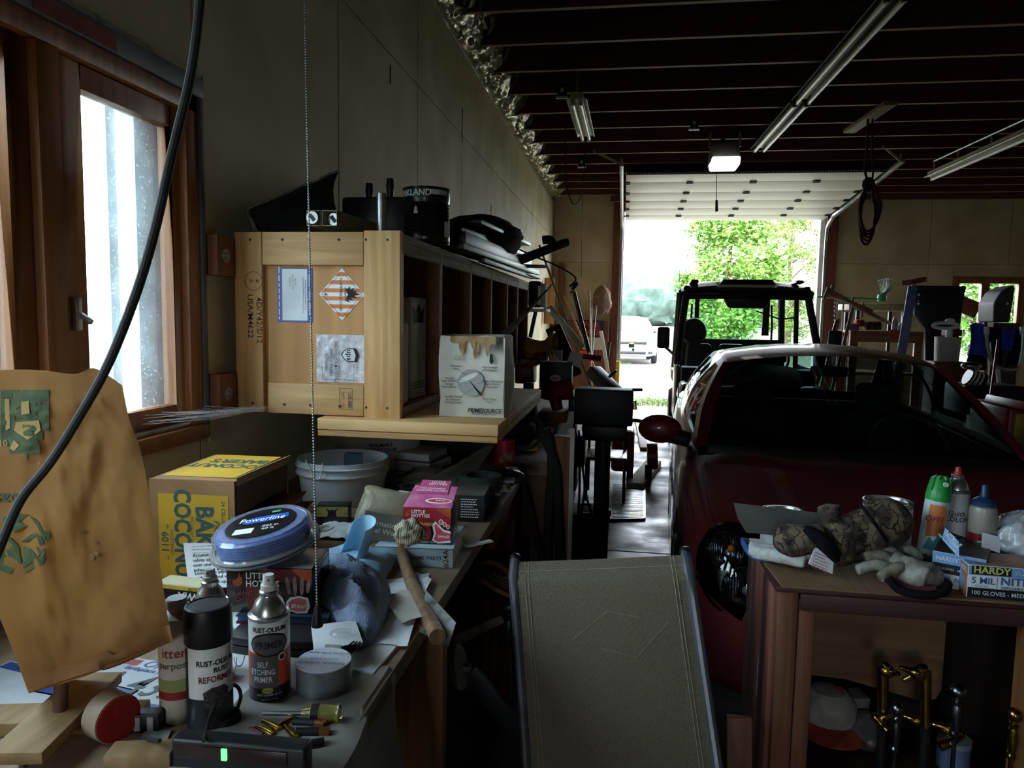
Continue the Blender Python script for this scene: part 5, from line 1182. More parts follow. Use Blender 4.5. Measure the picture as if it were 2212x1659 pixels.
    wx = light.get('wheel_side', 1) * .36
    M = TR((wx, side[0] + .46, .90), (rad(62), 0, 0)); sw = thing_part('steering_wheel', t)
    MB().tube([(.185 * cos(a), .185 * sin(a), 0) for a in [2 * pi * k / 28 for k in range(28)]], .016, 8, True, M).build('rim', mat('wheel_grey', '303437', rough=.6), sw, world=False)
    MB().box((0, 0, -.01), (.34, .06, .03), M).build('spoke', M_dkplastic, sw, world=False, bevel=.01); MB().cyl(M @ Vector((0, 0, 0)), M @ Vector((0, 0, -.25)), .04).build('column', M_dkplastic, sw, world=False)
    MB().box((0, ws1[1] + .06, ws1[2] - .09), (.2, .03, .06)).build('rear_view_mirror', M_dkplastic, t, world=False, bevel=.012)
    return t, prof, base
def thing_part(name, parent):
    o = bpy.data.objects.new(name, None); COL.objects.link(o); o.parent = parent; o.empty_display_size = .05; return o
M_gun0 = mat('lamp_dark_metal', '2a2b2d', rough=.3, metal=.8)  # dark metal for the back of the headlamp bowl
M_refl = mat('ribbed_reflector', '8a8c8e', '1c1c1e', kind='wave', s=34, rough=.22, metal=1, lo=.2, hi=.8)
def lampF(s):
    n = Vector((s * .42, -.80, .42)).normalized(); yv = Vector((0, .35, 1)); yv = (yv - n * yv.dot(n)).normalized()
    return frame(Vector((s * .635, .30, .655)) + n * .012, yv.cross(n), yv)
M_cred = mat_paint('car_dark_red', '74222a', .42, .55, .1, '662a2e')
# rows: distance from nose, half width, top z, belt z, sill z
S = [(0, .10, .56, .54, .30), (.04, .42, .60, .56, .25), (.12, .62, .645, .60, .22), (.30, .765, .72, .675, .20), (.55, .825, .79, .75, .20), (.9, .85, .862, .82, .20), (1.25, .86, .925, .87, .20), (1.6, .862, .95, .895, .20), (2.4, .862, .97, .915, .2), (3.3, .855, .985, .935, .21), (3.9, .83, 1.0, .95, .23), (4.15, .78, .99, .93, .27), (4.32, .62, .93, .86, .34), (4.38, .2, .8, .75, .42)]
red, prf, bsf = car('sedan', 'dark red sedan parked nose-first with its hood towards the right bench', (1.045, 2.30, 0), rad(-3.2), M_cred, S, None, None, .86, (.82, 3.45), .31,
    ((.70, 1.20, .955, .13), (.555, 1.98, 1.365, .10)), .055, ((.54, 3.15, 1.36, .05), (.66, 3.85, 1.02, .08)), (1.30, 3.95, .80, .915, 2.06, 3.18, .58, 1.315), (.36, 1.10), {'wheel_side': 1}, lambda c: any((lambda q: (q.x / .128) ** 2 + (q.y / .158) ** 2 < 1 and abs(q.z) < .22)(lampF(s).inverted() @ c) for s in (-1, 1)))
# hood seams
for s in (-1, 1):
    pts = []
    for k in range(14):
        u = .42 + .7 * k / 13; w, zt, zb, zl = prf(u); x = w * .83; pts.append((s * x, u, zb + (zt - zb) * .32 + .014))
    MB().tube(pts, .0035, 5).build('hood_seam', M_dkplastic, red, world=False)
# headlamps: dark bowl, two round reflectors, amber bulb, clear cover
for s in (-1, 1):
    hl = thing_part('headlamp', red); F = lampF(s); G = lambda rx, ry, z, N=40: [(rx * cos(2 * pi * k / N) + (.02 * s * sin(2 * pi * k / N)), ry * sin(2 * pi * k / N), z) for k in range(N)]
    def ring(a, c): 
        b = MB(); N = len(a); b.add(a + c, [(i, (i + 1) % N, N + (i + 1) % N, N + i) for i in range(N)], F); return b
    ring(G(.135, .165, .030), G(.11, .135, -.09)).build('bowl', M_dkplastic, hl, world=False)
    b = MB(); b.add(G(.11, .135, -.09), [tuple(range(40))], F); b.build('bowl_back', M_gun0, hl, world=False)
    ring(G(.137, .167, .032), G(.127, .157, .04)).build('bezel', M_chrome, hl, world=False)
    for (x, y, r) in ((.035 * s, .062, .066), (-.035 * s, -.068, .072)):
        MB().lathe([(r, .02), (r * .85, -.01), (r * .5, -.045), (0, -.06)], 28, F @ TR((x, y, 0)), False).build('reflector', M_refl, hl, world=False)
        MB().lathe([(r, .02), (r * 1.06, .024), (r * 1.06, .014), (r, .012)], 28, F @ TR((x, y, 0)), False).build('reflector_ring', M_chrome, hl, world=False)
        MB().ball((x, y, -.02), .014, 12, 8, F).build('bulb', M_clear, hl, world=False)
    MB().ball((.02 * s, .075, -.0), .013, 12, 8, F).build('amber_bulb', mat('amber_glass', 'e07818', rough=.15, trans=.3), hl, world=False)
    MB().grid(lambda u, v: tuple(F @ Vector((.137 * v * cos(2 * pi * u), .167 * v * sin(2 * pi * u), .04 + .045 * (1 - v * v)))), 36, 10, None, True).build('lens', thin_glass('lamp_lens', (.9, .92, .93), .02), hl, world=False)
MB().bb((-.28, -.012, .36), (.28, .06, .44)).build('lower_grille', M_dkplastic, red, world=False, bevel=.01)
MB().tube([(-.80, 3.6, .93), (-.82, 3.62, 1.3), (-.83, 3.68, 1.98)], [.004, .0025, .0015], 6).build('antenna', M_dkplastic, red, world=False)
# white reflections are real: nothing else on the paint

# ---- white crossover on the gravel drive
S2 = [(0, .10, .80, .78, .40), (.05, .55, .88, .84, .32), (.15, .78, .96, .90, .28), (.4, .90, 1.03, .96, .26), (.9, .94, 1.10, 1.03, .26), (1.3, .95, 1.16, 1.06, .26), (2.4, .955, 1.18, 1.1, .26), (3.6, .95, 1.2, 1.14, .28), (4.4, .92, 1.2, 1.14, .34), (4.7, .8, 1.1, 1.0, .4), (4.8, .3, .95, .9, .5)]
M_cw = mat_paint('car_white', 'a9aeb2', .25, 1, 0)
q = AZ(1366, 776, GZ + .02); q = AY(1366, 690, 25.5)
wc, p2, b2 = car('crossover', 'white crossover parked outside on the gravel, facing the garage', (q.x, 25.5, GZ + .02), rad(2), M_cw, S2, None, None, .95, (.95, 3.75), .36,
    ((.78, 1.25, 1.17, .14), (.62, 2.05, 1.66, .10)), .05, ((.62, 3.9, 1.64, .05), (.72, 4.55, 1.2, .06)), (1.35, 4.5, .88, 1.1, 2.15, 3.95, .66, 1.61), (.3, 1.15), {})
b = MB(); b.bb((-.52, -.01, .70), (.52, .12, .80)); b.build('upper_grille', M_dkplastic, wc, world=False, bevel=.02)
MB().bb((-.56, -.01, .56), (.56, .1, .585)).build('grille_bar', M_chrome, wc, world=False, bevel=.008); MB().bb((-.5, -.005, .36), (.5, .1, .46)).build('lower_grille', M_dkplastic, wc, world=False, bevel=.02)
MB().prism([(-.09, -.015), (-.03, -.015), (-.025, -.03), (.025, -.03), (.03, -.015), (.09, -.015), (.08, .015), (.03, .015), (.025, .03), (-.025, .03), (-.03, .015), (-.08, .015)], 0, .02, TR((0, -.02, .74), (rad(90), 0, 0))).build('badge', mat('badge_gold', 'b8a05a', rough=.3, metal=.8), wc, world=False)
for s in (-1, 1):
    MB().box((s * .70, .14, .86), (.34, .1, .14), rot=(0, 0, s * rad(28))).build('headlamp', M_chrome, wc, world=False, bevel=.03); MB().box((s * .66, .06, .42), (.16, .06, .08), rot=(0, 0, s * rad(18))).build('fog_lamp', M_dkplastic, wc, world=False, bevel=.02)

# ---- green-black utility side-by-side in the doorway
UY = 7.75
ut = thing('utility_vehicle', 'dark green side-by-side utility vehicle with a cab, parked in the doorway', 'utility vehicle', (1.235, UY + .1, 0), rad(-2)); ut.scale = (.90, 1, 1)
M_ug = mat_paint('utv_green', '3c4436', .45, .3, 0, '2f362b'); M_uroof = mat('utv_roof', '2a2d30', '3a3d40', s=5, rough=.35); M_utg = thin_glass('utv_glass', (.86, .97, .93), .03, .03)
def U(name, m, mb, par=None, **k): return mb.build(name, m, par or ut, world=False, **k)
U('roof', M_uroof, MB().grid(lambda a, b: ((a - .5) * 1.46 * (1 - .05 * b), -.08 + 1.75 * b, 1.90 + .07 * (1 - (2 * a - 1) ** 4) + .02 * sin(pi * b) - .05 * (1 - min(1, 6 * b)) - (.035 if .28 < a < .72 and b < .12 else 0)), 30, 16), thick=.05, bevel=0)
U('roof_visor', M_dkplastic, MB().box((0, -.06, 1.955), (.62, .12, .05), taper=(.86, .7)), bevel=.012); 
for s in (-1, 1): U('roof_rib', M_uroof, MB().box((s * .58, .7, 1.965), (.10, 1.5, .03), taper=(.7, .98)), bevel=.01)
for s in (-1, 1):
    U('pillar', M_dkplastic, MB().tube([(s * .76, -.42, 1.12), (s * .70, -.12, 1.62), (s * .66, .0, 1.90)], .042, 8)); U('pillar', M_dkplastic, MB().tube([(s * .72, 1.55, .95), (s * .68, 1.55, 1.90)], .045, 8)); U('pillar', M_dkplastic, MB().tube([(s * .74, .75, 1.0), (s * .70, .7, 1.9)], .03, 8))
    U('door', M_ug, MB().box((s * .74, .30, .78), (.05, .95, .62)), bevel=.03); U('front_fender', M_ug, MB().box((s * .60, -.72, .86), (.34, .62, .20), taper=(.8, .85)), bevel=.05); U('rear_fender', M_ug, MB().box((s * .62, 1.75, .86), (.28, .9, .16)), bevel=.04)
    w = thing_part('side_mirror', ut); U('mirror_shell', M_dkplastic, MB().box((s * .92, -.28, 1.37), (.14, .06, .22)), w, bevel=.025); U('mirror_arm', M_galv, MB().tube([(s * .90, -.27, 1.28), (s * .80, -.28, 1.2), (s * .76, -.32, 1.25)], .016, 8), w)
    for yv in (-.72, 1.7):
        w = thing_part('wheel', ut); M = TR((s * .66, yv, .34), (0, rad(90) * s, 0)); U('tire', M_tire, MB().lathe([(.16, -.12), (.31, -.12), (.34, -.08), (.34, .08), (.31, .12), (.16, .12)], 28, M), w); U('rim', M_dkplastic, MB().lathe([(0, .06), (.12, .05), (.165, .11)], 24, M), w)
U('hood', M_ug, MB().grid(lambda a, b: ((a - .5) * 1.05, -1.05 + .68 * b, .80 + .30 * b ** .7 + .04 * (1 - (2 * a - 1) ** 2)), 14, 10), thick=.03); U('front_grille', M_dkplastic, MB().box((0, -1.06, .66), (1.0, .08, .34)), bevel=.03)
for s in (-1, 1): U('headlamp', M_chrome, MB().box((s * .40, -1.09, .74), (.2, .05, .1)), bevel=.02)
U('frame_floor', M_dkplastic, MB().bb((-.7, -.9, .34), (.7, 2.2, .44)), bevel=.01)
fr_ = MB(); fr_.tube([(-.70, -.12, 1.80), (0, -.16, 1.81), (.70, -.12, 1.80)], .03, 8); U('windshield_header', M_dkplastic, fr_)
U('windshield_top_band', M_dkplastic, MB().grid(lambda a, b: ((a - .5) * 1.36, -.12 + .06 * b, 1.80 + .1 * b), 10, 3), thick=.012); U('mirror_console', M_dkplastic, MB().box((0, -.10, 1.76), (.42, .08, .15), taper=(1.35, 1)), bevel=.03)
U('windshield', M_utg, MB().grid(lambda a, b: ((a - .5) * (1.46 - .12 * b), -.42 + .30 * b, 1.12 + .68 * b), 8, 6)); U('dashboard', M_dkplastic, MB().grid(lambda a, b: ((a - .5) * 1.42, -.44 + .34 * b, 1.08 + .05 * sin(pi * b) - .1 * b), 14, 6), thick=.2); U('instrument_pod', M_dkplastic, MB().box((-.1, -.22, 1.17), (.36, .14, .07)), bevel=.02)
U('rear_panel', M_dkplastic, MB().bb((-.70, 1.52, .9), (.70, 1.56, 1.33)), bevel=.02)
for s in (-1, 1): U('rear_window_post', M_dkplastic, MB().bb((s * .44 - .03 * (s < 0) - .0, 1.52, 1.38), (s * .44 + .09 * (1 if s > 0 else .33), 1.57, 1.9)))
U('rear_window', M_utg, MB().bb((-.46, 1.54, 1.33), (.46, 1.545, 1.88)), smooth=False)
for x in (-.42, .0, .42): 
    w = thing_part('seat', ut); U('seat_back', M_dkplastic, MB().box((x, 1.12, .98), (.40, .12, .60), rot=(rad(-8), 0, 0), taper=(.8, .8)), w, bevel=.05, bseg=3); U('seat_cushion', M_dkplastic, MB().box((x, .82, .72), (.42, .5, .14)), w, bevel=.04)
U('driver_headrest', M_dkplastic, MB().lathe([(0, -.05), (.15, -.05), (.17, 0), (.15, .05), (0, .05)], 24, TR((-.50, 1.06, 1.42), (rad(80), 0, 0))))
w = thing_part('steering_wheel', ut); M = TR((.36, .12, 1.17), (rad(60), 0, 0)); U('rim', M_dkplastic, MB().tube([(.17 * cos(a), .17 * sin(a), 0) for a in [2 * pi * k / 24 for k in range(24)]], .015, 8, True, M), w); U('hub', M_dkplastic, MB().box((0, 0, -.02), (.3, .06, .04), M), w, bevel=.01)
for k, x in enumerate((-.52, .52)): U('seat_belt', M_dkplastic, MB().tube([(x, 1.35, 1.75), (x * 1.02, 1.3, 1.5), (x * 1.0, 1.25, 1.2)], .014, 6))
U('cargo_bed', M_ug, MB().bb((-.68, 1.62, .82), (.68, 2.7, 1.12)), bevel=.03)
U('wiper_arm', M_dkplastic, MB().tube([(.1, -.13, 1.66), (.35, -.19, 1.58), (.55, -.16, 1.6)], .008, 5))
# ================================================================== SLING CHAIR
M_sling = mat('taupe_mesh_fabric', '857b66', '6a6252', s=420, rough=.8, bump=.6, detail=2); M_frame_ch = mat('chair_frame_grey', '777b82', '4d5158', s=6, rough=.4, metal=.5)
A = AY(1112, 1222, 1.80); B = AY(1478, 1207, 1.82); Cc = AY(1546, 1680, 1.66); Dd = AY(1146, 1680, 1.64)
chr_ = thing('sling_chair', 'taupe mesh sling chair seen from behind, standing between the benches', 'chair', ((A.x + B.x) / 2, 1.75, 0))
def back(u, v):
    p = A.lerp(B, u).lerp(Dd.lerp(Cc, u), v); sag = .018 * sin(pi * u) * min(1, 2 * v + .2); roll = .045 * max(0, 1 - v / .10) ** 2
    return p + Vector((0, -sag + roll + .01 * sin(pi * v), -.005 * max(0, 1 - v / .1)))
bk_ = MB().grid(back, 40, 50).build('back_sling', M_sling, chr_, thick=.0015)
tl = []; tr_ = []
for k in range(16):
    v = k / 15; tl.append(back(0, v) + Vector((-.008, .006, 0))); tr_.append(back(1, v) + Vector((.008, .006, 0)))
MB().tube(tl + [Vector((tl[-1].x, tl[-1].y - .02, .02))], .0135, 10).build('side_tube', M_frame_ch, chr_); MB().tube(tr_ + [Vector((tr_[-1].x, tr_[-1].y - .02, .02))], .0135, 10).build('side_tube', M_frame_ch, chr_)
for q in (tl[0], tr_[0]): MB().ball((q.x, q.y + .01, q.z + .004), (.016, .02, .014), 12, 8).build('end_cap', M_blackp, chr_)
M_thr = mat('seam_thread', '9d9480', rough=.8)
for u0 in (.055, .075, .925, .945): MB().tube([back(u0, k / 30) + Vector((0, -.0018, 0)) for k in range(31)], .0009, 4).build('seam', M_thr, chr_)
MB().tube([back(k / 20, .035) + Vector((0, -.002, 0)) for k in range(21)], .0009, 4).build('seam', M_thr, chr_)
for pts in (((.30, .37), (.52, .235), (.70, .27)), ((.47, .41), (.66, .455), (.86, .30))): MB().tube([back(*p) + Vector((0, -.002, 0)) for p in pts], .0007, 4).build('show_through_line', M_thr, chr_)  # pale lines standing in for edges of something behind the mesh
y1 = Dd.y; MB().grid(lambda u, v: (Dd.x + (Cc.x - Dd.x) * u, y1 + .03 + .5 * v, .40 + .03 * v - .04 * sin(pi * v)), 10, 10).build('seat_sling', M_sling, chr_, thick=.0015)
for x in (Dd.x, Cc.x): MB().tube([(x, y1 + .02, .40), (x, y1 + .52, .43), (x, y1 + .56, .02)], .0125, 8).build('front_leg', M_frame_ch, chr_)

# ================================================================== RIGHT BENCH CABINET
RY = 1.79; RZ = .90
M_rb = wood('stained_red_brown', '7d5138', '5c3624', 'z', 6, .6, .2); M_rbx = wood('stained_dark_rail', '4a2a24', '33201c', 'x', 6, .5, .15); M_rply = wood('rough_plywood', '9a7452', '7c5a3e', 'x', 4, .75, .2, knot='30180c')
c0 = AY(1684, 1268, RY); rx0 = c0.x; cab = thing('cabinet_bench', 'old red-brown wooden cabinet bench with an open front, right of the sling chair', 'cabinet', (rx0 + .45, 2.0, 0))
rx1 = rx0 + 1.15
MB().bb((rx0, RY, 0), (rx0 + .046, RY + .06, RZ - .003)).build('corner_post', M_rb, cab, bevel=.004); MB().bb((rx0 + .048, RY + .004, 0), (rx0 + .088, RY + .045, RZ - .02)).build('inner_post', M_rb, cab, bevel=.004)
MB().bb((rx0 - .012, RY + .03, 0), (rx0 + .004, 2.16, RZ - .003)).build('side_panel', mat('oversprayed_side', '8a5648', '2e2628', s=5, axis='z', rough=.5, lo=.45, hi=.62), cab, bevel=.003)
M_smear = mat('paint_smear', '7f93a4', rough=.6); 
MB().bb((rx0 + .05, RY - .004, RZ - .048), (rx1, RY + .03, RZ - .005)).build('front_rail', M_rbx, cab, bevel=.003)
MB().bb((rx0 - .01, RY - .005, RZ - .004), (rx1, 2.18, RZ + .010)).build('bench_top', M_rbx, cab, bevel=.003)
T = RZ + .012
pa = AY(1755, 1290, 2.05); pb = AY(2032, 1520, 2.05)
b = MB(); r = .03; poly_ = [(pa.x - .05, RZ - .01), (pb.x, RZ - .01), (pb.x, pb.z + .04), (pb.x - .012, pb.z + .012), (pb.x - .04, pb.z), (pa.x + .10, pb.z + .045), (pa.x - .05, pb.z + .05)]
b.prism(poly_, 0, .012, Matrix(((1, 0, 0, 0), (0, 0, 1, 2.05), (0, 1, 0, 0), (0, 0, 0, 1)))); b.build('back_board', M_rply, cab, bevel=.002)
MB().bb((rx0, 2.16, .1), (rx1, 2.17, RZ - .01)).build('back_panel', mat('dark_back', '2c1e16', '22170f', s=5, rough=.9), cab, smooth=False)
q = AY(2120, 1500, 2.0); MB().bb((q.x, 1.84, .1), (q.x + .25, 1.86, RZ - .05)).build('right_panel', wood('warm_panel', '9a6d3c', '7a5029', 'z', 4, .6, .12), cab, smooth=False)
MB().bb((rx0, RY + .02, .36), (rx1, 2.15, .38)).build('shelf_board', M_rbx, cab, bevel=.003)
MB().bb((rx1 - .05, RY, 0), (rx1, RY + .05, RZ - .005)).build('corner_post', M_rb, cab, bevel=.004)
MB().bb((rx0 - .0125, 1.93, .55), (rx0 - .0128, 1.945, .66)).build('paint_smear', M_smear, cab, smooth=False)
p = AY(1606, 1600, 1.74); t = thing('offcut_board', 'short brown board leaning at the foot of the cabinet bench', 'board', (p.x, 1.74, 0)); MB().bar((p.x + .01, 1.70, 0), (p.x - .01, 1.76, AY(1600, 1552, 1.75).z), .06, .02, (0, 1, 0)).build('board', M_rb, t, bevel=.003)
# cardboard sheet on top
P = [AZ(x, y, T) for x, y in ((1690, 1268), (2230, 1308), (2230, 1240), (1640, 1205))]; P[1].x += .1; P[2].x += .1
M_cb = mat('flat_cardboard', '8a6a4c', '74573c', s=7, rough=.85)
t = thing('cardboard_sheet', 'flattened piece of brown cardboard covering the cabinet bench top', 'cardboard', P[0]); MB().prism([(p.x, p.y) for p in P], T - .001, T + .003).build('cardboard', M_cb, t)
lines(t, frame((0, 0, T + .0032), (1, 0, 0), (0, 1, 0)), [(AZ(x0, y0, T).x, AZ(x0, y0, T).y, AZ(x1, y1, T).x, AZ(x1, y1, T).y) for x0, y0, x1, y1 in ((1745, 1272, 1700, 1215), (1850, 1280, 1800, 1220), (1880, 1285, 1850, 1245))], .002, mat('card_crease', '6a4f36', rough=.9), name='crease')
T += .004
# merged soft shapes (gloves)
def blob(name, m, items, parent=None, voxel=.006, noise_=(.0, 20), smooth_=4):
    b = MB()
    for it in items:
        if it[0] == 'b': b.ball(it[1], it[2], 18, 12, it[3] if len(it) > 3 else None)
        else: b.tube(spline(it[1], 5), [x for x in it[2]] if not isinstance(it[2], (list, tuple)) else [it[2][0] + (it[2][-1] - it[2][0]) * i / (5 * (len(it[1]) - 1)) for i in range(5 * (len(it[1]) - 1) + 1)], 12)
    tmp = b.build('tmp_shape', None, None, smooth=False); og = tmp.location.copy()
    md = tmp.modifiers.new('r', 'REMESH'); md.mode = 'VOXEL'; md.voxel_size = voxel; ms = tmp.modifiers.new('s', 'SMOOTH'); ms.iterations = smooth_; ms.factor = .5
    me = bpy.data.meshes.new_from_object(tmp.evaluated_get(bpy.context.evaluated_depsgraph_get())); bpy.data.objects.remove(tmp)
    if noise_[0]:
        for v in me.vertices:
            w = v.co + og; f_ = noise_[1]; n_ = mnoise.noise(w * f_) + .5 * mnoise.noise(w * f_ * 2.3); v.co += v.normal * noise_[0] * n_
    me.materials.clear(); me.materials.append(m); me.shade_smooth(); me.name = name
    o = bpy.data.objects.new(name, me); COL.objects.link(o)
    if parent: me.transform(wm(parent).inverted() @ Matrix.Translation(og)); o.parent = parent
    else: o.location = og
    return o
def M_camo_():
    m = mat('camo_bark', '6f5e4c', '3c3026', s=26, rough=.9, bump=.2, lo=.42, hi=.56); n = m.node_tree.nodes; L = m.node_tree.links
    w = n.new('ShaderNodeTexWave'); w.inputs['Scale'].default_value = 9; w.inputs['Distortion'].default_value = 18; w.inputs['Detail'].default_value = 3; w.inputs['Detail Scale'].default_value = 2
    r = n.new('ShaderNodeValToRGB'); r.color_ramp.elements[0].position = .04; r.color_ramp.elements[1].position = .12; tc = [x for x in n if x.type == 'TEX_COORD'][0]; L.new(tc.outputs['Object'], w.inputs[0]); L.new(w.outputs[0], r.inputs[0])
    r.color_ramp.elements[0].color = C('1c1612'); r.color_ramp.elements[1].color = (1, 1, 1, 1)
    x = n.new('ShaderNodeMix'); x.data_type = 'RGBA'; x.blend_type = 'MULTIPLY'; x.inputs[0].default_value = .9; rp = [k for k in n if k.type == 'VALTORGB'][0]
    L.new(rp.outputs[0], x.inputs[6]); L.new(r.outputs[0], x.inputs[7]); L.new(x.outputs[2], n['Principled BSDF'].inputs['Base Color']); return m
M_camo = M_camo_(); M_fleece = mat('black_fleece', '1b1b1e', '131315', s=60, rough=1, spec=.1)
def G(x, y, yy): return AY(x, y, yy)
mt = thing('camo_mitten', 'thick camouflage hunting mitten with its thumb sticking up on the bench top', 'mitten', AZ(1800, 1215, T))
yy = 1.93
blob('mitten_shell', M_camo, [('t', [G(1790, 1175, yy - .03), G(1845, 1160, yy - .01), G(1900, 1140, yy), G(1930, 1125, yy + .01)], (.062, .060)), ('b', G(1912, 1130, yy), (.066, .060, .066)), ('t', [G(1800, 1160, yy), G(1795, 1120, yy - .01), G(1790, 1092, yy - .01)], (.034, .030)), ('b', G(1815, 1170, yy), (.058, .055, .048))], mt, .007, (.003, 30))
fl2 = thing('camo_mitten', 'second camouflage mitten lying flat under the first one, to its left', 'mitten', AZ(1720, 1215, T))
blob('mitten_flap', M_camo, [('t', [G(1700, 1172, yy - .04), G(1740, 1165, yy - .05), G(1780, 1165, yy - .05)], (.040, .036)), ('b', G(1712, 1168, yy - .03), (.050, .05, .044))], fl2, .007, (.003, 30))
MB().tube(spline([G(1738, 1140, yy - .075), G(1765, 1160, yy - .085), G(1790, 1185, yy - .09), G(1808, 1212, yy - .088)], 6), [.008 + .012 * sin(pi * min(1, k / 18)) for k in range(19)], 10).build('fleece_cuff', M_fleece, mt)
pts = [G(1858, 1088, yy - .02), G(1878, 1115, yy - .075), G(1900, 1145, yy - .075), G(1916, 1170, yy - .06)]; MB().tube(spline(pts, 6), .0045, 8).build('wrist_strap', M_fleece, mt)
# hand warmer sachet
P = [G(1745, 1218, 1.83), G(1797, 1240, 1.83), G(1800, 1205, 1.85), G(1765, 1168, 1.86)]
s_ = sheet(*P, 8, 8, .0015, 2, 7).build('warmer_sachet', M_paper, thick=.004); tag(s_, 'white and red printed hand warmer sachet leaning on the camouflage mitten', 'packet'); F = frame((P[0] + P[2]) / 2 + Vector((0, -.008, 0)), P[1] - P[0], P[3] - P[0])
fineprint(s_, F, -.02, -.025, .02, .02, 6, mat('sachet_red', 'b85a58'), .002)
# knit work glove with blue hem at the far left
wg = thing('cotton_glove', 'white cotton work glove with blue hem under the mitten at the bench corner', 'glove', AZ(1650, 1210, T))
blob('glove_body', mat('cotton_white', 'cfd0cc', 'b4b5b0', s=60, rough=.95), [('t', [G(1618, 1185, 1.97), G(1660, 1192, 1.95), G(1720, 1205, 1.91)], (.020, .022)), ('t', [G(1625, 1192, 1.93), G(1680, 1200, 1.90), G(1740, 1212, 1.88)], (.018, .02))], wg, .005, (.002, 40))
M_hem = mat('hem_blue', '2f5f9e', '244a80', s=40, rough=.9)
for k in range(3): MB().tube(spline([G(1603, 1162 + 4 * k, 1.985), G(1614, 1182 + 5 * k, 1.97), G(1632, 1200 + 3 * k, 1.95), G(1668, 1212, 1.925)], 5), .005, 8).build('blue_hem', M_hem, wg)
# leather-palmed camo glove
lg = thing('work_glove', 'worn grey camouflage work glove with a black and red cuff on the bench edge', 'glove', AZ(1960, 1270, T)); M_wg = mat('worn_glove', '9d9a90', '6a665c', s=34, rough=.85, bump=.4, lo=.4, hi=.6)
yy = 1.84
blob('glove_palm', M_wg, [('t', [G(1925, 1215, yy + .03), G(1965, 1235, yy), G(2010, 1252, yy - .03)], (.034, .04)), ('b', G(1985, 1240, yy), (.055, .05, .032))], lg, .0055, (.003, 40))
for (a, c, r) in (((1930, 1230, yy), (1850, 1232, yy - .01), .013), ((1935, 1215, yy + .03), (1868, 1205, yy + .02), .014), ((1945, 1208, yy + .05), (1895, 1190, yy + .05), .013), ((1985, 1212, yy + .07), (1950, 1188, yy + .08), .013), ((1975, 1225, yy - .0), (1900, 1250, yy - .03), .014)):
    p = G(*a); q = G(*c); blob('finger', M_wg if r != .014 else mat('camo_finger', '5c5242', '8a8474', s=50, rough=.9), [('t', [p, p.lerp(q, .5) + Vector((0, 0, .012)), q], (r + .003, r))], lg, .004, (.0015, 60))
MB().tube(spline([G(1918, 1248, yy - .06), G(1945, 1275, yy - .075), G(2000, 1286, yy - .085), G(2040, 1278, yy - .07), G(2048, 1262, yy - .03)], 6), .010, 10).build('cuff', M_fleece, lg); MB().tube(spline([G(1930, 1255, yy - .045), G(1965, 1274, yy - .06), G(2020, 1274, yy - .06)], 6), .010, 10).build('cuff_lining', mat('cuff_red', '5a2026', rough=.9), lg)
# steel scraper sheet leaning
P = [G(1585, 1086, 2.02), G(1788, 1110, 2.02), G(1790, 1160, 2.0), G(1690, 1158, 1.98), G(1612, 1150, 1.98), G(1594, 1120, 2.0)]
pt = MB(); pt.add(P, [tuple(range(6))]); tag(pt.build('steel_plate', mat('dull_steel', '8b8a84', '6f6e6a', s=8, rough=.4, metal=.7), thick=.002, smooth=False), 'dull grey steel plate propped behind the gloves at the bench corner', 'plate')
# paint cans
def paint_can(label, x, y, r, h, m):
    t = thing('paint_can', label, 'can', (x, y, T)); MB().lathe([(r, 0), (r, h - .006), (r * 1.03, h - .004), (r * 1.03, h + .001), (r * .96, h + .002), (r * .95, h - .005), (r * .88, h - .005), (r * .86, h + .0015), (r * .80, h + .0015), (r * .78, h - .004), (0, h - .004)], 36).build('can_body', M_tin, t, world=False)
    MB().lathe([(r + .0006, .008), (r + .0006, h - .012)], 36, None, False).build('paper_label', m, t, world=False); MB().tube([(r * cos(a), -.0 + r * sin(a) * 1.0, h * .5 + .0) for a in (0, pi)] if False else [(r * 1.02 * cos(a), -r * 1.02 * abs(sin(a)), h * .75 - .03 * sin(a)) for a in [pi * k / 12 for k in range(13)]], .0015, 6).build('wire_handle', M_steel, t, world=False); return t
p = G(1691, 1108, 2.10); paint_can('wide paint can with a white smeared lid behind the steel plate', p.x, 2.10, .057, G(1691, 1102, 2.10).z - T, mat('can_label_grey', '9a9c9c', 'c4c6c6', s=9, rough=.5))
p = G(1915, 1085, 2.10); paint_can('white labelled quart paint can standing behind the camouflage mitten', p.x, 2.09, .062, G(1915, 1082, 2.09).z - T, mat('can_label_white', 'd5dbdb', 'bcc4c6', s=12, rough=.5))
# insect repellent can, green cap
p = G(2008, 1120, 1.99); t = thing('repellent_can', 'insect repellent spray can with a green cap and an orange label, tilted slightly', 'can', (p.x, 1.99, T), rot=(0, rad(5), 0)); r = .0285; h = G(2008, 1078, 1.99).z - T
MB().lathe([(0, 0), (r, 0), (r, h)], 30).build('can_body', mat('can_mint', 'cfe0de', 'bcd2d2', s=14, rough=.3), t, world=False); H2 = G(2012, 1026, 1.99).z - T
MB().lathe([(r * 1.03, h), (r * 1.03, h + .012), (r * .98, h + .026), (r * .8, H2 - .008), (r * .45, H2), (0, H2)], 28).build('green_cap', mat('cap_green', '2f9a48', rough=.35), t, world=False, disp=lambda q: Vector((0, .010, 0)) if (q.y < -.012 and q.z > h + .03) else Vector())
MB().cyl((.004, -.02, H2 - .018), (.004, -.026, H2 - .018), .006, n=12).build('spray_button', mat('button_white', 'c8d8cc', rough=.4), t, world=False)
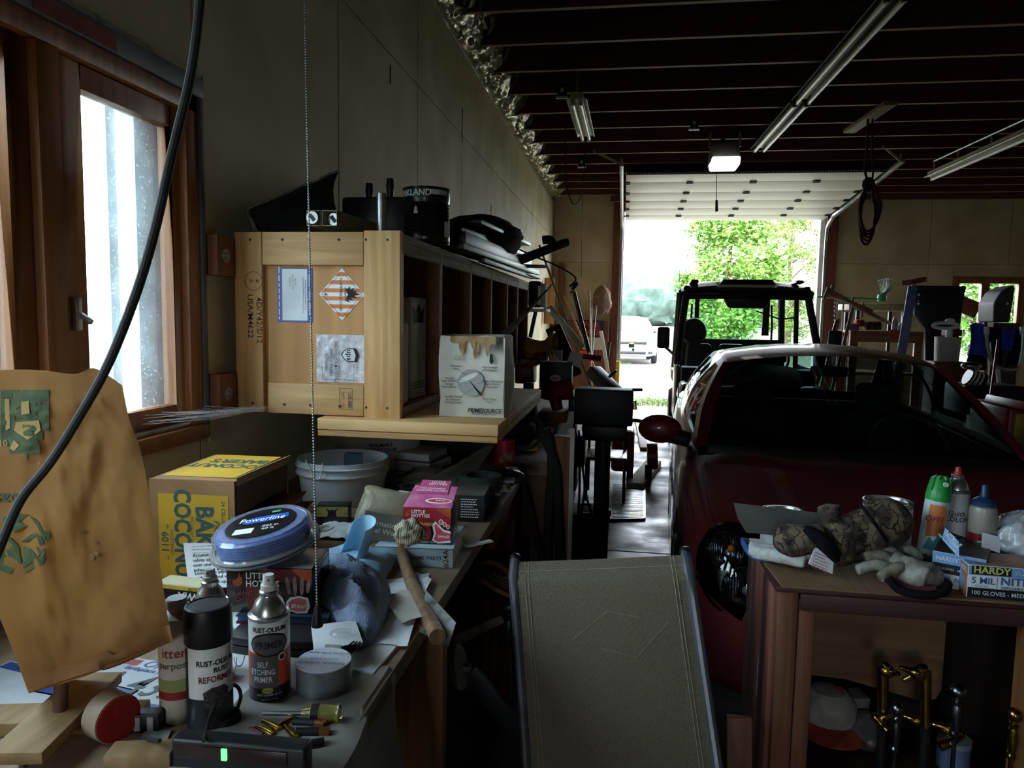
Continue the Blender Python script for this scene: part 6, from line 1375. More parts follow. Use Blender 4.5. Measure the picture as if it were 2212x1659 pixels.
bend_poly(t, r, [(-.026, h * .95), (.012, h * .95), (.02, h * .8), (.01, h * .52), (-.026, h * .48)], mat('off_orange', 'd8824a', rough=.35)); bend_poly(t, r, [(-.028, h * .30), (-.015, h * .5), (-.006, h * .42), (.004, h * .55), (.014, h * .40), (.02, h * .30)], mat('off_teal', '3a8a94', rough=.35), off=.001)
text('OFF!', .022, mat('off_red', 'a8302a', rough=.4), t, CT(t, r, h * .74, ang=rad(-25)), bold=1.0, bend=r + .002, shear=.2); fineprint(t, CT(t, r + .0006, h * .5, ang=rad(38)), -.009, -.05, .009, .045, 12, mat('grey_print', '6a6c70'), .001)
# quick color spray can
p = G(2062, 1120, 2.02); hh = G(2062, 1062, 2.02).z - T; t = spray_can('spray_can', 'white quick color spray can with a red nozzle behind the repellent can', (p.x, 2.02, T), .0315, hh, mat('can_silver', 'b9bcbe', 'a5a8aa', s=10, rough=.3), rad(-12)); nozzle(t, hh + .046, mat('nozzle_red', 'b83038', rough=.4), .0075, .02)
text('Quick\nCOLOR', .0185, INK, t, CT(t, .0315, hh * .70, ang=rad(-2)), bold=.8, bend=.0325, leading=.85, xs=.9)
for k in range(5): bend_poly(t, .0315, [(-.03, hh * .50 - .008 * k + .004), (.03, hh * .42 - .009 * k), (.03, hh * .42 - .009 * k - .003), (-.012, hh * .46 - .009 * k - .002)], INK if k < 3 else M_bl, off=.0008)
# glue bottle
p = G(2121, 1140, 1.98); t = thing('glue_bottle', 'small glue bottle with a blue cap and red label beside the quick color can', 'bottle', (p.x, 1.98, T), rad(-14)); z1 = G(2121, 1094, 1.98).z - T; r = .032
MB().lathe([(0, 0), (r * .95, 0), (r, .004), (r, z1 - .012), (r * .92, z1), (r * .6, z1 + .006)], 30).build('bottle_body', mat('cloudy_plastic', 'b9b2a2', rough=.25, trans=.35), t, world=False); MB().lathe([(r + .0006, .006), (r + .0006, z1 * .62)], 30, None, False).build('red_label', mat('glue_red', '8c1f24', '741a1e', s=20, rough=.35), t, world=False)
zt = G(2121, 1047, 1.98).z - T; MB().lathe([(r * .85, z1 + .004), (r * .86, z1 + .014), (r * .55, z1 + .022), (r * .3, z1 + .026), (r * .24, zt - .006), (r * .16, zt), (0, zt)], 28).build('blue_cap', mat('cap_blue', '22385e', rough=.35), t, world=False)
band(t, r, .018, z1 * .52, -25, 5, M_paper, off=.001); lines(t, CT(t, r + .0015, z1 * .33, ang=rad(-10)), [(-.006 + .0012 * k, -.008, -.006 + .0012 * k, .012) for k in range(11) if k % 4 != 2], .0006, INK, z=.0004)
# tape rolls lying behind the glove cartons
p = G(2040, 1150, 1.95); t = thing('tape_roll', 'black and yellow tape roll lying behind the open glove carton', 'tape', (p.x - .012, 1.96, T)); MB().lathe([(.022, 0), (.046, 0), (.046, .042), (.022, .042), (.022, 0)], 32, None, False).build('roll', mat('tape_black', '26282d', rough=.5), t, world=False)
p = G(2078, 1150, 1.93); t = thing('tape_roll', 'tan masking tape roll beside the black tape roll', 'tape', (p.x + .012, 1.93, T)); MB().lathe([(.018, 0), (.034, 0), (.034, .045), (.018, .045), (.018, 0)], 32, None, False).build('roll', mat('tape_tan', 'a89468', '8e7a50', s=40, rough=.7), t, world=False)
# glove cartons
M_hb = mat('glove_blue', '6f9ccc', rough=.4); M_hd = mat('glove_black', '1b1d20', rough=.4); M_hw = mat('glove_white', 'd3d8dc', rough=.4); M_flesh = mat('glove_tan', 'b07a5c', '8e5a44', s=20, rough=.4); M_hy = mat('glove_yellow', 'd8cf6a', rough=.4)
p = AZ(2092, 1290, T); t = thing('glove_carton', 'nitrile glove carton lying with its 5 mil front facing out', 'box', (p.x + .118, 1.835, T), rad(-3)); D = (.24, .11, .078)
carton(t, D, M_hw); F = FR(t, D, 'front')
patch(t, F, -.119, -.038, .119, -.014, M_hd, .0002); patch(t, F, -.119, .016, .119, .038, M_hb, .0002); patch(t, F, -.113, .018, -.03, .038, M_hd, .0003)
text('HARDY', .022, M_hy, t, TF(F, -.071, .028), bold=1.3, xs=1.05); text('100 GLOVES - MEDIUM DUTY', .0135, M_hw, t, TF(F, -.112, -.026), bold=.6, align='LEFT'); text('5 MIL', .022, mat('print_navy', '3f5f94', rough=.4), t, TF(F, -.113, .003), bold=.8, align='LEFT'); text('THICKNESS', .0055, M_hd, t, TF(F, -.09, -.010)); text('NITRILE', .025, mat('print_navy', '3f5f94'), t, TF(F, -.052, .005), bold=1.2, align='LEFT', xs=1.1); text('DISPOSABLE GLOVES', .0085, M_hd, t, TF(F, -.05, -.010), bold=.4, align='LEFT'); text('XXL', .02, M_hw, t, TF(F, .01, .028), bold=.7); text('SIZE\n64417', .006, M_hw, t, TF(F, -.018, .028))
lines(t, F, [(-.058, -.012, -.058, .014)], .001, M_hd)
F = FR(t, D, 'left'); patch(t, F, -.054, -.038, .054, .038, M_flesh, .0002); poly(t, F, [(-.01, -.03), (.03, -.03), (.035, .0), (.015, .02), (.0, .005), (-.015, .02)], M_hb, .0004); text('XXL', .018, M_hw, t, TF(F, .034, .024), bold=.6); F = FR(t, D, 'top'); patch(t, F, -.119, -.054, .119, .054, M_hb, .0002); patch(t, F, -.10, -.05, .10, .05, M_flesh, .0003)
p = AZ(2045, 1255, T); t = thing('glove_carton', 'nitrile glove carton turned end-on with its top flap open', 'box', (p.x + .045, 1.92, T), rad(62)); D = (.20, .11, .085)
carton(t, D, M_hw); F = FR(t, D, 'left'); 
for fc, ww in (('left', .054), ('front', .099)):
    F = FR(t, D, fc); patch(t, F, -ww, .012, ww, .042, M_hb, .0002); patch(t, F, -ww, -.008, ww, .016, M_hd, .0003); text('HARDY', .014, M_hw, t, TF(F, -ww * .45, .028), bold=1.0); text('100 GLOVES - MEDIUM DUTY', .0075, M_hw, t, TF(F, 0, .004), bold=.5); text('5 MIL NITRILE', .015, mat('print_navy', '3f5f94'), t, TF(F, 0, -.020), bold=1.0)
F = FR(t, D, 'top'); patch(t, F, -.099, -.054, .099, .054, M_hd, .0002)
fp = sheet(G(2035, 1165, 1.86), G(2072, 1205, 1.82), G(2072, 1170, 1.83), G(2042, 1140, 1.87), 6, 6, .0, 2, 1).build('open_flap', M_hb, t, thick=.001); bvv = bvh_of(fp); F = frame((G(2035, 1165, 1.86) + G(2072, 1170, 1.83)) / 2 + Vector((0, -.002, 0)), G(2072, 1205, 1.82) - G(2035, 1165, 1.86), G(2042, 1140, 1.87) - G(2035, 1165, 1.86)); text('NITRILE', .017, M_hw, t, TF(F, 0, .005), bold=1.0, xs=.8); text('DISPOSABLE GLOVES', .006, M_hw, t, TF(F, 0, -.010), bold=.4)
# white plastic wrapped ball and card
p = G(2205, 1135, 1.99); t = thing('plastic_bundle', 'crumpled clear plastic wrapped bundle at the right end of the bench top', 'bundle', (p.x + .01, 1.99, T))
MB().grid(lambda u, v: (lambda q, d: (p.x + .012 + q.x * .085 * d, 1.99 + q.y * .08 * d, T + .078 + q.z * .078 * d))(Vector((cos(2 * pi * u) * sin(pi * v), sin(2 * pi * u) * sin(pi * v), -cos(pi * v))), 1 + .10 * (1 - abs(mnoise.noise(Vector((cos(2 * pi * u) * 3, sin(2 * pi * u) * 3, v * 6))) * 3)) + .05 * mnoise.noise(Vector((cos(2 * pi * u) * 9, sin(2 * pi * u) * 9, v * 14)))), 72, 40, None, True).build('plastic_wrap', mat('crinkled_plastic', 'd8dade', 'b4b8be', s=14, rough=.14, coat=.6, bump=.5, bs=60), t, angle=80)
P = [G(2120, 1182, 1.90), G(2160, 1195, 1.90), G(2160, 1160, 1.92), G(2122, 1150, 1.92)]; tag(MB().add(P, [(0, 1, 2, 3)]).build('white_card', M_paper, thick=.0008, smooth=False), 'small blank white card propped between the glove cartons and the plastic bundle', 'card')

# ---- inside the cabinet: brass duck head andirons, steel fire tools, caps
M_brs = mat('polished_brass', 'c2a04e', '8a6a2c', s=26, rough=.22, metal=1); M_pew = mat('pewter', '8e8f92', '5f6064', s=24, rough=.25, metal=1); M_gun = mat('dark_steel', '2e3234', rough=.4, metal=.6)
def duck(label, nx, ny, hx, hy, y, flip, tips):
    t = thing('duck_andiron', label, 'andiron', (AY(nx, ny + 150, y).x, y, .38)); base_ = AY(nx, ny + 95, y); top_ = AY(nx, ny - 30, y); hd = AY(hx, hy, y); bl = AY(*tips[0], y)
    blob('duck_neck_head', M_brs, [('t', [base_, base_.lerp(top_, .5), top_], (.0135, .014)), ('t', [top_, top_.lerp(hd, .5) + Vector((0, 0, .006)), hd], (.014, .017)), ('b', hd, (.022, .018, .018))] + [('t', [hd, hd.lerp(AY(*q, y), .6), AY(*q, y)], (.012, .0045)) for q in tips], t, .0022, (0, 1), 1)
    for s in (-1, 1): MB().ball((hd.x + flip * .006, hd.y + s * .0175, hd.z + .006), (.005, .003, .005), 10, 8).build('eye', M_brs, t)
    MB().cyl(base_, (base_.x, y, .385), .012, n=12).build('post', M_gun, t); return base_, t
b1, t1 = duck('left brass duck head andiron facing right inside the cabinet', 1907, 1470, 1914, 1449, 1.93, 1, [(1945, 1456)]); b2, t2 = duck('right brass duck head andiron facing left inside the cabinet', 1999, 1478, 1983, 1454, 1.90, -1, [(1943, 1441), (1950, 1470)])
pts = [AY(1888, 1545, 1.92), AY(1900, 1560, 1.90), AY(1915, 1575, 1.89), AY(1905, 1550, 1.91), AY(1945, 1545, 1.92), AY(1985, 1558, 1.91), AY(2030, 1568, 1.90), AY(2080, 1590, 1.88), AY(2030, 1612, 1.87)]
tag(MB().tube(spline(pts, 6), [.009 + .004 * sin(k * .7) for k in range(6 * 8 + 1)], 10).build('brass_scroll_bar', M_brs), 'cast brass scroll bar joining the two duck andirons', 'fitting')
def finial(label, px, pt, pb, y, m, r=.017):
    a = AY(px, pt, y); c = AY(px + 2, pb, y); h = a.z - c.z; t = thing('fire_tool', label, 'fire tool', (c.x, y, .385)); M = Matrix.Translation((c.x, y, c.z)); k = r
    MB().lathe([(.005, 0), (k * .55, .002), (k * .62, h * .08), (k * .42, h * .12), (k * .55, h * .18), (k * .72, h * .36), (k * .6, h * .52), (k * .42, h * .60), (k * .62, h * .64), (k * .62, h * .67), (k * .4, h * .70)] + [(k * sin(pi * (1 - q)), h * .86 - h * .14 * cos(pi * (1 - q)) * -1) for q in (.12, .25, .4, .5, .6, .75, .9, 1)], 24, M).build('turned_handle', m, t); MB().cyl((c.x, y, .385), (c.x, y, c.z + .004), .0055, n=10).build('rod', m, t); return t
finial('short pewter fire tool handle in front of the left duck andiron', 1930, 1516, 1625, 1.84, M_pew, .016); finial('tall pewter fire tool handle right of the duck andirons', 2060, 1476, 1592, 1.86, M_pew, .020); finial('brass fire tool handle at the right edge of the cabinet', 2182, 1528, 1640, 1.84, M_brs, .017)
M_cap = mat('cap_red_orange', 'b04428', '8a3420', s=20, rough=.85); M_capw = mat('cap_grey_white', 'b0ada2', '8f8c82', s=20, rough=.9)
c = AY(1790, 1545, 2.02); t = thing('baseball_cap', 'faded grey baseball cap with an orange brim on the cabinet shelf', 'cap', (c.x, 2.02, .38)); MB().lathe([(.075, 0), (.078, .02), (.07, .055), (.045, .08), (0, .088)], 24, Matrix.Translation((c.x, 2.03, c.z - .01))).build('crown', M_capw, t); MB().grid(lambda a, b: (c.x - .085 + .17 * a, 1.98 - .09 * b * sin(pi * a) ** .6 + .0, c.z - .012 - .02 * b + .01 * sin(pi * a)), 16, 6).build('brim', M_cap, t, thick=.003)
q = AY(1770, 1500, 2.04); t = thing('folded_cap', 'orange cloth cap crumpled against the cabinet back', 'cap', (q.x, 2.04, q.z - .02)); MB().grid(lambda a, b: (q.x - .05 + .10 * a, 2.0 + .05 * b, q.z - .03 + .045 * a + .02 * sin(pi * b) + .008 * mnoise.noise(Vector((a * 4, b * 4, 2)))), 12, 8).build('cloth', M_cap, t, thick=.004)
q = AY(1866, 1578, 2.0); t = thing('glass_jar', 'dim round glass bowl lying behind the andirons', 'jar', (q.x, 2.0, .38)); MB().lathe([(0, -.04), (.03, -.038), (.05, -.01), (.052, .02), (.04, .04)], 24, TR((q.x, 2.0, q.z), (rad(60), 0, rad(20)))).build('bowl', mat('smoky_glass', '8a8a88', rough=.15, trans=.6), t)
q = AY(2060, 1620, 1.95); t = thing('pill_tub', 'small white and blue plastic tub behind the tall fire tool', 'tub', (q.x, 1.95, .38)); MB().cyl((q.x, 1.95, .40), (q.x, 1.95, q.z + .02), .038, n=24).build('tub', mat('tub_blue', '6a7aa0', rough=.4), t); MB().cyl((q.x, 1.95, q.z + .02), (q.x, 1.95, q.z + .034), .04, n=24).build('lid', M_cw, t)
q = AY(1835, 1505, 2.04); t = thing('book_stack', 'small stack of dim papers behind the caps in the cabinet', 'papers', (q.x, 2.04, .38)); MB().box((q.x, 2.05, q.z - .02), (.09, .06, .05), rot=(0, 0, .2)).build('papers', mat('dim_paper', '8f8c84', '6c6a64', s=30, rough=.9), t)
# ================================================================== GARAGE DOOR, LAMPS AND THINGS UNDER THE JOISTS
def boxpx(name, x0, y0, x1, y1, yd, dep, m, parent=None, bevel=.004, rot=None):
    """box whose front face fills a pixel rectangle at distance yd"""
    a = AY(x0, y0, yd); c = AY(x1, y1, yd); return MB().bb((a.x, yd, c.z), (c.x, yd + dep, a.z)).build(name, m, parent, bevel=bevel)
def stick(name, label, cat_, p, q, r, m, r2=None, n=10): return tag(MB().cyl(p, q, r, r2, n).build(name, m), label, cat_)
M_dw = mat('door_panel_white', 'eceadf', 'dcdace', s=2, rough=.5, axis='x', bump=.1, bs=30)
zn = AY(1640, 370, 9.9).z; zf = AY(1555, 477, 12.82).z
gd = thing('garage_door', 'open white sectional garage door lying overhead on its tracks', 'garage door', (1.58, 11.3, zf))
ts = [0, .17, .36, .53, .70, .86, 1.0]; gp = lambda t: (9.9 + 2.92 * t, zn + (zf - zn) * t)
for k in range(6):
    (y0, z0), (y1, z1) = gp(ts[k] + .002), gp(ts[k + 1] - .002)
    s_ = MB().bar((1.575, y0, z0 + .025), (1.575, y1, z1 + .025), 3.24, .045).build('door_section', M_dw, gd, bevel=.006)
    if k < 5:
        for x in (-.03, .82, 1.66, 2.48, 3.16):
            y, z = gp(ts[k + 1]); MB().box((x, y, z - .006), (.09, .09, .012)).build('hinge', M_gun, s_, bevel=.002); MB().cyl((x - .045, y, z - .014), (x + .045, y, z - .014), .008, n=8).build('hinge_pin', M_gun, s_)
y, z = gp(0); MB().bb((-.04, y - .02, z - .03), (3.19, y + .0, z + .05)).build('bottom_rail', M_blackp, gd, bevel=.003)
b = MB()
for k in range(96): b.box((-.02 + 3.19 * k / 95, y - .0215, z - .012), (.016, .004, .016))
b.build('rail_perforation', M_white, gd, smooth=False, kind='stuff')
M_trk = mat('track_steel', 'c2c4bf', 'a4a7a4', s=9, rough=.35, metal=.7)
for x, lab in ((-.105, 'left galvanised track of the garage door'), (3.26, 'right galvanised track of the garage door')):
    t = thing('door_track', lab, 'track', (x, 11.3, 0)); s = 1 if x > 1 else -1
    pts = [(x, 12.82, .05), (x, 12.82, 2.9), (x, 12.78, 3.12), (x, 12.66, zf - .06), (x, 12.45, zf + .02), (x, 9.55, zn + .04)]
    for i in range(len(pts) - 1): MB().bar(pts[i], pts[i + 1], .05, .05, (0, -1, .3) if i < 2 else (0, 0, 1)).build('track_rail', M_trk, t, bevel=.004)
    MB().bar((x, 9.65, zn + .05), (x, 9.65, ZJ + .02), .03, .006, (0, 1, 0)).build('hanger_strap', M_trk, t); MB().bar((x, 9.65, zn + .06), (x - .35, 9.2, ZJ + .02), .03, .006, (0, 1, 0)).build('hanger_strap', M_trk, t)
# opener
yo = 8.3; a = AY(1537, 305, yo); c = AY(1600, 358, yo); xm_ = (a.x + c.x) / 2
op = thing('door_opener', 'grey garage door opener unit hung from the joists, with a white lamp lens', 'opener', (xm_, yo + .2, c.z))
MB().box((xm_, yo + .2, (a.z + c.z) / 2 + .03), (c.x - a.x, .40, a.z - c.z - .06), taper=(.86, .9)).build('housing', mat('opener_grey', '7e807e', '6a6c6a', s=6, rough=.5), op, bevel=.02)
MB().box((xm_ + .0, yo + .12, c.z + .045), ((c.x - a.x) * .92, .34, .10), rot=(0, 0, 0), taper=(1.05, 1.05)).build('lamp_lens', mat('opener_lens', 'f2f2ea', rough=.4, emit='fffaf0', estr=.55), op, bevel=.02)
for x in (a.x - .0, c.x - .0): MB().bar((x, yo + .15, a.z - .03), (x, yo + .15, ZJ + .03), .025, .006, (0, 1, 0)).build('hanger_strap', M_trk, op)
MB().bb((xm_ - .025, yo + .3, ZJ - .05), (xm_ + .025, 12.8, ZJ - .012)).build('rail', M_gun, op, bevel=.004)
p = AY(1545, 378, 9.3); q = AY(1548, 432, 9.3); MB().cyl(p + Vector((0, 0, .25)), q, .004, n=6).build('release_cord', M_blackp, op); MB().cyl(q, AY(1548, 457, 9.3), .014, .018).build('release_handle', M_blackp, op)
# lamps
M_tube = mat('fluorescent_tube', 'e8eae6', rough=.25); M_enam = mat('white_enamel', 'd6d6cc', 'bcbcb0', s=7, rough=.35); M_lampdk = mat('lamp_housing_dark', '3a3c3e', '2b2d2f', s=8, rough=.5)
def strip(label, p, q, tubes, w, m, drop=.06):
    p = Vector(p); q = Vector(q); d = (q - p).normalized(); sx = d.cross(Vector((0, 0, 1))).normalized(); t = thing('fluorescent_lamp', label, 'lamp', (p + q) / 2)
    MB().bar(p + Vector((0, 0, drop)), q + Vector((0, 0, drop)), w * .7, .06).build('housing', m, t, bevel=.006)
    for s in (-1, 1): MB().bar(p + sx * s * w * .42 + Vector((0, 0, drop * .7)), q + sx * s * w * .42 + Vector((0, 0, drop * .7)), w * .36, .008, Vector((0, 0, 1)) + sx * s * .8).build('reflector_wing', m, t)
    for s in tubes:
        MB().cyl(p + sx * s * w + d * .03, q + sx * s * w - d * .03, .019, n=14).build('tube', M_tube, t)
        for e in (p + d * .02, q - d * .02): MB().box(e + sx * s * w + Vector((0, 0, .012)), (.03, .03, .06)).build('lamp_holder', M_blackp if m is M_lampdk else M_enam, t)
    return t
zl = 3.50; p = AZ(1640, 326, zl); q = AZ(1938, -4, zl); m1 = p.lerp(q, .46)
strip('long twin-tube strip lamp, far half of the pair in line over the car', p, m1 - (q - p).normalized() * .03, (-.30, .30), .17, M_lampdk); strip('long twin-tube strip lamp, near half of the pair in line over the car', m1 + (q - p).normalized() * .03, q, (-.30, .30), .17, M_lampdk)
yl = 6.6; p = AY(1245, 222, 6.2); q = AY(1266, 300, 7.45); q.z = p.z
l2 = strip('short hanging shop lamp near the foil insulation, on a chain', p, q, (-.22, .22), .15, M_enam)
b = MB()
for k in range(14): b.tube([(p.x + (.008 * cos(a) if k % 2 else 0), p.y + .05 + (0 if k % 2 else .008 * cos(a)), p.z + .09 + .03 * k + .018 * sin(a)) for a in [2 * pi * i / 10 for i in range(10)]], .002, 5, True)
b.build('hanging_chain', M_galv, l2, kind='stuff')
p = AZ(2012, 388, 3.30); q = AZ(2240, 290, 3.30); l3 = strip('pale green-white shop lamp hanging on wires at the right', p, q, (0,), .15, M_enam)
for e in (p.lerp(q, .25), p.lerp(q, .75)): MB().cyl(e + Vector((0, 0, .06)), e + Vector((0, 0, .35)), .003, n=6).build('hanging_wire', M_blackp, l3)
# nailed board with hanging rope coil
p = AZ(1834, 284, 3.57); q = AZ(1925, 222, 3.57); bd = tag(MB().bar(p, q, .12, .04).build('ceiling_board', mat('grey_plank', '9a907c', '7f7664', s=7, rough=.8, axis='y'), bevel=.004), 'short grey plank nailed under the joists above the rope coil', 'board')
yr = p.lerp(q, .5).y - .05; T0 = AY(1878, 285, yr); T0.z = 3.56; C0 = AY(1875, 455, yr); rp = thing('rope_coil', 'reddish brown rope coil hanging from the plank under the joists', 'rope', (C0.x, yr, AY(1875, 530, yr).z)); M_rope = mat('red_brown_rope', '5e3a34', '40262a', s=60, rough=.95)
for k in range(5):
    rx = .065 + .008 * k; h0 = AY(1875, 385 + 4 * k, yr).z; h1 = AY(1875, 528 - 7 * k, yr).z
    MB().tube([(C0.x + rx * cos(a) * (1 if sin(a) < .3 else .75), yr + .03 * sin(a * 2 + k) - .012 * k, (h0 + h1) / 2 + (h0 - h1) / 2 * sin(a)) for a in [2 * pi * i / 30 for i in range(30)]], .012, 7, True).build('rope_turn', M_rope, rp)
MB().tube(spline([T0 + Vector((-.02, 0, .02)), AY(1872, 330, yr), AY(1868, 365, yr), AY(1875, 392, yr)], 5), .012, 7).build('rope_tail', M_rope, rp); MB().tube(spline([T0 + Vector((.02, 0, .02)), AY(1884, 320, yr), AY(1886, 370, yr), AY(1880, 400, yr), AY(1862, 420, yr), AY(1858, 445, yr)], 5), .010, 7).build('rope_tail', M_rope, rp); MB().ball(tuple(AY(1876, 398, yr)), (.06, .05, .07), 14, 10).build('knot', M_rope, rp)
# conduit, outlets, cords, chain
p = AZ(2018, 348, 3.57); q = AZ(2240, 246, 3.57); cdt = thing('conduit', 'thin grey conduit with cobwebbed drops running under the joists at the right', 'pipe', p); MB().cyl(p, q, .012, n=8).build('pipe', M_galv, cdt)
for k in (.0, .28, .62): e = p.lerp(q, k); MB().tube([e, e + Vector((.01, 0, -.12)), e + Vector((-.01, .01, -.22))], [.012, .008, .014], 6).build('cobweb_drop', mat('dusty_web', 'b0aa98', rough=1), cdt)
for x, y, yd, lab in ((1214, 238, 6.85, 'blue outlet box on the joist left of the short shop lamp'), (1498, 296, 7.9, 'outlet box with white plug beside the door opener'), (1256, 384, 9.9, 'far outlet box on a joist near the left wall')):
    yd = min(JY, key=lambda v: abs(v - yd)) - .02; o = AY(x, y, yd); o.z = max(o.z, 3.58); t = thing('outlet_box', lab, 'outlet', (o.x, yd - .022, o.z)); MB().box((0, 0, .03), (.085, .05, .10)).build('box', mat('outlet_blue', '27344a', '1d2838', s=9, rough=.5), t, world=False, bevel=.004); MB().box((0, -.026, .03), (.03, .004, .04)).build('socket_plate', M_white, t, world=False); MB().box((-.0, -.0, -.03), (.11, .03, .018)).build('strap', M_white, t, world=False)
yd = 6.75; pts = [AY(1222, 250, yd), AY(1221, 330, yd), AY(1224, 400, yd), AY(1238, 440, yd), AY(1254, 425, yd + .2), AY(1262, 370, yd + .5), AY(1265, 306, yd + .65)]; tag(MB().tube(spline(pts, 6), .005, 6).build('lamp_cable', M_rubber), 'black cord looping from the outlet box down and up to the short shop lamp', 'cord')
c = AY(1040, 0, 4.9); t = thing('hook_chain', 'short steel chain dangling from a joist near the silver insulation', 'chain', (c.x, 4.9, AY(1040, 80, 4.9).z)); z0 = AY(1040, 80, 4.9).z
for k in range(9): MB().tube([(c.x + (.011 * cos(a) if k % 2 else .0), 4.9 + (0 if k % 2 else .011 * cos(a)), z0 + .022 + .036 * k + .022 * sin(a)) for a in [2 * pi * i / 12 for i in range(12)]], .0035, 6, True).build('chain_link', M_galv, t)
p = AY(1210, 420, 12.75); stick('pull_string', 'thin pull cord hanging by the far left corner of the back wall', 'cord', Vector((AY(1258, 445, JY[-1]).x, JY[-1], ZJ)), AY(1256, 600, 12.6), .006, M_blackp, n=6)
# ceiling board over the door (header beam)
struct(MB().bb((-.3, 12.35, zn + .02), (9.1, 12.42, ZJ)).build('trim_2', M_joist, smooth=False))
# ================================================================== FAR PART OF THE LEFT BENCH
def bucket(label, x, y, r, h, lip=True, tilt=0, lab=None, m=None):
    t = thing('bucket', label, 'bucket', (x, y, BZ), rot=(0, tilt, 0)); m = m or mat('bucket_white', 'e4eaee', 'd2dae0', s=4, rough=.4)
    MB().lathe([(0, 0), (r * .86, 0), (r * .88, .006), (r * .96, h * .68), (r * 1.02, h * .69), (r * 1.02, h * .72), (r * .97, h * .73), (r * .985, h * .86), (r * 1.03, h * .87), (r * 1.03, h * .89), (r * .99, h * .9), (r, h), (r * .965, h), (r * .93, h * .5), (r * .84, .01), (0, .01)], 40).build('pail', m, t, world=False); return t
b1_ = bucket('small white pail with no lid holding a few parts, on the bench below the crates', -.968, 2.395, .158, .15)
w_ = AY(672, 1000, 2.24); MB().tube(spline([AY(660, 994, 2.25), AY(668, 1012, 2.235), AY(678, 1033, 2.225), AY(692, 1032, 2.225), AY(697, 1000, 2.235)], 6), .0022, 6).build('wire_handle', M_white, b1_)
MB().box((.02, .05, .13), (.06, .03, .05)).build('small_part', mat('teal_part', '4a7078', rough=.4), b1_, world=False)
b2_ = bucket('large white bakery pail with a printed label, behind the small pail', -.985, 2.80, .185, .245); F2 = CT(b2_, .176, .16, ang=rad(28)); band(b2_, .178, .02, .165, -5, 52, M_paper, off=.002); text('WALMART\nBAKERY CLUB', .019, INK, b2_, CT(b2_, .181, .142, ang=rad(24)), bold=1.2, bend=.182)
text('||||||||||', .03, INK, b2_, CT(b2_, .181, .04, ang=rad(40)), bold=.8, bend=.182); fineprint(b2_, CT(b2_, .1815, .09, ang=rad(42)), -.03, -.03, .03, .03, 9, INK, .0015)
# stack of books
for k, (h, m, lab) in enumerate(((.05, 'b9c3cc', 'lowest pale book in the stack right of the large pail'), (.045, '2f4254', 'dark blue book in the middle of the stack right of the large pail'), (.03, 'a89f8e', 'worn tan book on top of the stack right of the large pail'))):
    z = BZ + (.0, .05, .095)[k]; a = AY(876 + 0 * k, 1000, 2.62); t = thing('book', lab, 'book', (-.80, 2.74, z), rad(-18 + 5 * k), group='books beside the large pail'); w = (.26, .22, .19)[k]
    MB().bb((-w / 2, -.09, .003), (w / 2 - .004, .09, h - .004)).build('pages', mat('book_pages', 'd3d6d8', 'bfc3c6', s=60, rough=.8), t, world=False); MB().bb((-w / 2, -.092, 0), (w / 2, .092, .003)).build('cover', mat('book_cover_' + m, m, rough=.5), t, world=False); MB().bb((-w / 2, -.092, h - .004), (w / 2, .092, h - .001)).build('cover', mat('book_cover_' + m, m), t, world=False)
# toe warmer carton on the parts catalogue
p = AZ(970, 1231, BZ); bk2 = thing('parts_catalog', 'thick pale blue firearms parts catalogue under the pink toe warmer carton', 'book', (p.x - .105, p.y + .11, BZ), rad(5)); D = (.205, .215, .05); w, d, h = D
MB().bb((-w / 2 + .001, -d / 2 + .004, .002), (w / 2 - .003, d / 2 - .003, h - .002)).build('pages', M_paper, bk2, world=False); c_ = mat('catalog_blue', 'a9c3cf', 'b9ced8', s=9, rough=.45)
for z0, z1 in ((0, .002), (h - .002, h)): MB().bb((-w / 2, -d / 2, z0), (w / 2, d / 2, z1)).build('cover', c_, bk2, world=False)
MB().bb((-w / 2, -d / 2, 0), (w / 2, -d / 2 + .003, h)).build('spine', c_, bk2, world=False); F = FR(bk2, D, 'front'); text('FOR FIREARMS PARTS', .014, INK, bk2, TF(F, .005, 0), bold=.5, shear=.2); text('#24A', .021, INK, bk2, TF(F, .085, 0, rot=pi / 2), bold=.2)
MB().box((.06, .1, h + .0015), (.02, .03, .001)).build('page_tab', M_paper, bk2, world=False)
tb = thing('toe_warmer_carton', 'pink and red toe warmer carton with its lid tab raised', 'box', (p.x - .075, p.y + .10, BZ + .05), rad(4)); D = (.128, .115, .098); carton(tb, D, M_red); F = FR(tb, D, 'front'); w, d, h = D
M_rd2 = mat('toe_red', 'a3232f', '8a1a26', s=14, rough=.35); M_mag = mat('toe_magenta', 'b8487e', 'd080a8', s=24, rough=.35); M_hotp = mat('foot_pink', 'e06070', 'c83a4a', s=30, rough=.3)
patch(tb, F, -.0635, -.037, .0635, .0485, M_rd2, .0002); patch(tb, F, -.0635, -.0485, .0635, -.037, M_dk, .0002); poly(tb, F, [(.02, .0485), (.0635, .0485), (.0635, .02), (.05, .03)], M_fire, .0003)
shape(tb, F @ TR((-.052, .033, 0), (0, 0, 0), .008), [FLAME], M_fire, .03); text('LITTLE\nHOTTIES', .0125, WHITEINK, tb, TF(F, -.042, .032), bold=1.0, align='LEFT', leading=.85); text('ADHESIVE', .0075, M_hy, tb, TF(F, -.06, .011), align='LEFT', bold=.3); text('TOE WARMERS\nCHAUFFE-\nORTEILS', .0115, M_hy, tb, TF(F, -.06, -.006), bold=.7, align='LEFT', leading=.92)
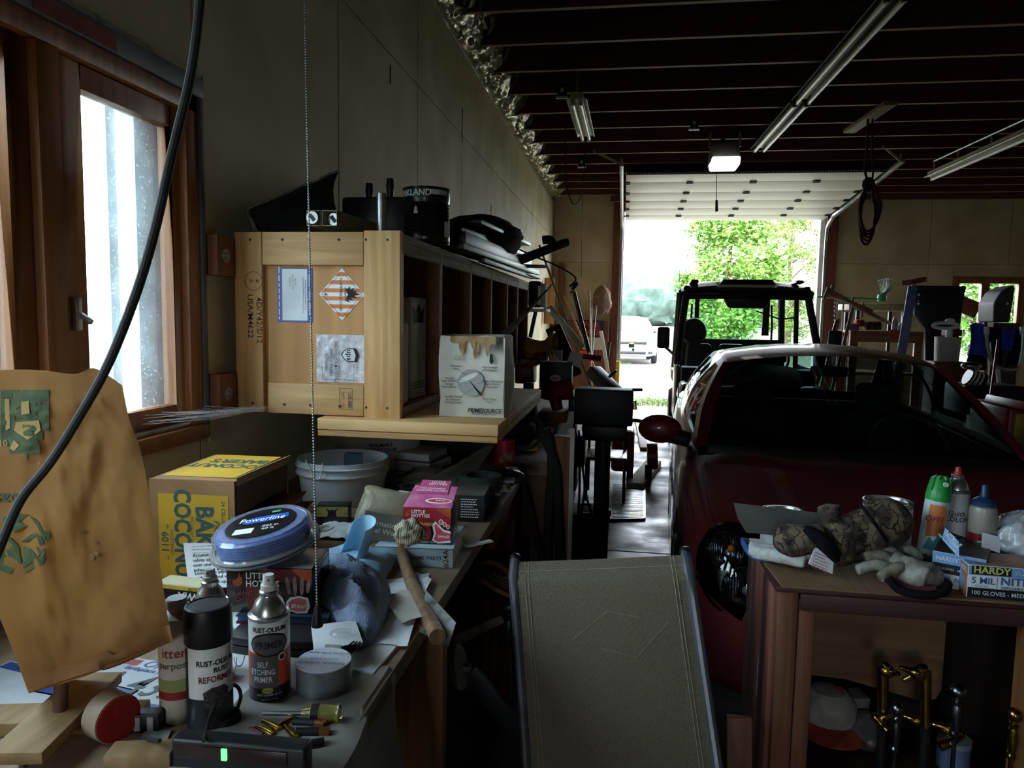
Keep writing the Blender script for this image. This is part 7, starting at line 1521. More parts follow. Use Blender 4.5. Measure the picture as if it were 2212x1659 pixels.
poly(tb, F, [(.005, -.04), (.012, -.02), (.008, .0), (.016, .012), (.03, .01), (.0635, -.005), (.0635, -.046), (.02, -.047)], M_dk, .0004); poly(tb, F, [(.014, -.038), (.019, -.02), (.014, .004), (.022, .014), (.03, .006), (.045, -.008), (.0635, -.012), (.0635, -.042), (.03, -.046)], WHITEINK, .0006); poly(tb, F, [(.018, -.036), (.024, -.02), (.020, .002), (.025, .008), (.03, .0), (.045, -.014), (.0635, -.018), (.0635, -.036), (.03, -.042)], M_hotp, .0008)
for x, y, r in ((.037, .012, .006), (.047, .006, .0052), (.056, .0, .0048)): poly(tb, F, ell(x, y, r, r * 1.25), WHITEINK, .0006); poly(tb, F, ell(x, y, r * .7, r * .9), M_hotp, .0008)
text('5Hrs/h', .0115, WHITEINK, tb, TF(F, .044, -.027, .0012), bold=.8, shear=.15); text('NATURAL   ODORLESS   AIR ACTIVATED', .0045, WHITEINK, tb, TF(F, 0, -.043), bold=.3)
lid = frame(wm(tb) @ Vector((0, -d / 2, h)), wm(tb).to_3x3() @ Vector((1, 0, 0)), wm(tb).to_3x3() @ Vector((0, .95, .38))); MB().add([(-w / 2, 0, 0), (w / 2, 0, 0), (w / 2 + .002, .098, 0), (-w / 2 + .012, .098, 0)], [(0, 1, 2, 3)], lid).build('lid', M_mag, tb, thick=.001, smooth=False)
MB().add([(-.04, .06, .002), (.045, .058, .002), (.045, .118, .004), (-.035, .12, .004)], [(0, 1, 2, 3)], lid).build('lid_tab', mat('tab_pink', 'd05c90', 'b8487e', s=20, rough=.35), tb, thick=.0008, smooth=False); text('LITTLE\nHOTTIES', .013, WHITEINK, tb, TF(lid, .012, .105, .0056), bold=.9, leading=.85); text('TOE WARMERS\nCHAUFFE-ORTEILS', .0105, WHITEINK, tb, TF(lid, .0, .076, .0046), bold=.8, leading=.95)
poly(tb, lid, ell(.025, .03, .036, .012), WHITEINK, .0012); poly(tb, lid, ell(.027, .03, .031, .008), M_hotp, .0016); text('5Hrs/h', .009, WHITEINK, tb, TF(lid, .03, .03, .0022), bold=.8)
# steel wool packet, crumpled newspaper, hammer handle, white blister boxes
c = AY(805, 1135, 1.80); sw_ = thing('steel_wool_packet', 'crumpled tan packet of steel wool with a grey printed label', 'packet', (c.x, 1.85, BZ + .01), rot=(rad(-10), rad(14), rad(20))); sw_.scale = (1.3, 1.1, 1.15)
M_wool = mat('tan_wrapper', '9b9580', '7d775f', s=12, rough=.45, bump=.6, bs=30); MB().bb((-.06, -.05, .02), (.06, .05, .145)).build('wrapper', M_wool, sw_, world=False, bevel=.022, bseg=4, sub=3, disp=lambda q: Vector((.012 * nz(q, 22), .012 * nz(q, 22, 2), .012 * nz(q, 22, 3))), angle=80)
F = FR(sw_, (.12, .11, .16), 'front', .007); patch(sw_, F, -.05, -.05, .04, .01, mat('wool_label', '6c6b62', rough=.5), 0); text('International\nSteel Wool', .0165, mat('wool_print', 'c9c6b4'), sw_, TF(F, -.006, -.022), bold=.6)
def crum(name, label, cat_, c, R, m, seed, sq=(1, 1, 1), fr=2.4, amp=.35):
    return tag(MB().grid(lambda u, v: (lambda q: (c[0] + q.x * R * sq[0] * (1 + amp * mnoise.noise(q * fr + Vector((seed, 0, 0))) + amp * .5 * mnoise.noise(q * fr * 2.6 + Vector((0, seed, 0)))), c[1] + q.y * R * sq[1] * (1 + amp * mnoise.noise(q * fr + Vector((0, 0, seed)))), c[2] + q.z * R * sq[2] * (1 + amp * mnoise.noise(q * fr + Vector((seed, seed, 0))))))(Vector((cos(2 * pi * u) * sin(pi * v), sin(2 * pi * u) * sin(pi * v), -cos(pi * v)))), 40, 24, None, True).build(name, m, angle=70), label, cat_)
c = AY(884, 1150, 1.70); crum('news_wad', 'crumpled striped newspaper wad between the steel wool and toe warmers', 'paper', c, .036, mat('striped_newsprint', 'b5ae92', '6a6450', kind='wave', s=60, rough=.8, lo=.3, hi=.5), 4, (1.1, 1, .9))
p = AZ(862, 1172, .945); q = AZ(884, 1246, .922); e = AZ(945, 1376, .912); hm = thing('hammer', 'hammer with a worn wooden handle lying across the bench edge under papers', 'hammer', q); M_hdl = mat('worn_handle', '9a7a58', '6e5338', s=30, rough=.6, axis='z')
pp = [p, q, q.lerp(e, .5) + Vector((0, 0, -.004)), q.lerp(e, .85), e]; MB().tube(spline(pp, 5), [.0145 + .003 * (k / 20) for k in range(21)], 12).build('handle', M_hdl, hm); MB().tube([p + Vector((-.05, .03, .01)), p + Vector((.0, .0, .0)), p + Vector((.045, -.02, .005))], [.014, .017, .012], 12).build('head', M_gun, hm)
P = [AY(905, 1365, 1.40), AY(968, 1398, 1.36), AY(985, 1345, 1.42), AY(920, 1275, 1.52)]; tag(sheet(*P, 8, 8, .003, 2, 6).build('glossy_leaflet', mat('leaflet_dark', '3a4038', 'b5b8b4', s=22, rough=.2, coat=.7), thick=.0008), 'dark glossy folded leaflet hanging off the bench edge over the hammer handle', 'leaflet')
P = [AY(885, 1372, 1.42), AY(912, 1362, 1.40), AY(905, 1348, 1.42), AY(890, 1352, 1.44)]; tag(sheet(*P, 5, 5, .001, 2, 6).build('orange_card', mat('orange_card', 'c8843a', rough=.5), thick=.001), 'small orange card poking out under the papers at the bench edge', 'card')
c = AY(868, 1095, 1.95); t = thing('white_carton', 'small white carton standing left of the toe warmer carton', 'box', (c.x, 1.98, BZ + .05), rad(-15)); carton(t, (.06, .04, .09), M_cardw); tag(MB().bb((c.x - .03, 1.9, BZ), (c.x + .03, 1.99, BZ + .048)).build('dark_carton', M_dk, bevel=.002), 'dark carton holding up the small white carton behind the steel wool', 'box')
p = AZ(1028, 1131, BZ); bx2 = thing('black_carton', 'black carton with white print behind the toe warmer carton', 'box', (p.x - .06, p.y + .13, BZ), rad(4)); D = (.15, .24, .085); carton(bx2, D, mat('carton_black', '25272b', '1b1c1f', s=8, rough=.5)); F = FR(bx2, D, 'front'); fineprint(bx2, F, .0, -.03, .06, .035, 8, WHITEINK, .003); patch(bx2, FR(bx2, D, 'top'), -.074, -.119, .074, .119, mat('dust_grey', '6a655c', '4e4a42', s=9, rough=.9), .0002)
c = AY(1037, 1035, 2.42); t = thing('strap_coil', 'coiled dull green webbing strap on the black carton', 'strap', (c.x, 2.42, c.z - .035)); 
for k in range(3): MB().lathe([(.05 + .009 * k, 0), (.056 + .009 * k, 0), (.056 + .009 * k, .05), (.05 + .009 * k, .05), (.05 + .009 * k, 0)], 28, None, False).build('strap_turn', mat('strap_green', '3c4540', '2c332f', s=40, rough=.9), t, world=False)
for k in range(5): z = BZ + .02 + .011 * k; tag(MB().box((-.50 + .006 * k, 2.60, z + .005), (.19, .24, .009), rot=(0, 0, .1 * ((k * 5) % 3 - 1))).build('magazine', mat('mag_%d' % (k % 3), ('a9a294', '8f9aa4', 'b38a5a')[k % 3], rough=.5), bevel=.001), ['lowest magazine in the pile at the far bench edge', 'second magazine from the bottom of the far bench edge pile', 'middle magazine of the pile at the far bench edge', 'fourth magazine of the pile at the far bench edge', 'topmost magazine of the pile at the far bench edge'][k], 'magazine', 'magazines at the bench edge')
crum('plastic_bag', 'crumpled black plastic bag lying on the magazines', 'bag', AY(1085, 1030, 2.6), .07, mat('black_film', '1c1f24', '30343a', s=20, rough=.25), 9, (1.2, 1, .45))
def f(u, v):
    a = AY(895, 1055, 2.25).lerp(AY(1080, 945, 2.9), u); c = AY(905, 1085, 2.1).lerp(AY(1000, 1062, 2.35), u); return a.lerp(c, v) + Vector((0, 0, .02 * sin(3 * pi * v) * (1 - u) + .012 * nz((u * 3, v * 3, 1))))
tag(MB().grid(f, 22, 14).build('canvas_cloth', mat('grey_canvas', '7d786c', '646056', s=14, rough=.9), thick=.002), 'stiff grey canvas cloth draped up towards the nail carton', 'cloth')
crum('canvas_heap', 'brown-grey canvas heap in front of the book stack', 'cloth', AY(925, 1040, 2.5), .09, mat('brown_canvas', '5e564a', '453f36', s=14, rough=.95), 2, (1.3, 1, .5))
p = AY(905, 955, 2.9); q = AY(1050, 960, 3.0); t = thing('vacuum_hose', 'dark ribbed hose lying across the back of the bench', 'hose', p); MB().tube([p.lerp(q, k / 40) for k in range(41)], [.055 + .006 * (k % 2) for k in range(41)], 14).build('ribbed_hose', mat('hose_dark', '2b3034', '202428', s=9, rough=.5), t)
p = AY(1090, 980, 2.9); t = thing('red_canister', 'red plastic canister with a torn label at the far end of the bench', 'canister', (p.x, 2.9, BZ + .03)); MB().cyl((p.x, 2.9, BZ + .02), (p.x, 2.9, AY(1090, 950, 2.9).z), .042, .04, 24).build('canister_body', mat('canister_red', 'b02028', '96181f', s=9, rough=.35), t); band(t, .042, .03, .075, -20, 60, mat('torn_label', 'b08a58', '7a2a24', s=30, rough=.5), off=.001)
tag(MB().bar(AZ(1005, 1180, BZ + .004), AZ(1062, 1168, BZ + .006), .018, .004).build('paint_stick', M_paper), 'pale stick poking out beyond the parts catalogue over the bench edge', 'stick')
# ================================================================== SECOND BENCH AND THE CLUTTER BEHIND IT
sb = thing('second_bench', 'brown panelled bench beyond the workbench against the left wall', 'workbench', (-.75, 4.5, 0)); M_pan = wood('dim_brown_panel', '6a4c36', '503826', 'z', 4, .7, .1)
MB().bb((-1.28, 3.02, .88), (-.25, 3.4, .93)).build('bench_top', M_bench, sb, bevel=.004); MB().bb((-1.28, 3.4, .88), (-.37, 6.3, .93)).build('bench_top', M_bench, sb, bevel=.004); MB().bb((-1.25, 3.05, 0), (-.27, 3.07, .88)).build('end_panel', M_pan, sb, smooth=False); MB().bb((-.40, 3.07, 0), (-.38, 6.25, .88)).build('side_panel', M_pan, sb, smooth=False)
p = AY(1200, 1000, 3.0); MB().bb((p.x - .01, 2.96, 0), (p.x + .075, 3.04, AY(1200, 945, 2.96).z)).build('corner_post', M_leg, sb, bevel=.004); MB().bb((p.x + .062, 2.955, .0), (p.x + .08, 2.975, AY(1200, 925, 2.96).z)).build('pale_strip', M_cardw, sb)
c = AY(1098, 905, 3.35)
for k, lab in enumerate(('lower small black tire in the stack behind the nail carton', 'upper small black tire in the stack behind the nail carton')):
    t = thing('kart_tire', lab, 'tire', (c.x, 3.42, .955 + .10 * k)); MB().lathe([(.06, .0), (.10, -.005), (.122, .02), (.126, .05), (.122, .08), (.10, .10), (.06, .095), (.06, 0)], 32, None, False).build('tire', M_tire, t, world=False); MB().lathe([(0, .06), (.045, .06), (.062, .085)], 24).build('rim', M_hub if k else M_gun, t, world=False)
tag(MB().box((c.x + .05, 3.4, .942), (.2, .22, .02)).build('yellow_sheet', mat('dull_yellow', 'a8862c', rough=.7), bevel=.002), 'yellow dotted board under the small tires', 'board')
M_jr = mat('jack_red', '8a1c26', '6e141c', s=9, rough=.4); yj = 3.9
t = thing('bottle_jack', 'red and dark floor jack stand beside the small tires', 'jack', (AY(1150, 900, yj).x, yj, .93)); a = AY(1131, 862, yj); c = AY(1165, 935, yj); MB().box(((a.x + c.x) / 2, yj, (.93 + a.z) / 2), (c.x - a.x, .1, a.z - .93), taper=(.5, .6)).build('frame', M_jr, t, bevel=.005); a = AY(1132, 826, yj); c = AY(1152, 862, yj); MB().bb((a.x, yj - .03, c.z - .01), (c.x, yj + .03, a.z)).build('ratchet_post', M_gun, t, bevel=.003)
yg = 4.4; t = thing('polish_carton', 'dark green carton with an oval red and white emblem among the tools', 'box', ((AY(1165, 800, yg).x + AY(1235, 800, yg).x) / 2, yg + .06, AY(1200, 838, yg).z)); a = AY(1168, 780, yg); c = AY(1236, 838, yg); D = (c.x - a.x, .12, a.z - c.z); carton(t, D, mat('carton_green', '1f4a3c', '183c30', s=8, rough=.5)); F = FR(t, D, 'front'); poly(t, F, ell(.0, -.02, .034, .021), M_paper, .0003); text('Fraulike', .014, mat('emblem_red', 'a8303a'), t, TF(F, 0, -.02), bold=.5, shear=.2); patch(t, F, -D[0] / 2, -D[2] / 2, D[0] / 2, -D[2] / 2 + .02, M_paper, .0003); text('BASE', .014, INK, t, TF(F, .05, -D[2] / 2 + .01), bold=.6); MB().bar((D[0] / 2, 0, D[2] - .02), (D[0] / 2 + .03, 0, D[2] + .06), .08, .004, (0, 1, 0)).build('flap', M_cardw, t, world=False)
t = thing('power_drill', 'dim red power drill lying under the green carton', 'drill', (AY(1195, 900, 4.3).x, 4.3, AY(1195, 885, 4.3).z)); MB().tube([AY(1165, 850, 4.25), AY(1185, 846, 4.25), AY(1232, 842, 4.3)], [.03, .055, .06], 14).build('motor_body', M_jr, t); MB().tube([AY(1195, 848, 4.25), AY(1205, 885, 4.22)], [.04, .032], 12).build('grip', M_jr, t); MB().cyl(AY(1150, 852, 4.25), AY(1166, 850, 4.25), .016, .028).build('chuck', M_steel, t); MB().bb((AY(1165, 888, 4.3).x, 4.25, .93), (AY(1225, 888, 4.3).x, 4.5, AY(1165, 888, 4.3).z)).build('brown_stand', M_dkw, t, bevel=.004)
for k, (x0, y0, x1, y1, yd, m, lab) in enumerate(((1112, 790, 1152, 830, 4.6, M_jr, 'red tool case behind the bottle jack'), (1110, 775, 1160, 792, 4.9, mat('grey_cloth', 'a8a49c', '6a2a30', s=20, rough=.9), 'grey and red rag heap on the red tool case'), (1152, 762, 1180, 785, 5.0, M_jr, 'small red tool box left of the green carton'), (1130, 748, 1165, 770, 5.3, mat('cream_box', 'b8b49c', '8c8a78', s=14, rough=.6), 'cream coloured parts box below the yellow air hose'), (1228, 858, 1250, 890, 4.4, M_blackp, 'black clamp box beside the drill'))):
    tag(boxpx('tool_box' if k != 1 else 'rag_heap', x0, y0, x1, y1, yd, .18, m, bevel=.012), lab, 'tool box' if k != 1 else 'rag')
yk = 5.0; t = thing('plastic_basket', 'small white slatted plastic basket below the yellow air hose', 'basket', (AY(1196, 790, yk).x, yk, AY(1196, 790, yk).z))
a = AY(1182, 758, yk); c = AY(1212, 790, yk)
for k in range(6): x = a.x + (c.x - a.x) * k / 5; MB().bb((x - .006, yk, c.z), (x + .006, yk + .012, a.z)).build('slat', M_white, t)
MB().bb((a.x, yk, a.z - .012), (c.x, yk + .1, a.z)).build('rim', M_white, t); MB().bb((a.x, yk, c.z), (c.x, yk + .1, c.z + .01)).build('base', M_white, t)
# yellow coiled air hose
yh = 5.2; b = MB(); n = 300; A_ = AY(1138, 742, yh); B_ = AY(1198, 735, yh)
b.tube([(A_.x + (B_.x - A_.x) * k / n + .012 * cos(k * .42), yh + .075 * cos(k * .42), A_.z - .03 + .075 * sin(k * .42) - .03 * sin(pi * k / n) + (.05 if k > 200 else 0) * (k - 200) / 100) for k in range(n + 1)], .010, 6); tag(b.build('air_hose', mat('hose_yellow', 'c08a1e', 'a87414', s=20, rough=.45)), 'yellow coiled air hose hanging past the end of the crate shelf', 'hose')
# small shelf with folded bag
ys = 5.6; t = thing('small_shelf', 'small wall shelf just beyond the crates', 'shelf', (AY(1150, 672, ys).x, ys, AY(1150, 675, ys).z)); a = AY(1138, 666, ys); c = AY(1180, 674, ys); MB().bb((XL + .003, ys, c.z), (c.x, ys + .3, a.z)).build('board', M_cardw, t, bevel=.004); MB().bar((c.x - .1, ys + .15, c.z), (c.x - .16, ys + .15, c.z - .3), .03, .03).build('bracket', M_gun, t)
t = thing('tote_bag', 'navy and cream folded bag standing on the small wall shelf', 'bag', (AY(1158, 664, ys).x, ys + .1, AY(1158, 665, ys).z + .004)); a = AY(1140, 606, ys); c = AY(1172, 664, ys); MB().bb((a.x, ys + .03, c.z), (c.x - .02, ys + .2, a.z)).build('navy_bag', mat('navy_cloth', '22304a', '1a2438', s=20, rough=.9), t, bevel=.02); MB().bb((c.x - .02, ys + .03, c.z), (c.x + .015, ys + .2, a.z - .02)).build('cream_side', mat('cream_cloth', 'c9c6b0', 'a8a690', s=30, rough=.9), t, bevel=.01); MB().bb((a.x + .08, ys + .024, c.z + .02), (a.x + .10, ys + .03, a.z - .04)).build('stripe', M_paper, t)
# leaning things near the corner
yb_ = 12.55
L_ = [('board', 'pale plank leaning among the tools near the back corner', 1185, 663, 1258, 752, 7.2, 7.0, .075, .02, M_cardw), ('board', 'dark case leaning behind the green carton', 1195, 708, 1240, 812, 5.4, 5.2, .12, .05, M_blackp), ('board', 'black metal rail leaning in the back corner', 1240, 632, 1272, 760, 10.5, 9.8, .06, .06, M_gun)]
for nm, lab, x0, y0, x1, y1, ya, yb2, w, h, m in L_: tag(MB().bar(AY(x0, y0, ya), AY(x1, y1, yb2), w, h, (0, -1, .2)).build('leaning_board', m, bevel=.006), lab, nm)
for lab, x0, y0, x1, y1, r, m in (('brown branch leaning in the back left corner', 1165, 530, 1205, 640, .016, M_bark), ('rake handle leaning on the back wall, leftmost of the long handles', 1218, 640, 1262, 742, .018, M_hdl), ('shovel handle with a dark grip leaning beside the for sale sign', 1277, 650, 1276, 770, .02, M_hdl), ('thin grey metal pole leaning in front of the for sale sign', 1288, 660, 1276, 800, .014, M_steel), ('broom handle leaning near the red-brown door post', 1273, 628, 1275, 720, .016, M_hdl)): (lambda p, q: stick('tool_pole', lab, 'pole', p, p + (q - p) * (p.z / (p.z - q.z)), r, m))(AY(x0, y0, (yb_ - .1) if y0 > 600 else 10.4), AY(x1, y1, (yb_ - .5) if y0 > 600 else 9.9))
p = AY(1298, 716, yb_ - .3); q = AY(1318, 830, yb_ - .9); tag(MB().bar(p, q, .06, .03, (0, -1, .1)).build('leaning_board', M_cardw, bevel=.003), 'short pale board leaning in front of the for sale sign', 'board'); p = AY(1316, 740, yb_ - .2); q = AY(1306, 830, yb_ - .4); tag(MB().bar(p, q, .05, .03, (0, -1, .1)).build('leaning_board', M_gun, bevel=.003), 'dark narrow board leaning against the red-brown door post', 'board')
sg = thing('for_sale_sign', 'black for sale sign with red letters behind the leaning handles', 'sign', (AY(1278, 740, yb_).x, yb_ + .1, AY(1278, 728, yb_).z)); a = AY(1252, 692, yb_ + .1); c = AY(1304, 728, yb_ + .1); MB().bb((a.x, yb_ + .1, c.z), (c.x, yb_ + .108, a.z)).build('sign_face', M_dk, sg); F = frame(((a.x + c.x) / 2, yb_ + .0985, (a.z + c.z) / 2), (1, 0, 0), (0, 0, 1)); text('FOR\nSALE', (a.z - c.z) * .52, mat('sign_red', 'c02838', rough=.5), sg, TF(F, 0, .0), bold=1.6, leading=.85)
cb2 = thing('low_cabinet', 'low red-brown cabinet in the back corner under the for sale sign', 'cabinet', (-.75, 12.7, 0)); a = AY(1205, 690, yb_ + .15); MB().bb((-1.27, 12.66, 0), (-.27, 12.88, a.z)).build('carcass', M_redpost, cb2, bevel=.006); MB().bb((AY(1258, 730, 12.6).x, 12.63, AY(1258, 755, 12.6).z), (AY(1302, 730, 12.6).x, 12.66, AY(1302, 730, 12.6).z)).build('paper_panel', M_cardw, cb2)
tag(MB().bar(AY(1212, 568, 12.8), AY(1212, 760, 12.8), .10, .04, (0, -1, 0)).build('wall_stud', M_dkw, bevel=.004), 'tall brown stud standing against the back wall corner', 'stud'); tag(boxpx('plywood_scrap', 1176, 600, 1196, 700, 11.5, .02, M_ply, bevel=.002), 'orange plywood scrap standing at the far left wall', 'plywood')
crum('burlap_sack', 'brown burlap sack hanging beside the red-brown door post', 'sack', AY(1300, 650, 12.6), .22, mat('burlap', '8a6e5c', '6d5546', s=14, rough=1), 6, (.75, .5, 1.15), 1.6, .25)
tag(boxpx('orange_scoop', 1248, 757, 1270, 772, 12.56, .1, mat('scoop_orange', 'd84a22', rough=.5), bevel=.01), 'bright orange plastic scoop among the leaning tools', 'scoop')
t = thing('yard_engine', 'dim pile of lawn machine parts with a black handle near the doorway', 'machine', AZ(1300, 860, 0)); MB().tube([AY(1240, 768, 7.5), AY(1275, 772, 7.5), AY(1300, 775, 7.5)], .03, 8).build('handle_bar', M_jr, t); MB().bar(AY(1280, 800, 7.6), AY(1330, 850, 7.4), .18, .12).build('deck', M_gun, t, bevel=.02); MB().bar(AY(1315, 815, 7.4), AY(1332, 800, 7.4), .05, .03).build('grip', M_blackp, t, bevel=.01); MB().tube([AY(1335, 780, 12.2), AY(1333, 850, 12.2)], .035, 8).build('yellow_strap', mat('strap_yellow', 'c8a838', rough=.6), t)
# black cabinet on a post (grinder stand)
yp = 4.4; gs = thing('grinder_stand', 'black boxy machine on a thick dark post beside the floor grate', 'machine', (AY(1303, 1215, yp).x, yp, 0)); a = AY(1243, 838, yp); c = AY(1366, 918, yp); MB().bb((a.x, yp - .08, c.z), (c.x, yp + .12, a.z)).build('machine_case', mat('case_black', '1d1f24', '17181c', s=12, rough=.55), gs, bevel=.012); a2 = AY(1262, 915, yp); c2 = AY(1350, 950, yp); MB().box(((a2.x + c2.x) / 2, yp, (a2.z + c2.z) / 2), (c2.x - a2.x, .18, a2.z - c2.z), taper=(1.1, 1)).build('tray', M_blackp, gs, bevel=.01)
p = AY(1303, 940, yp); MB().cyl((p.x, yp, 0), (p.x, yp, p.z), .048, n=24).build('post', mat('post_dark', '1f2d33', '18232a', s=9, rough=.5), gs); MB().cyl((p.x, yp, 0), (p.x, yp, .015), .17, n=28).build('foot_plate', M_gun, gs); MB().bar(AY(1366, 842, yp), AY(1388, 842, yp), .02, .02).build('lever', M_blackp, gs, bevel=.004); MB().cyl(AY(1370, 865, yp), AY(1372, 885, yp), .012).build('glass_gauge', M_amb, gs)
# metal chair, floor grate, red blower, plank, bucket, tool boxes on the floor
yc = 6.0; fc = thing('steel_chair', 'dim folding steel chair behind the dark post', 'chair', (AY(1320, 1100, yc).x, yc, 0)); x0 = AY(1262, 990, yc).x; x1 = AY(1355, 990, yc).x; z = AY(1300, 992, yc).z; MB().box(((x0 + x1) / 2, yc + .2, z), (x1 - x0, .42, .03)).build('seat', mat('chair_steel', '8a8d90', '6c6f72', s=8, rough=.25, metal=.8), fc, bevel=.01); MB().box(((x0 + x1) / 2, yc + .43, z + .38), (x1 - x0, .03, .34)).build('backrest', M_seat, fc, bevel=.012)
for x in (x0 + .02, x1 - .02):
    for y in (yc + .02, yc + .4): MB().tube([(x, y, z), (x, y, .02)], .013, 8).build('leg', M_gun, fc)
    MB().tube([(x, yc + .4, z), (x, yc + .44, z + .55)], .013, 8).build('back_post', M_gun, fc)
P = [AZ(1318, 1122, .012), AZ(1392, 1120, .012), AZ(1392, 1046, .012), AZ(1322, 1046, .012)]; gr = thing('floor_grate', 'ribbed metal grate mat lying on the concrete floor', 'grate', P[0])
for k in range(30): u = k / 29; MB().bar(P[0].lerp(P[3], u), P[1].lerp(P[2], u), .016, .012).build('grate_bar', M_steel, gr)
for u in (0, 1): MB().bar(P[0].lerp(P[1], u), P[3].lerp(P[2], u), .018, .016).build('edge_bar', M_steel, gr)
p = AZ(1372, 1050, .03); q = AZ(1412, 1000, .03); tag(MB().bar(p, q, .16, .06).build('floor_plank', M_greyw, bevel=.004), 'short grey timber lying on the floor near the doorway side of the grate', 'timber')
yb3 = 7.0; rb = thing('red_blower', 'dark red engine blower on wheels beside the floor aisle', 'machine', AZ(1375, 1040, 0)); p = AY(1375, 975, yb3); MB().bb((AY(1350, 0, yb3).x, yb3 - .15, .1), (AY(1402, 0, yb3).x, yb3 + .25, AY(1350, 925, yb3).z)).build('engine_cover', M_jr, rb, bevel=.04); MB().cyl(AY(1398, 985, yb3), AY(1420, 985, yb3), .13, n=24).build('fan_drum', M_jr, rb); MB().tube(spline([AY(1352, 912, yb3), AY(1370, 908, yb3), AY(1392, 915, yb3), AY(1400, 945, yb3)], 5), .018, 8).build('handle', M_blackp, rb)
for x in (1360, 1400): o = AY(x, 1025, yb3 - .1); MB().cyl((o.x - .03, yb3 - .12, .09), (o.x + .03, yb3 - .12, .09), .09, n=20).build('wheel', M_tire, rb)
tag(MB().bar(AZ(1378, 905, .02), AZ(1392, 970, .02), .10, .04).build('floor_board', M_leg, bevel=.003), 'brown board lying along the aisle edge by the red blower', 'board')
p = AZ(1272, 1205, 0); t = thing('bucket', 'grey pail of white parts on the floor behind the hanging cords', 'bucket', (p.x, p.y + .12, 0)); h = .30; MB().lathe([(0, 0), (.11, 0), (.128, h * .85), (.134, h * .86), (.134, h * .9), (.13, h), (.122, h), (.11, .02), (0, .02)], 30).build('pail', mat('pail_grey', '8f8a86', '77726e', s=6, rough=.5), t, world=False)
for k in range(4): MB().ball((.05 * cos(k * 1.7), .05 * sin(k * 1.7), h - .02), .035, 12, 8).build('white_part', M_paper, t, world=False)
tag(boxpx('tool_chest', 1206, 1010, 1244, 1062, 4.9, .3, M_jr, bevel=.01), 'dark red tool chest on the floor between the bench and the post', 'tool box'); tag(boxpx('black_cabinet', 1210, 940, 1262, 1010, 5.0, .3, M_blackp, bevel=.01), 'black cabinet above the dark red tool chest', 'cabinet'); tag(boxpx('brown_carton', 1205, 1110, 1245, 1205, 4.4, .3, M_card, bevel=.004), 'dim cardboard box on the floor below the tool chest', 'box')
# hanging hoses and cords at the bench end
for k, (pts, r, lab) in enumerate((([(1180, 925), (1192, 1000), (1185, 1100), (1182, 1215)], .018, 'thick black hose hanging down the brown panel, leftmost'), ([(1170, 935), (1200, 1010), (1205, 1110), (1208, 1220)], .018, 'thick black hose hanging beside the corner post, rightmost'), ([(1078, 960), (1105, 1000), (1125, 1030), (1160, 1180), (1168, 1230)], .007, 'thin black cord hanging from the red canister'), ([(1208, 960), (1205, 1060), (1215, 1140), (1232, 1165), (1248, 1120), (1252, 1000), (1240, 945)], .007, 'black cord looping below the black machine'), ([(1240, 915), (1262, 1040), (1255, 1120), (1262, 1135), (1278, 1118), (1265, 1060), (1250, 930)], .006, 'second black cord hanging in a narrow loop by the post'), ([(1145, 900), (1168, 915), (1168, 945), (1150, 965), (1120, 968)], .008, 'black hose curling round the small tires'), ([(1128, 1000), (1130, 1130), (1128, 1150)], .004, 'thin cord pair ending in a clip on the brown panel'))):
    yv = 2.9 if k in (0, 1, 2, 5, 6) else 4.1; tag(MB().tube(spline([AY(x, y, yv) for x, y in pts], 6), r, 8).build('hanging_hose' if r > .015 else 'hanging_cable', M_rubber), lab, 'hose' if r > .015 else 'cord')
# low stuff between bench leg and sling chair
c = AY(992, 1440, 1.72); t = thing('caster_wheel', 'grey caster disc with a bolt beside the bench leg', 'wheel', (c.x, 1.72, c.z - .06)); MB().lathe([(.0, -.012), (.05, -.012), (.055, -.006), (.055, .006), (.03, .012), (0, .012)], 28, TR((c.x, 1.72, c.z), (0, rad(75), 0))).build('disc', mat('caster_grey', '8a8a86', '6e6e6a', s=12, rough=.5), t); MB().cyl((c.x + .012, 1.72, c.z), (c.x + .03, 1.72, c.z), .012, n=6).build('bolt', M_steel, t); MB().bar((c.x + .02, 1.74, c.z - .02), AY(1120, 1580, 1.75), .05, .012, (0, 1, 0)).build('strut', M_gun, t, bevel=.003)
finial('dark turned newel finial beside the sling chair', 1097, 1296, 1400, 1.95, M_gun, .02)
c = AY(1060, 1245, 2.1); t = thing('snowshoe', 'mesh snowshoe frame lying under the bench edge', 'snowshoe', (c.x, 2.1, c.z - .05)); E1 = [AY(1010, 1225, 2.2), AY(1060, 1215, 2.2), AY(1105, 1245, 2.15), AY(1118, 1290, 2.05), AY(1075, 1275, 2.05), AY(1030, 1245, 2.1)]; MB().tube(spline(E1 + [E1[0]], 5)[:-1], .007, 8, True).build('frame', M_dkw, t)
for k in range(9): a = k / 8; MB().cyl(E1[0].lerp(E1[2], a), E1[5].lerp(E1[3], a), .002, n=5).build('lacing', M_hdl, t)
for k in range(4): a = (k + 1) / 5; MB().cyl(E1[0].lerp(E1[5], a), E1[2].lerp(E1[3], a), .002, n=5).build('lacing', M_hdl, t)
tag(boxpx('storage_bin', 985, 1215, 1110, 1300, 2.6, .4, mat('bin_dark', '1e242c', '171b21', s=8, rough=.5), bevel=.02), 'dark storage bin under the far end of the workbench', 'bin'); P = [AY(980, 1372, 2.0), AY(1080, 1330, 2.2), AY(1085, 1345, 2.2), AY(985, 1395, 2.0)]; tag(sheet(*P, 10, 4, .004, 2, 8).build('grey_strap_board', M_greyw, thick=.006), 'pale board lying low between the bench leg and the sling chair', 'board')
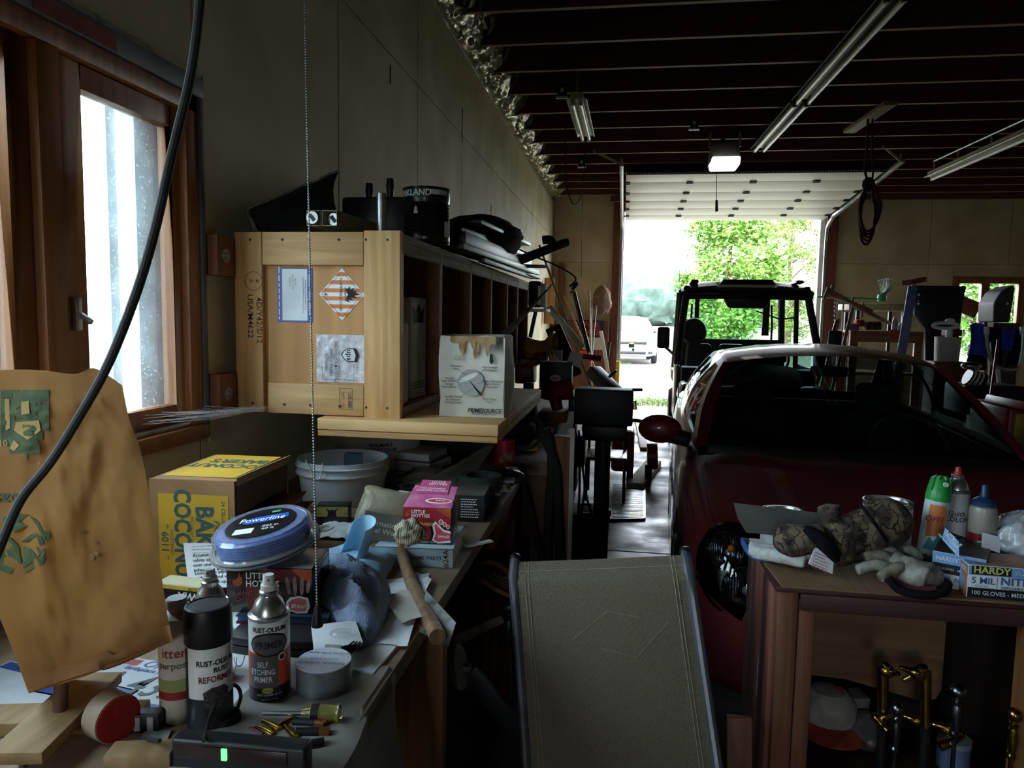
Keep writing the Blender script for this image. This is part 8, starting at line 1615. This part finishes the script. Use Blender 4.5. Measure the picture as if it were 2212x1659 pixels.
# ================================================================== ON TOP OF THE CRATES
TZ = CZ1 + .004
def f(u, v):
    a = AY(538, 455, 2.32).lerp(AY(732, 372, 2.55), u); c = AY(590, 503, 2.26).lerp(AY(730, 470, 2.5), u); m_ = a.lerp(c, v); return m_ + Vector((0, -.05 * sin(pi * v), .006 * nz((u * 6, v * 4, 3))))
tr2 = thing('rubber_flap', 'black rubber trough with a pale frayed edge standing on the crate top', 'flap', (AY(640, 500, 2.4).x, 2.4, TZ)); MB().grid(f, 24, 12).build('rubber_sheet', mat('trough_black', '17191e', '212329', s=12, rough=.6), tr2, thick=.004)
MB().tube([f(k / 30, 0) + Vector((0, 0, .004 + .004 * nz((k, 0, 0), .9))) for k in range(31)], .006, 6).build('frayed_edge', mat('frayed_pale', 'a8a498', '6a665c', s=40, rough=1), tr2); MB().tube([AY(538, 455, 2.32), AY(545, 478, 2.28), AY(552, 497, 2.26)], .007, 6).build('frayed_edge', mat('frayed_pale', 'a8a498'), tr2)
def f(u, v): return AY(552, 497, 2.3).lerp(AY(592, 503, 2.27), u).lerp(AY(538, 456, 2.34).lerp(AY(560, 460, 2.33), u), v)
MB().grid(f, 6, 6).build('end_flap', M_rubber, tr2, thick=.004)
for k, (x, lab) in enumerate(((678, 'boxed fluorescent tube, left of the two sleeves on the crate top'), (712, 'boxed fluorescent tube, right of the two sleeves on the crate top'))):
    p = AY(x, 471, CY + .01); e = Vector((p.x + .02, 3.4, p.z + .02)); t = thing('boxed_tube', lab, 'tube box', (p.x, CY + .3, TZ), group='boxed fluorescent tubes'); w = .0235; b = MB(); d = (e - p).normalized()
    for dx, dz, ww, hh in ((-w, 0, .0015, .047), (w, 0, .0015, .047), (0, -w, .047, .0015), (0, w, .047, .0015)): b.bar(p + Vector((dx, 0, dz)), e + Vector((dx, 0, dz)), ww, hh)
    b.build('sleeve', mat('tube_sleeve', 'b7a585', '978a70', s=8, rough=.75), t); o = p + d * (-.012 if k == 0 else .03); MB().cyl(o, e, .0185, n=20).build('tube', M_tube, t); MB().cyl(o - d * .001, o + d * .02, .0195, n=20).build('end_cap', M_tin, t); MB().box(o - d * .0015, (.012, .002, .024), rot=(0, rad(-40), 0)).build('pin_socket', M_gun, t)
yk = 2.62; t = thing('tool_case', 'black tool case with two upright handles on the crate top', 'case', (AY(800, 490, yk).x, yk + .1, TZ)); a = AY(737, 425, yk); c = AY(875, 495, yk); MB().bb((a.x, yk, TZ), (c.x, yk + .2, a.z)).build('case', M_blackp, t, bevel=.012)
for x, y0 in ((798, 396), (843, 386)): p = AY(x, y0, yk + .08); MB().tube([(p.x, yk + .08, a.z), (p.x, yk + .08, p.z - .03), (p.x, yk + .08, p.z)], [.011, .016, .013], 12).build('handle', M_blackp, t)
p = AY(824, 418, 2.36); tag(MB().cyl((p.x, 2.36, TZ), (p.x, 2.36, p.z), .016, n=18).build('steel_pipe', M_galv), 'short galvanised pipe standing on the crate top behind the sleeves', 'pipe')
yk = 2.62; a = AY(868, 408, yk); c = AY(968, 500, yk); xc = (a.x + c.x) / 2; r = (c.x - a.x) / 2 * .98; t = thing('coffee_can', 'big dark ribbed coffee can with a white brand panel on the crate edge', 'can', (xc, yk + r * .3, TZ), rad(12)); h = a.z - TZ; pr = [(0, 0), (r * .96, 0), (r, .006)]
for k in range(9): pr += [(r, h * (.18 + .065 * k)), (r * .965, h * (.18 + .065 * k + .03))]
pr += [(r, h * .82), (r, h - .012), (r * 1.03, h - .01), (r * 1.03, h), (0, h)]; MB().lathe(pr, 40).build('can_body', mat('coffee_brown', '201a1a', '2e2320', s=9, rough=.25, metal=.4), t, world=False); band(t, r, h * .80, h * .97, -75, 10, M_dk, off=.002); band(t, r, h * .86, h * .97, 10, 60, mat('can_silver', 'b9bcbe'), off=.002); text('KIRKLAND', r * .36, WHITEINK, t, CT(t, r + .002, h * .885, ang=rad(-34)), bold=1.0, bend=r + .003); MB().lathe([(r + .002, .004), (r + .002, h - .004)], 4, None, False, rad(0), rad(4)).build('seam', M_tin, t, world=False)
band(t, r, h * .12, h * .4, 50, 72, M_paper, off=.002); bend_poly(t, r, [(-r * .5, h * .52), (-r * .3, h * .52), (-r * .36, h * .64), (-r * .44, h * .64)], M_ghost, off=.003)
crum('camo_cushion', 'dark camouflage cushion bundle lying on the crate top behind the coffee can', 'cushion', AY(1048, 505, 3.75) + Vector((-.05, .2, 0)), .21, mat('camo_dark', '3b392f', '1d1d1a', s=10, rough=.95), 8, (1.0, 2.2, .52), 1.5, .25)
for k, (x0, y0, x1, y1, ya, yb2, w, h, lab) in enumerate(((975, 530, 1150, 590, 2.85, 4.9, .10, .03, 'wide black bar lying along the crate top front'), (990, 515, 1140, 570, 2.9, 4.9, .06, .06, 'black square tube lying behind the wide black bar'), (1090, 573, 1176, 576, 4.2, 4.6, .05, .02, 'black flat bar poking out beyond the crate end'), (1118, 585, 1162, 600, 4.4, 4.9, .04, .02, 'second black flat bar poking out below the first'))): tag(MB().bar(AY(x0, y0, ya), AY(x1, y1, yb2), w, h).build('metal_bar', M_gun, bevel=.004), lab, 'bar')
t = thing('hitch_bar', 'black hitch bar with an upright end sticking out past the crates', 'bar', AY(1130, 560, 4.6)); MB().bar(AY(1120, 563, 4.4), AY(1224, 523, 4.7), .05, .05).build('bar', M_gun, t, bevel=.004); MB().tube(spline([AY(1195, 535, 4.6), AY(1190, 520, 4.6), AY(1182, 518, 4.6), AY(1172, 519, 4.6)], 4), .028, 8).build('hook', M_gun, t)
tag(MB().tube(spline([AY(1105, 530, 4.4), AY(1150, 552, 4.6), AY(1205, 575, 4.8), AY(1243, 600, 4.9), AY(1231, 619, 4.9), AY(1247, 610, 4.9), AY(1235, 624, 4.9), AY(1249, 613, 4.9), AY(1232, 634, 4.9)], 8), .006, 6).build('bent_rod', M_gun), 'thin bent black rod ending in a small coil past the crate end', 'rod')
tag(MB().bb((-.90, 2.8, TZ), (-.84, 3.15, TZ + .05)).build('tube_fixture', M_enam, bevel=.004), 'white lamp channel lying beside the coffee can', 'lamp channel')
for k, (x0, y0, x1, y1, ya, yb2, w, h, lab) in enumerate(((985, 500, 1125, 545, 2.95, 4.9, .05, .04, 'upper black rail lying under the camouflage cushion'), (1000, 478, 1120, 528, 3.1, 4.6, .16, .02, 'flat black sheet lying over the camouflage cushion'), (1040, 560, 1150, 598, 3.3, 4.9, .03, .03, 'thin black tube at the very front of the crate top pile'))): tag(MB().bar(AY(x0, y0, ya), AY(x1, y1, yb2), w, h).build('metal_bar', M_gun, bevel=.003), lab, 'bar')
MB_ = MB(); rw = random.Random(11); A0 = AX(300, 905, -1.285); A1 = AX(440, 880, -1.28); B0 = FC(585, 880, CY - .002)
for k in range(34):
    a = A0.lerp(A1, rw.random()) + Vector((.01, 0, rw.uniform(-.02, .01))); e = B0 + Vector((rw.uniform(-.06, .0), 0, rw.uniform(-.012, .004))); m_ = a.lerp(e, .5) + Vector((0, 0, -.012 * rw.random())); MB_.tube([a, m_, e], .00028, 4)
for k in range(24):
    a = A0.lerp(B0, rw.random()); c = A1.lerp(B0, rw.random()); MB_.tube([a, c], .0002, 4)
tag(MB_.build('cobweb', mat('web_white', 'e8ecee', rough=.5)), 'dusty white cobweb stretched from the window sill to the lower crate corner', 'cobweb')
M_brp = mat('brown_paper', '8f6a50', '6c4c38', s=12, rough=.8)
for k, (c, z, lab, m) in enumerate(((((510, 1150), (620, 1140), (640, 1085), (520, 1095)), .012, 'dusty brown paper sheet spilling out in front of the coconut carton opening', M_brp), (((560, 1165), (655, 1150), (640, 1105), (560, 1110)), .03, 'brown torn paper lying on top of the sheet spilling from the coconut carton', M_brp), (((618, 1160), (668, 1165), (672, 1110), (630, 1118)), .04, 'clear crinkled plastic bag wad behind the trimmer line spool', mat('bag_grey_clear', 'b5b2a8', '8f8c82', s=20, rough=.2)), (((690, 1160), (760, 1165), (770, 1120), (700, 1115)), .008, 'grey paper scrap lying between the rolled towel and the small pail', M_pap2))):
    P = [AZ(x, y, BZ + z) for x, y in c]; tag(sheet(*P, 14, 12, .010, 3, k + 12).build('paper_scrap' if k != 2 else 'plastic_wad', m, thick=.0012), lab, 'paper' if k != 2 else 'plastic bag')
p = AZ(708, 1138, BZ); t = thing('photo_box', 'small dark carton with a black bird silhouette on a yellow print, beside the small pail', 'box', (p.x, p.y + .05, BZ), rad(12)); D = (.10, .06, .06); carton(t, D, M_dk); F = FR(t, D, 'front'); patch(t, F, -.048, -.004, .048, .028, mat('print_pale_yellow', 'b8a85a', '8a8048', s=20, rough=.5), .0002)
poly(t, F, [(-.016, -.004), (-.012, .012), (-.022, .024), (-.006, .016), (.0, .02), (.005, .016), (.02, .026), (.011, .012), (.014, -.004)], INK, .0004)
# ================================================================== BACK RIGHT CORNER
ysh = 9.6; a = AY(1838, 714, ysh); c = AY(1995, 720, ysh); sh_ = thing('wooden_rack', 'tall wooden shelf rack with tools on top, behind the car roof', 'rack', ((a.x + c.x) / 2, ysh, 0)); M_or2 = wood('orange_pine', 'b07c48', '8e6034', 'x', 6, .6, .1)
MB().bb((a.x, ysh, a.z - .03), (c.x, ysh + .6, a.z)).build('top_board', M_or2, sh_, bevel=.004); MB().bb((a.x, ysh, a.z - .14), (c.x, ysh + .03, a.z - .03)).build('front_rail', M_or2, sh_, bevel=.004); MB().bb((a.x, ysh, a.z - .55), (c.x, ysh + .6, a.z - .52)).build('lower_board', M_or2, sh_)
for x in (a.x, c.x - .09):
    for y in (ysh + .01, ysh + .52): MB().bb((x, y, 0), (x + .09, y + .05, a.z - .03)).build('post', M_or2, sh_, bevel=.004)
ZT = a.z
tag(boxpx('paper_tag', 1924, 712, 1944, 732, ysh - .012, .004, mat('tag_red', 'c8421e', rough=.6), bevel=0), 'bright orange-red tag hanging on the front of the wooden rack', 'tag')
yt = ysh + .2
for lab, x0, y0, x1, y1, yd, dep, m, nm in (('dark camouflage parts case on the wooden rack', 1872, 694, 1905, 713, yt, .15, M_camo, 'parts_case'), ('red rag folded on the wooden rack', 1850, 690, 1868, 705, yt + .1, .12, mat('rag_red', 'a83038', '84242c', s=20, rough=.9), 'rag'), ('grey crumpled bag at the left end of the wooden rack', 1835, 698, 1856, 716, yt, .15, mat('grey_bag', '8f8c88', '6c6a68', s=14, rough=.8), 'bag'), ('small tan wood block on the wooden rack by the blue strip', 1945, 697, 1956, 712, yt, .08, M_or2, 'wood_block')): tag(boxpx(nm, x0, y0, x1, y1, yd, dep, m, bevel=.02), lab, nm.split('_')[-1])
p = AY(1932, 713, yt); t = thing('spray_bottle', 'pale lilac bottle standing on the wooden rack', 'bottle', (p.x, yt, ZT)); hh = AY(1932, 685, yt).z - ZT; MB().lathe([(0, 0), (.035, 0), (.035, hh * .7), (.02, hh * .9), (.018, hh), (0, hh)], 18).build('bottle', mat('lilac', 'b5aec6', rough=.4), t, world=False)
p = AY(1943, 713, yt); t = thing('glue_tube', 'slim cream bottle with a tapered tip on the wooden rack', 'bottle', (p.x, yt, ZT)); hh = AY(1943, 695, yt).z - ZT; MB().lathe([(0, 0), (.022, 0), (.022, hh * .55), (.006, hh * .7), (.004, hh), (0, hh)], 14).build('bottle', M_paper, t, world=False)
# folding table, crutches, rake, chain, brushes behind
y2 = 10.6; a = AY(1842, 655, y2); c = AY(1975, 672, y2); t = thing('folding_table', 'pale plank table top on dark legs standing behind the wooden rack', 'table', ((a.x + c.x) / 2, y2, 0)); MB().bb((a.x, y2, c.z), (c.x, y2 + .7, a.z)).build('table_top', M_greyw, t, bevel=.01)
for x in (a.x + .1, c.x - .1):
    for y in (y2 + .08, y2 + .6): MB().bb((x - .02, y, 0), (x + .02, y + .04, c.z)).build('leg', M_gun, t)
yc_ = 9.9
for lab, q in (('tan wooden crutch lying across the rack, upper', ((1795, 630), (1862, 668), (1925, 700))), ('tan wooden crutch lying across the rack, lower', ((1785, 635), (1840, 655), (1885, 672)))):
    t = thing('crutch', lab, 'crutch', AY(*q[0], yc_), group=None); MB().tube([AY(x, y, yc_) for x, y in q], [.03, .03, .02], 10).build('shaft', M_hdl, t); o = AY(*q[0], yc_); MB().cyl(o + Vector((-.03, 0, -.08)), o + Vector((.02, 0, .08)), .022, n=10).build('arm_pad', M_hdl, t); o = AY(*q[1], yc_); MB().cyl(o + Vector((-.0, 0, -.10)), o + Vector((.01, 0, .08)), .016, n=10).build('hand_grip', M_hdl, t)
M_gr = mat('rake_green', '3fae84', '2f8a68', s=12, rough=.45); yk = 10.4; rk = thing('leaf_rake', 'green plastic leaf rake with its tines fanned upright against the back wall', 'rake', AY(1906, 650, yk)); MB().cyl(AY(1765, 641, yk), AY(1895, 646, yk), .013, n=8).build('handle', M_gr, rk); o = AY(1905, 643, yk); MB().lathe([(.0, -.05), (.05, -.05), (.06, 0), (.05, .04), (0, .05)], 14, TR(tuple(o))).build('hub', M_gr, rk)
for k in range(11): MB().tube([o, AY(1901 + k * 3.0, 618, yk), AY(1897 + k * 3.6, 602 + abs(k - 5) * .7, yk), AY(1899 + k * 3.6, 601 + abs(k - 5) * .8, yk - .04)], .004, 5).build('tine', M_gr, rk)
yb4 = 9.8; t = thing('wire_rack', 'narrow white wire rack holding a chain and brushes at the left of the wooden rack', 'rack', AY(1820, 750, yb4)); a = AY(1808, 655, yb4); c = AY(1830, 760, yb4)
for x in (a.x, (a.x + c.x) / 2, c.x): MB().cyl((x, yb4, c.z - .3), (x, yb4, a.z), .012, n=8).build('upright', M_white, t)
for z in (a.z, a.z - .1): MB().cyl((a.x, yb4, z), (c.x, yb4, z), .012, n=8).build('cross_wire', M_white, t)
t = thing('hanging_chain', 'rusty chain hanging on the left side of the white wire rack', 'chain', AY(1802, 710, yb4))
for k in range(12): o = AY(1802, 656 + 5 * k, yb4 - .05); MB().tube([(o.x + (.02 * cos(a_) if k % 2 else .004), yb4 - .05 + (0 if k % 2 else .02 * cos(a_)), o.z + .026 * sin(a_)) for a_ in [2 * pi * i / 10 for i in range(10)]], .006, 5, True).build('chain_link', mat('rusty_chain', '7a5a4e', '5a4038', s=30, rough=.6), t)
for k, (x0, y0, x1, y1, m, lab) in enumerate(((1842, 665, 1826, 728, M_hdl, 'tan handle leaning in front of the white wire rack'), (1812, 690, 1800, 735, M_galv, 'grey umbrella hanging left of the wooden rack'), (1808, 692, 1795, 732, M_jr, 'dark red umbrella hanging left of the wooden rack'))): (lambda p, q: stick('leaning_pole', lab, 'pole', p, p + (q - p) * (p.z / (p.z - q.z)), .022, m))(AY(x0, y0, yb4 - .1), AY(x1, y1, yb4 - .2))
# black panel with blue strip, seat, boxes
y5 = 9.2; a = AY(1974, 618, y5); c = AY(2072, 775, y5); t = thing('plastic_shield', 'large black plastic panel standing upright before the back window', 'panel', ((a.x + c.x) / 2, y5, 0)); w = c.x - a.x
MB().prism([(a.x, a.z), (c.x + .02, a.z), (c.x, a.z - .2), (c.x - .05, .6), (a.x + .22, .6), (a.x + .16, a.z - .5), (a.x + .03, a.z - .33)], 0, .06, Matrix(((1, 0, 0, 0), (0, 0, 1, y5), (0, 1, 0, 0), (0, 0, 0, 1)))).build('panel_shell', M_blackp, t, bevel=.012); MB().box(((a.x + c.x) / 2, y5 - .02, a.z - .02), (w, .06, .05)).build('top_lip', M_blackp, t, bevel=.01)
for dz in (.10, .17, .205): MB().cyl((a.x + .06, y5 - .005, a.z - dz), (a.x + .06, y5 + .0, a.z - dz), .014 if dz != .17 else .007, n=12).build('white_clip', M_paper, t)
(lambda p, q: tag(MB().bar(p, p + (q - p) * (p.z / (p.z - q.z)), .10, .02, (0, -1, 0)).build('blue_strip', mat('blue_lath', '7286b4', '5c709c', s=9, rough=.6), bevel=.003), 'pale blue painted board leaning on the black panel', 'board'))(AY(1972, 618, y5 - .2), AY(1958, 700, y5 - .2)); tag(MB().bar(AY(1958, 611, y5), AY(1992, 603, y5 + .3), .10, .06).build('wood_offcut', M_redpost, bevel=.003), 'brown wood offcut resting on top of the black panel', 'block'); tag(boxpx('small_block', 1971, 612, 1979, 620, y5 - .05, .05, M_or2, bevel=.002), 'small tan block under the brown wood offcut', 'block')
tag(MB().bar(AY(2072, 655, 12.85), AY(2112, 672, 12.85), .06, .26, (0, 0, 1)).build('brown_plank', M_dkw, bevel=.004), 'brown plank crossing the left pane of the back window', 'plank')
y6 = 9.4; t = thing('boat_seat', 'grey boat seat back standing on a box in front of the back window', 'seat', AY(2170, 700, y6)); a = AY(2152, 618, y6); c = AY(2188, 697, y6); MB().prism([(a.x, c.z), (a.x - .01, a.z - .2), (a.x + .06, a.z - .06), (c.x - .02, a.z + .02), (c.x, a.z - .02), (c.x - .03, c.z)], 0, .40, Matrix(((1, 0, 0, 0), (0, 0, 1, y6), (0, 1, 0, 0), (0, 0, 0, 1)))).build('seat_shell', mat('seat_grey', '4c4c50', '3a3a3e', s=9, rough=.6), t, bevel=.03, bseg=3); MB().cyl(AY(2176, 656, y6 - .002), AY(2176, 656, y6 - .01), .014, n=12).build('rivet', M_paper, t)
tag(MB().bb((AY(2146, 698, y6 - .05).x, y6 - .05, 0), (AY(2200, 698, y6).x, y6 + .45, AY(2170, 697, y6).z - .003)).build('seat_box', mat('box_grey_brown', '57504a', '45403b', s=6, rough=.8), bevel=.006), 'grey-brown box carrying the boat seat', 'box')
# pail with pump, red book, stand
y7 = 8.2; a = AY(2031, 728, y7); c = AY(2084, 782, y7); r = (c.x - a.x) / 2; xc = (a.x + c.x) / 2; t = thing('bucket', 'translucent white pail with a pump jug on its lid, right of the car roof', 'bucket', (xc, y7 + r, c.z)); h = a.z - c.z; MB().lathe([(0, 0), (r * .9, 0), (r * .98, h * .9), (r, h), (0, h)], 30).build('pail', mat('cloudy_white', 'c4c0b6', 'aaa69c', s=5, rough=.5), t, world=False)
tag(MB().bb((xc - r * 1.3, y7, 0), (xc + r * 1.3, y7 + 2 * r, c.z - .002)).build('pedestal_box', M_redpost, bevel=.01), 'tall brown pedestal box under the translucent pail', 'box')
p = AY(2050, 727, y7 + r); t = thing('pump_jug', 'white pump head jug with a curled spout on the translucent pail', 'pump', (p.x, y7 + r, a.z)); MB().cyl((0, 0, 0), (0, 0, .09), .035, .03, 16).build('neck', M_paper, t, world=False); MB().tube([(.13 * cos(k * .35) - .04, 0, .12 + .03 * sin(k * .35)) for k in range(18)], .018, 8, True).build('loop_spout', M_paper, t, world=False); MB().ball((0, 0, .17), (.05, .04, .03), 14, 8).build('pump_top', M_paper, t, world=False)
tag(boxpx('red_book', 2048, 711, 2078, 726, y7 + .12, .16, mat('book_dark_red', '6c1e26', '541820', s=9, rough=.6), bevel=.004), 'dark red box lying on the translucent pail behind the pump', 'box')
# blue folding chairs
M_blu = mat('chair_blue', '2a48c8', '2038a0', s=16, rough=.8); M_alu = mat('aluminium_tube', 'c3c7c9', 'a4a8aa', s=20, rough=.3, metal=.85); y8 = 7.4
fc = thing('folding_chair', 'folded lawn chair with a white U-shaped tube frame and blue cloth at the right edge', 'chair', AY(2165, 850, y8)); U_ = [(2131, 705), (2133, 745), (2142, 780), (2160, 794), (2190, 797), (2202, 785), (2208, 750), (2210, 708)]; MB().tube(spline([AY(x, y, y8) for x, y in U_], 5), .017, 10).build('tube_frame', M_alu, fc)
for x in (2131, 2209): MB().cyl(AY(x, 706, y8), AY(x, 722, y8), .023, n=12).build('joint', M_paper, fc)
P = [AY(2163, 711, y8 + .03), AY(2193, 713, y8 + .03), AY(2184, 758, y8 + .03), AY(2162, 755, y8 + .03)]; MB().add(P, [(0, 1, 2, 3)]).build('blue_cloth', M_blu, fc, thick=.01); P = [AY(2136, 706, y8 + .05), AY(2163, 710, y8 + .05), AY(2162, 790, y8 + .05), AY(2145, 780, y8 + .05)]; MB().add(P, [(0, 1, 2, 3)]).build('black_cloth', M_fleece, fc, thick=.01); P = [AY(2190, 712, y8 + .05), AY(2208, 712, y8 + .05), AY(2204, 785, y8 + .05), AY(2168, 792, y8 + .05)]; MB().add(P, [(0, 1, 2, 3)]).build('black_cloth', M_fleece, fc, thick=.01); MB().tube([AY(2155, 796, y8), AY(2158, 830, y8)], .02, 8).build('stem', M_paper, fc); MB().box(AY(2157, 833, y8), (.2, .1, .03)).build('foot', M_paper, fc, bevel=.01)
f2 = thing('folding_chair', 'second folded lawn chair with bunched blue cloth, left of the U-shaped frame', 'chair', AY(2110, 800, y8)); 
o = AY(2108, 722, y8 + .1); MB().grid(lambda u, v: (o.x - .06 + .20 * u + .02 * sin(8 * u + 3 * v), y8 + .1 + .04 * sin(9 * u), o.z + .09 - .30 * v + .02 * sin(5 * u)), 16, 10).build('blue_cloth', M_blu, f2, thick=.01); MB().bar(AY(2128, 695, y8 + .2), AY(2128, 830, y8 + .2), .03, .03, (0, 1, 0)).build('post', M_dkw, f2); P = [AY(2100, 740, y8 + .15), AY(2128, 735, y8 + .15), AY(2128, 800, y8 + .15), AY(2082, 798, y8 + .15)]; MB().add(P, [(0, 1, 2, 3)]).build('black_cloth', M_fleece, f2, thick=.02)
stick('red_pole', 'thin red pole leaning in front of the folded lawn chairs', 'pole', AY(2156, 734, 6.4), AY(2138, 868, 6.0), .010, mat('pole_red', '8a2028', rough=.4))
y9 = 6.6; t = thing('motor_tank', 'striped white and dark outboard motor housing low at the right of the car', 'motor', AY(2108, 830, y9)); p = AY(2090, 812, y9); q = AY(2122, 826, y9); MB().cyl(p, q, .075, n=24).build('tank', M_gun, t)
for k in (.1, .35, .6): MB().cyl(p.lerp(q, k), p.lerp(q, k + .14), .0775, n=24).build('white_band', M_paper, t)
MB().ball(tuple(AY(2098, 790, y9)), (.08, .06, .035), 16, 10).build('silver_cap', M_chrome, t); tag(boxpx('dark_crate', 2085, 832, 2215, 900, y9 - .12, .4, M_blackp, bevel=.02), 'dark crate of parts below the folded lawn chairs', 'crate')
y10 = 4.6; t = thing('red_tub', 'red plastic tub with a yellow part at the far right edge beside the car', 'tub', AY(2200, 960, y10)); MB().bar(AY(2172, 868, y10), AY(2240, 890, y10), .5, .05).build('tub_rim', mat('tub_red', 'a01c24', '86161e', s=9, rough=.4), t, bevel=.01); MB().bb((AY(2180, 880, y10).x, y10, .0), (AY(2260, 880, y10).x, y10 + .5, AY(2190, 880, y10).z)).build('tub_body', mat('tub_red', 'a01c24'), t, bevel=.03); MB().bb((AY(2192, 900, y10 - .02).x, y10 - .03, .8), (AY(2235, 900, y10).x, y10, AY(2192, 892, y10).z)).build('yellow_part', mat('part_yellow', 'b8942c', rough=.5), t, bevel=.01)
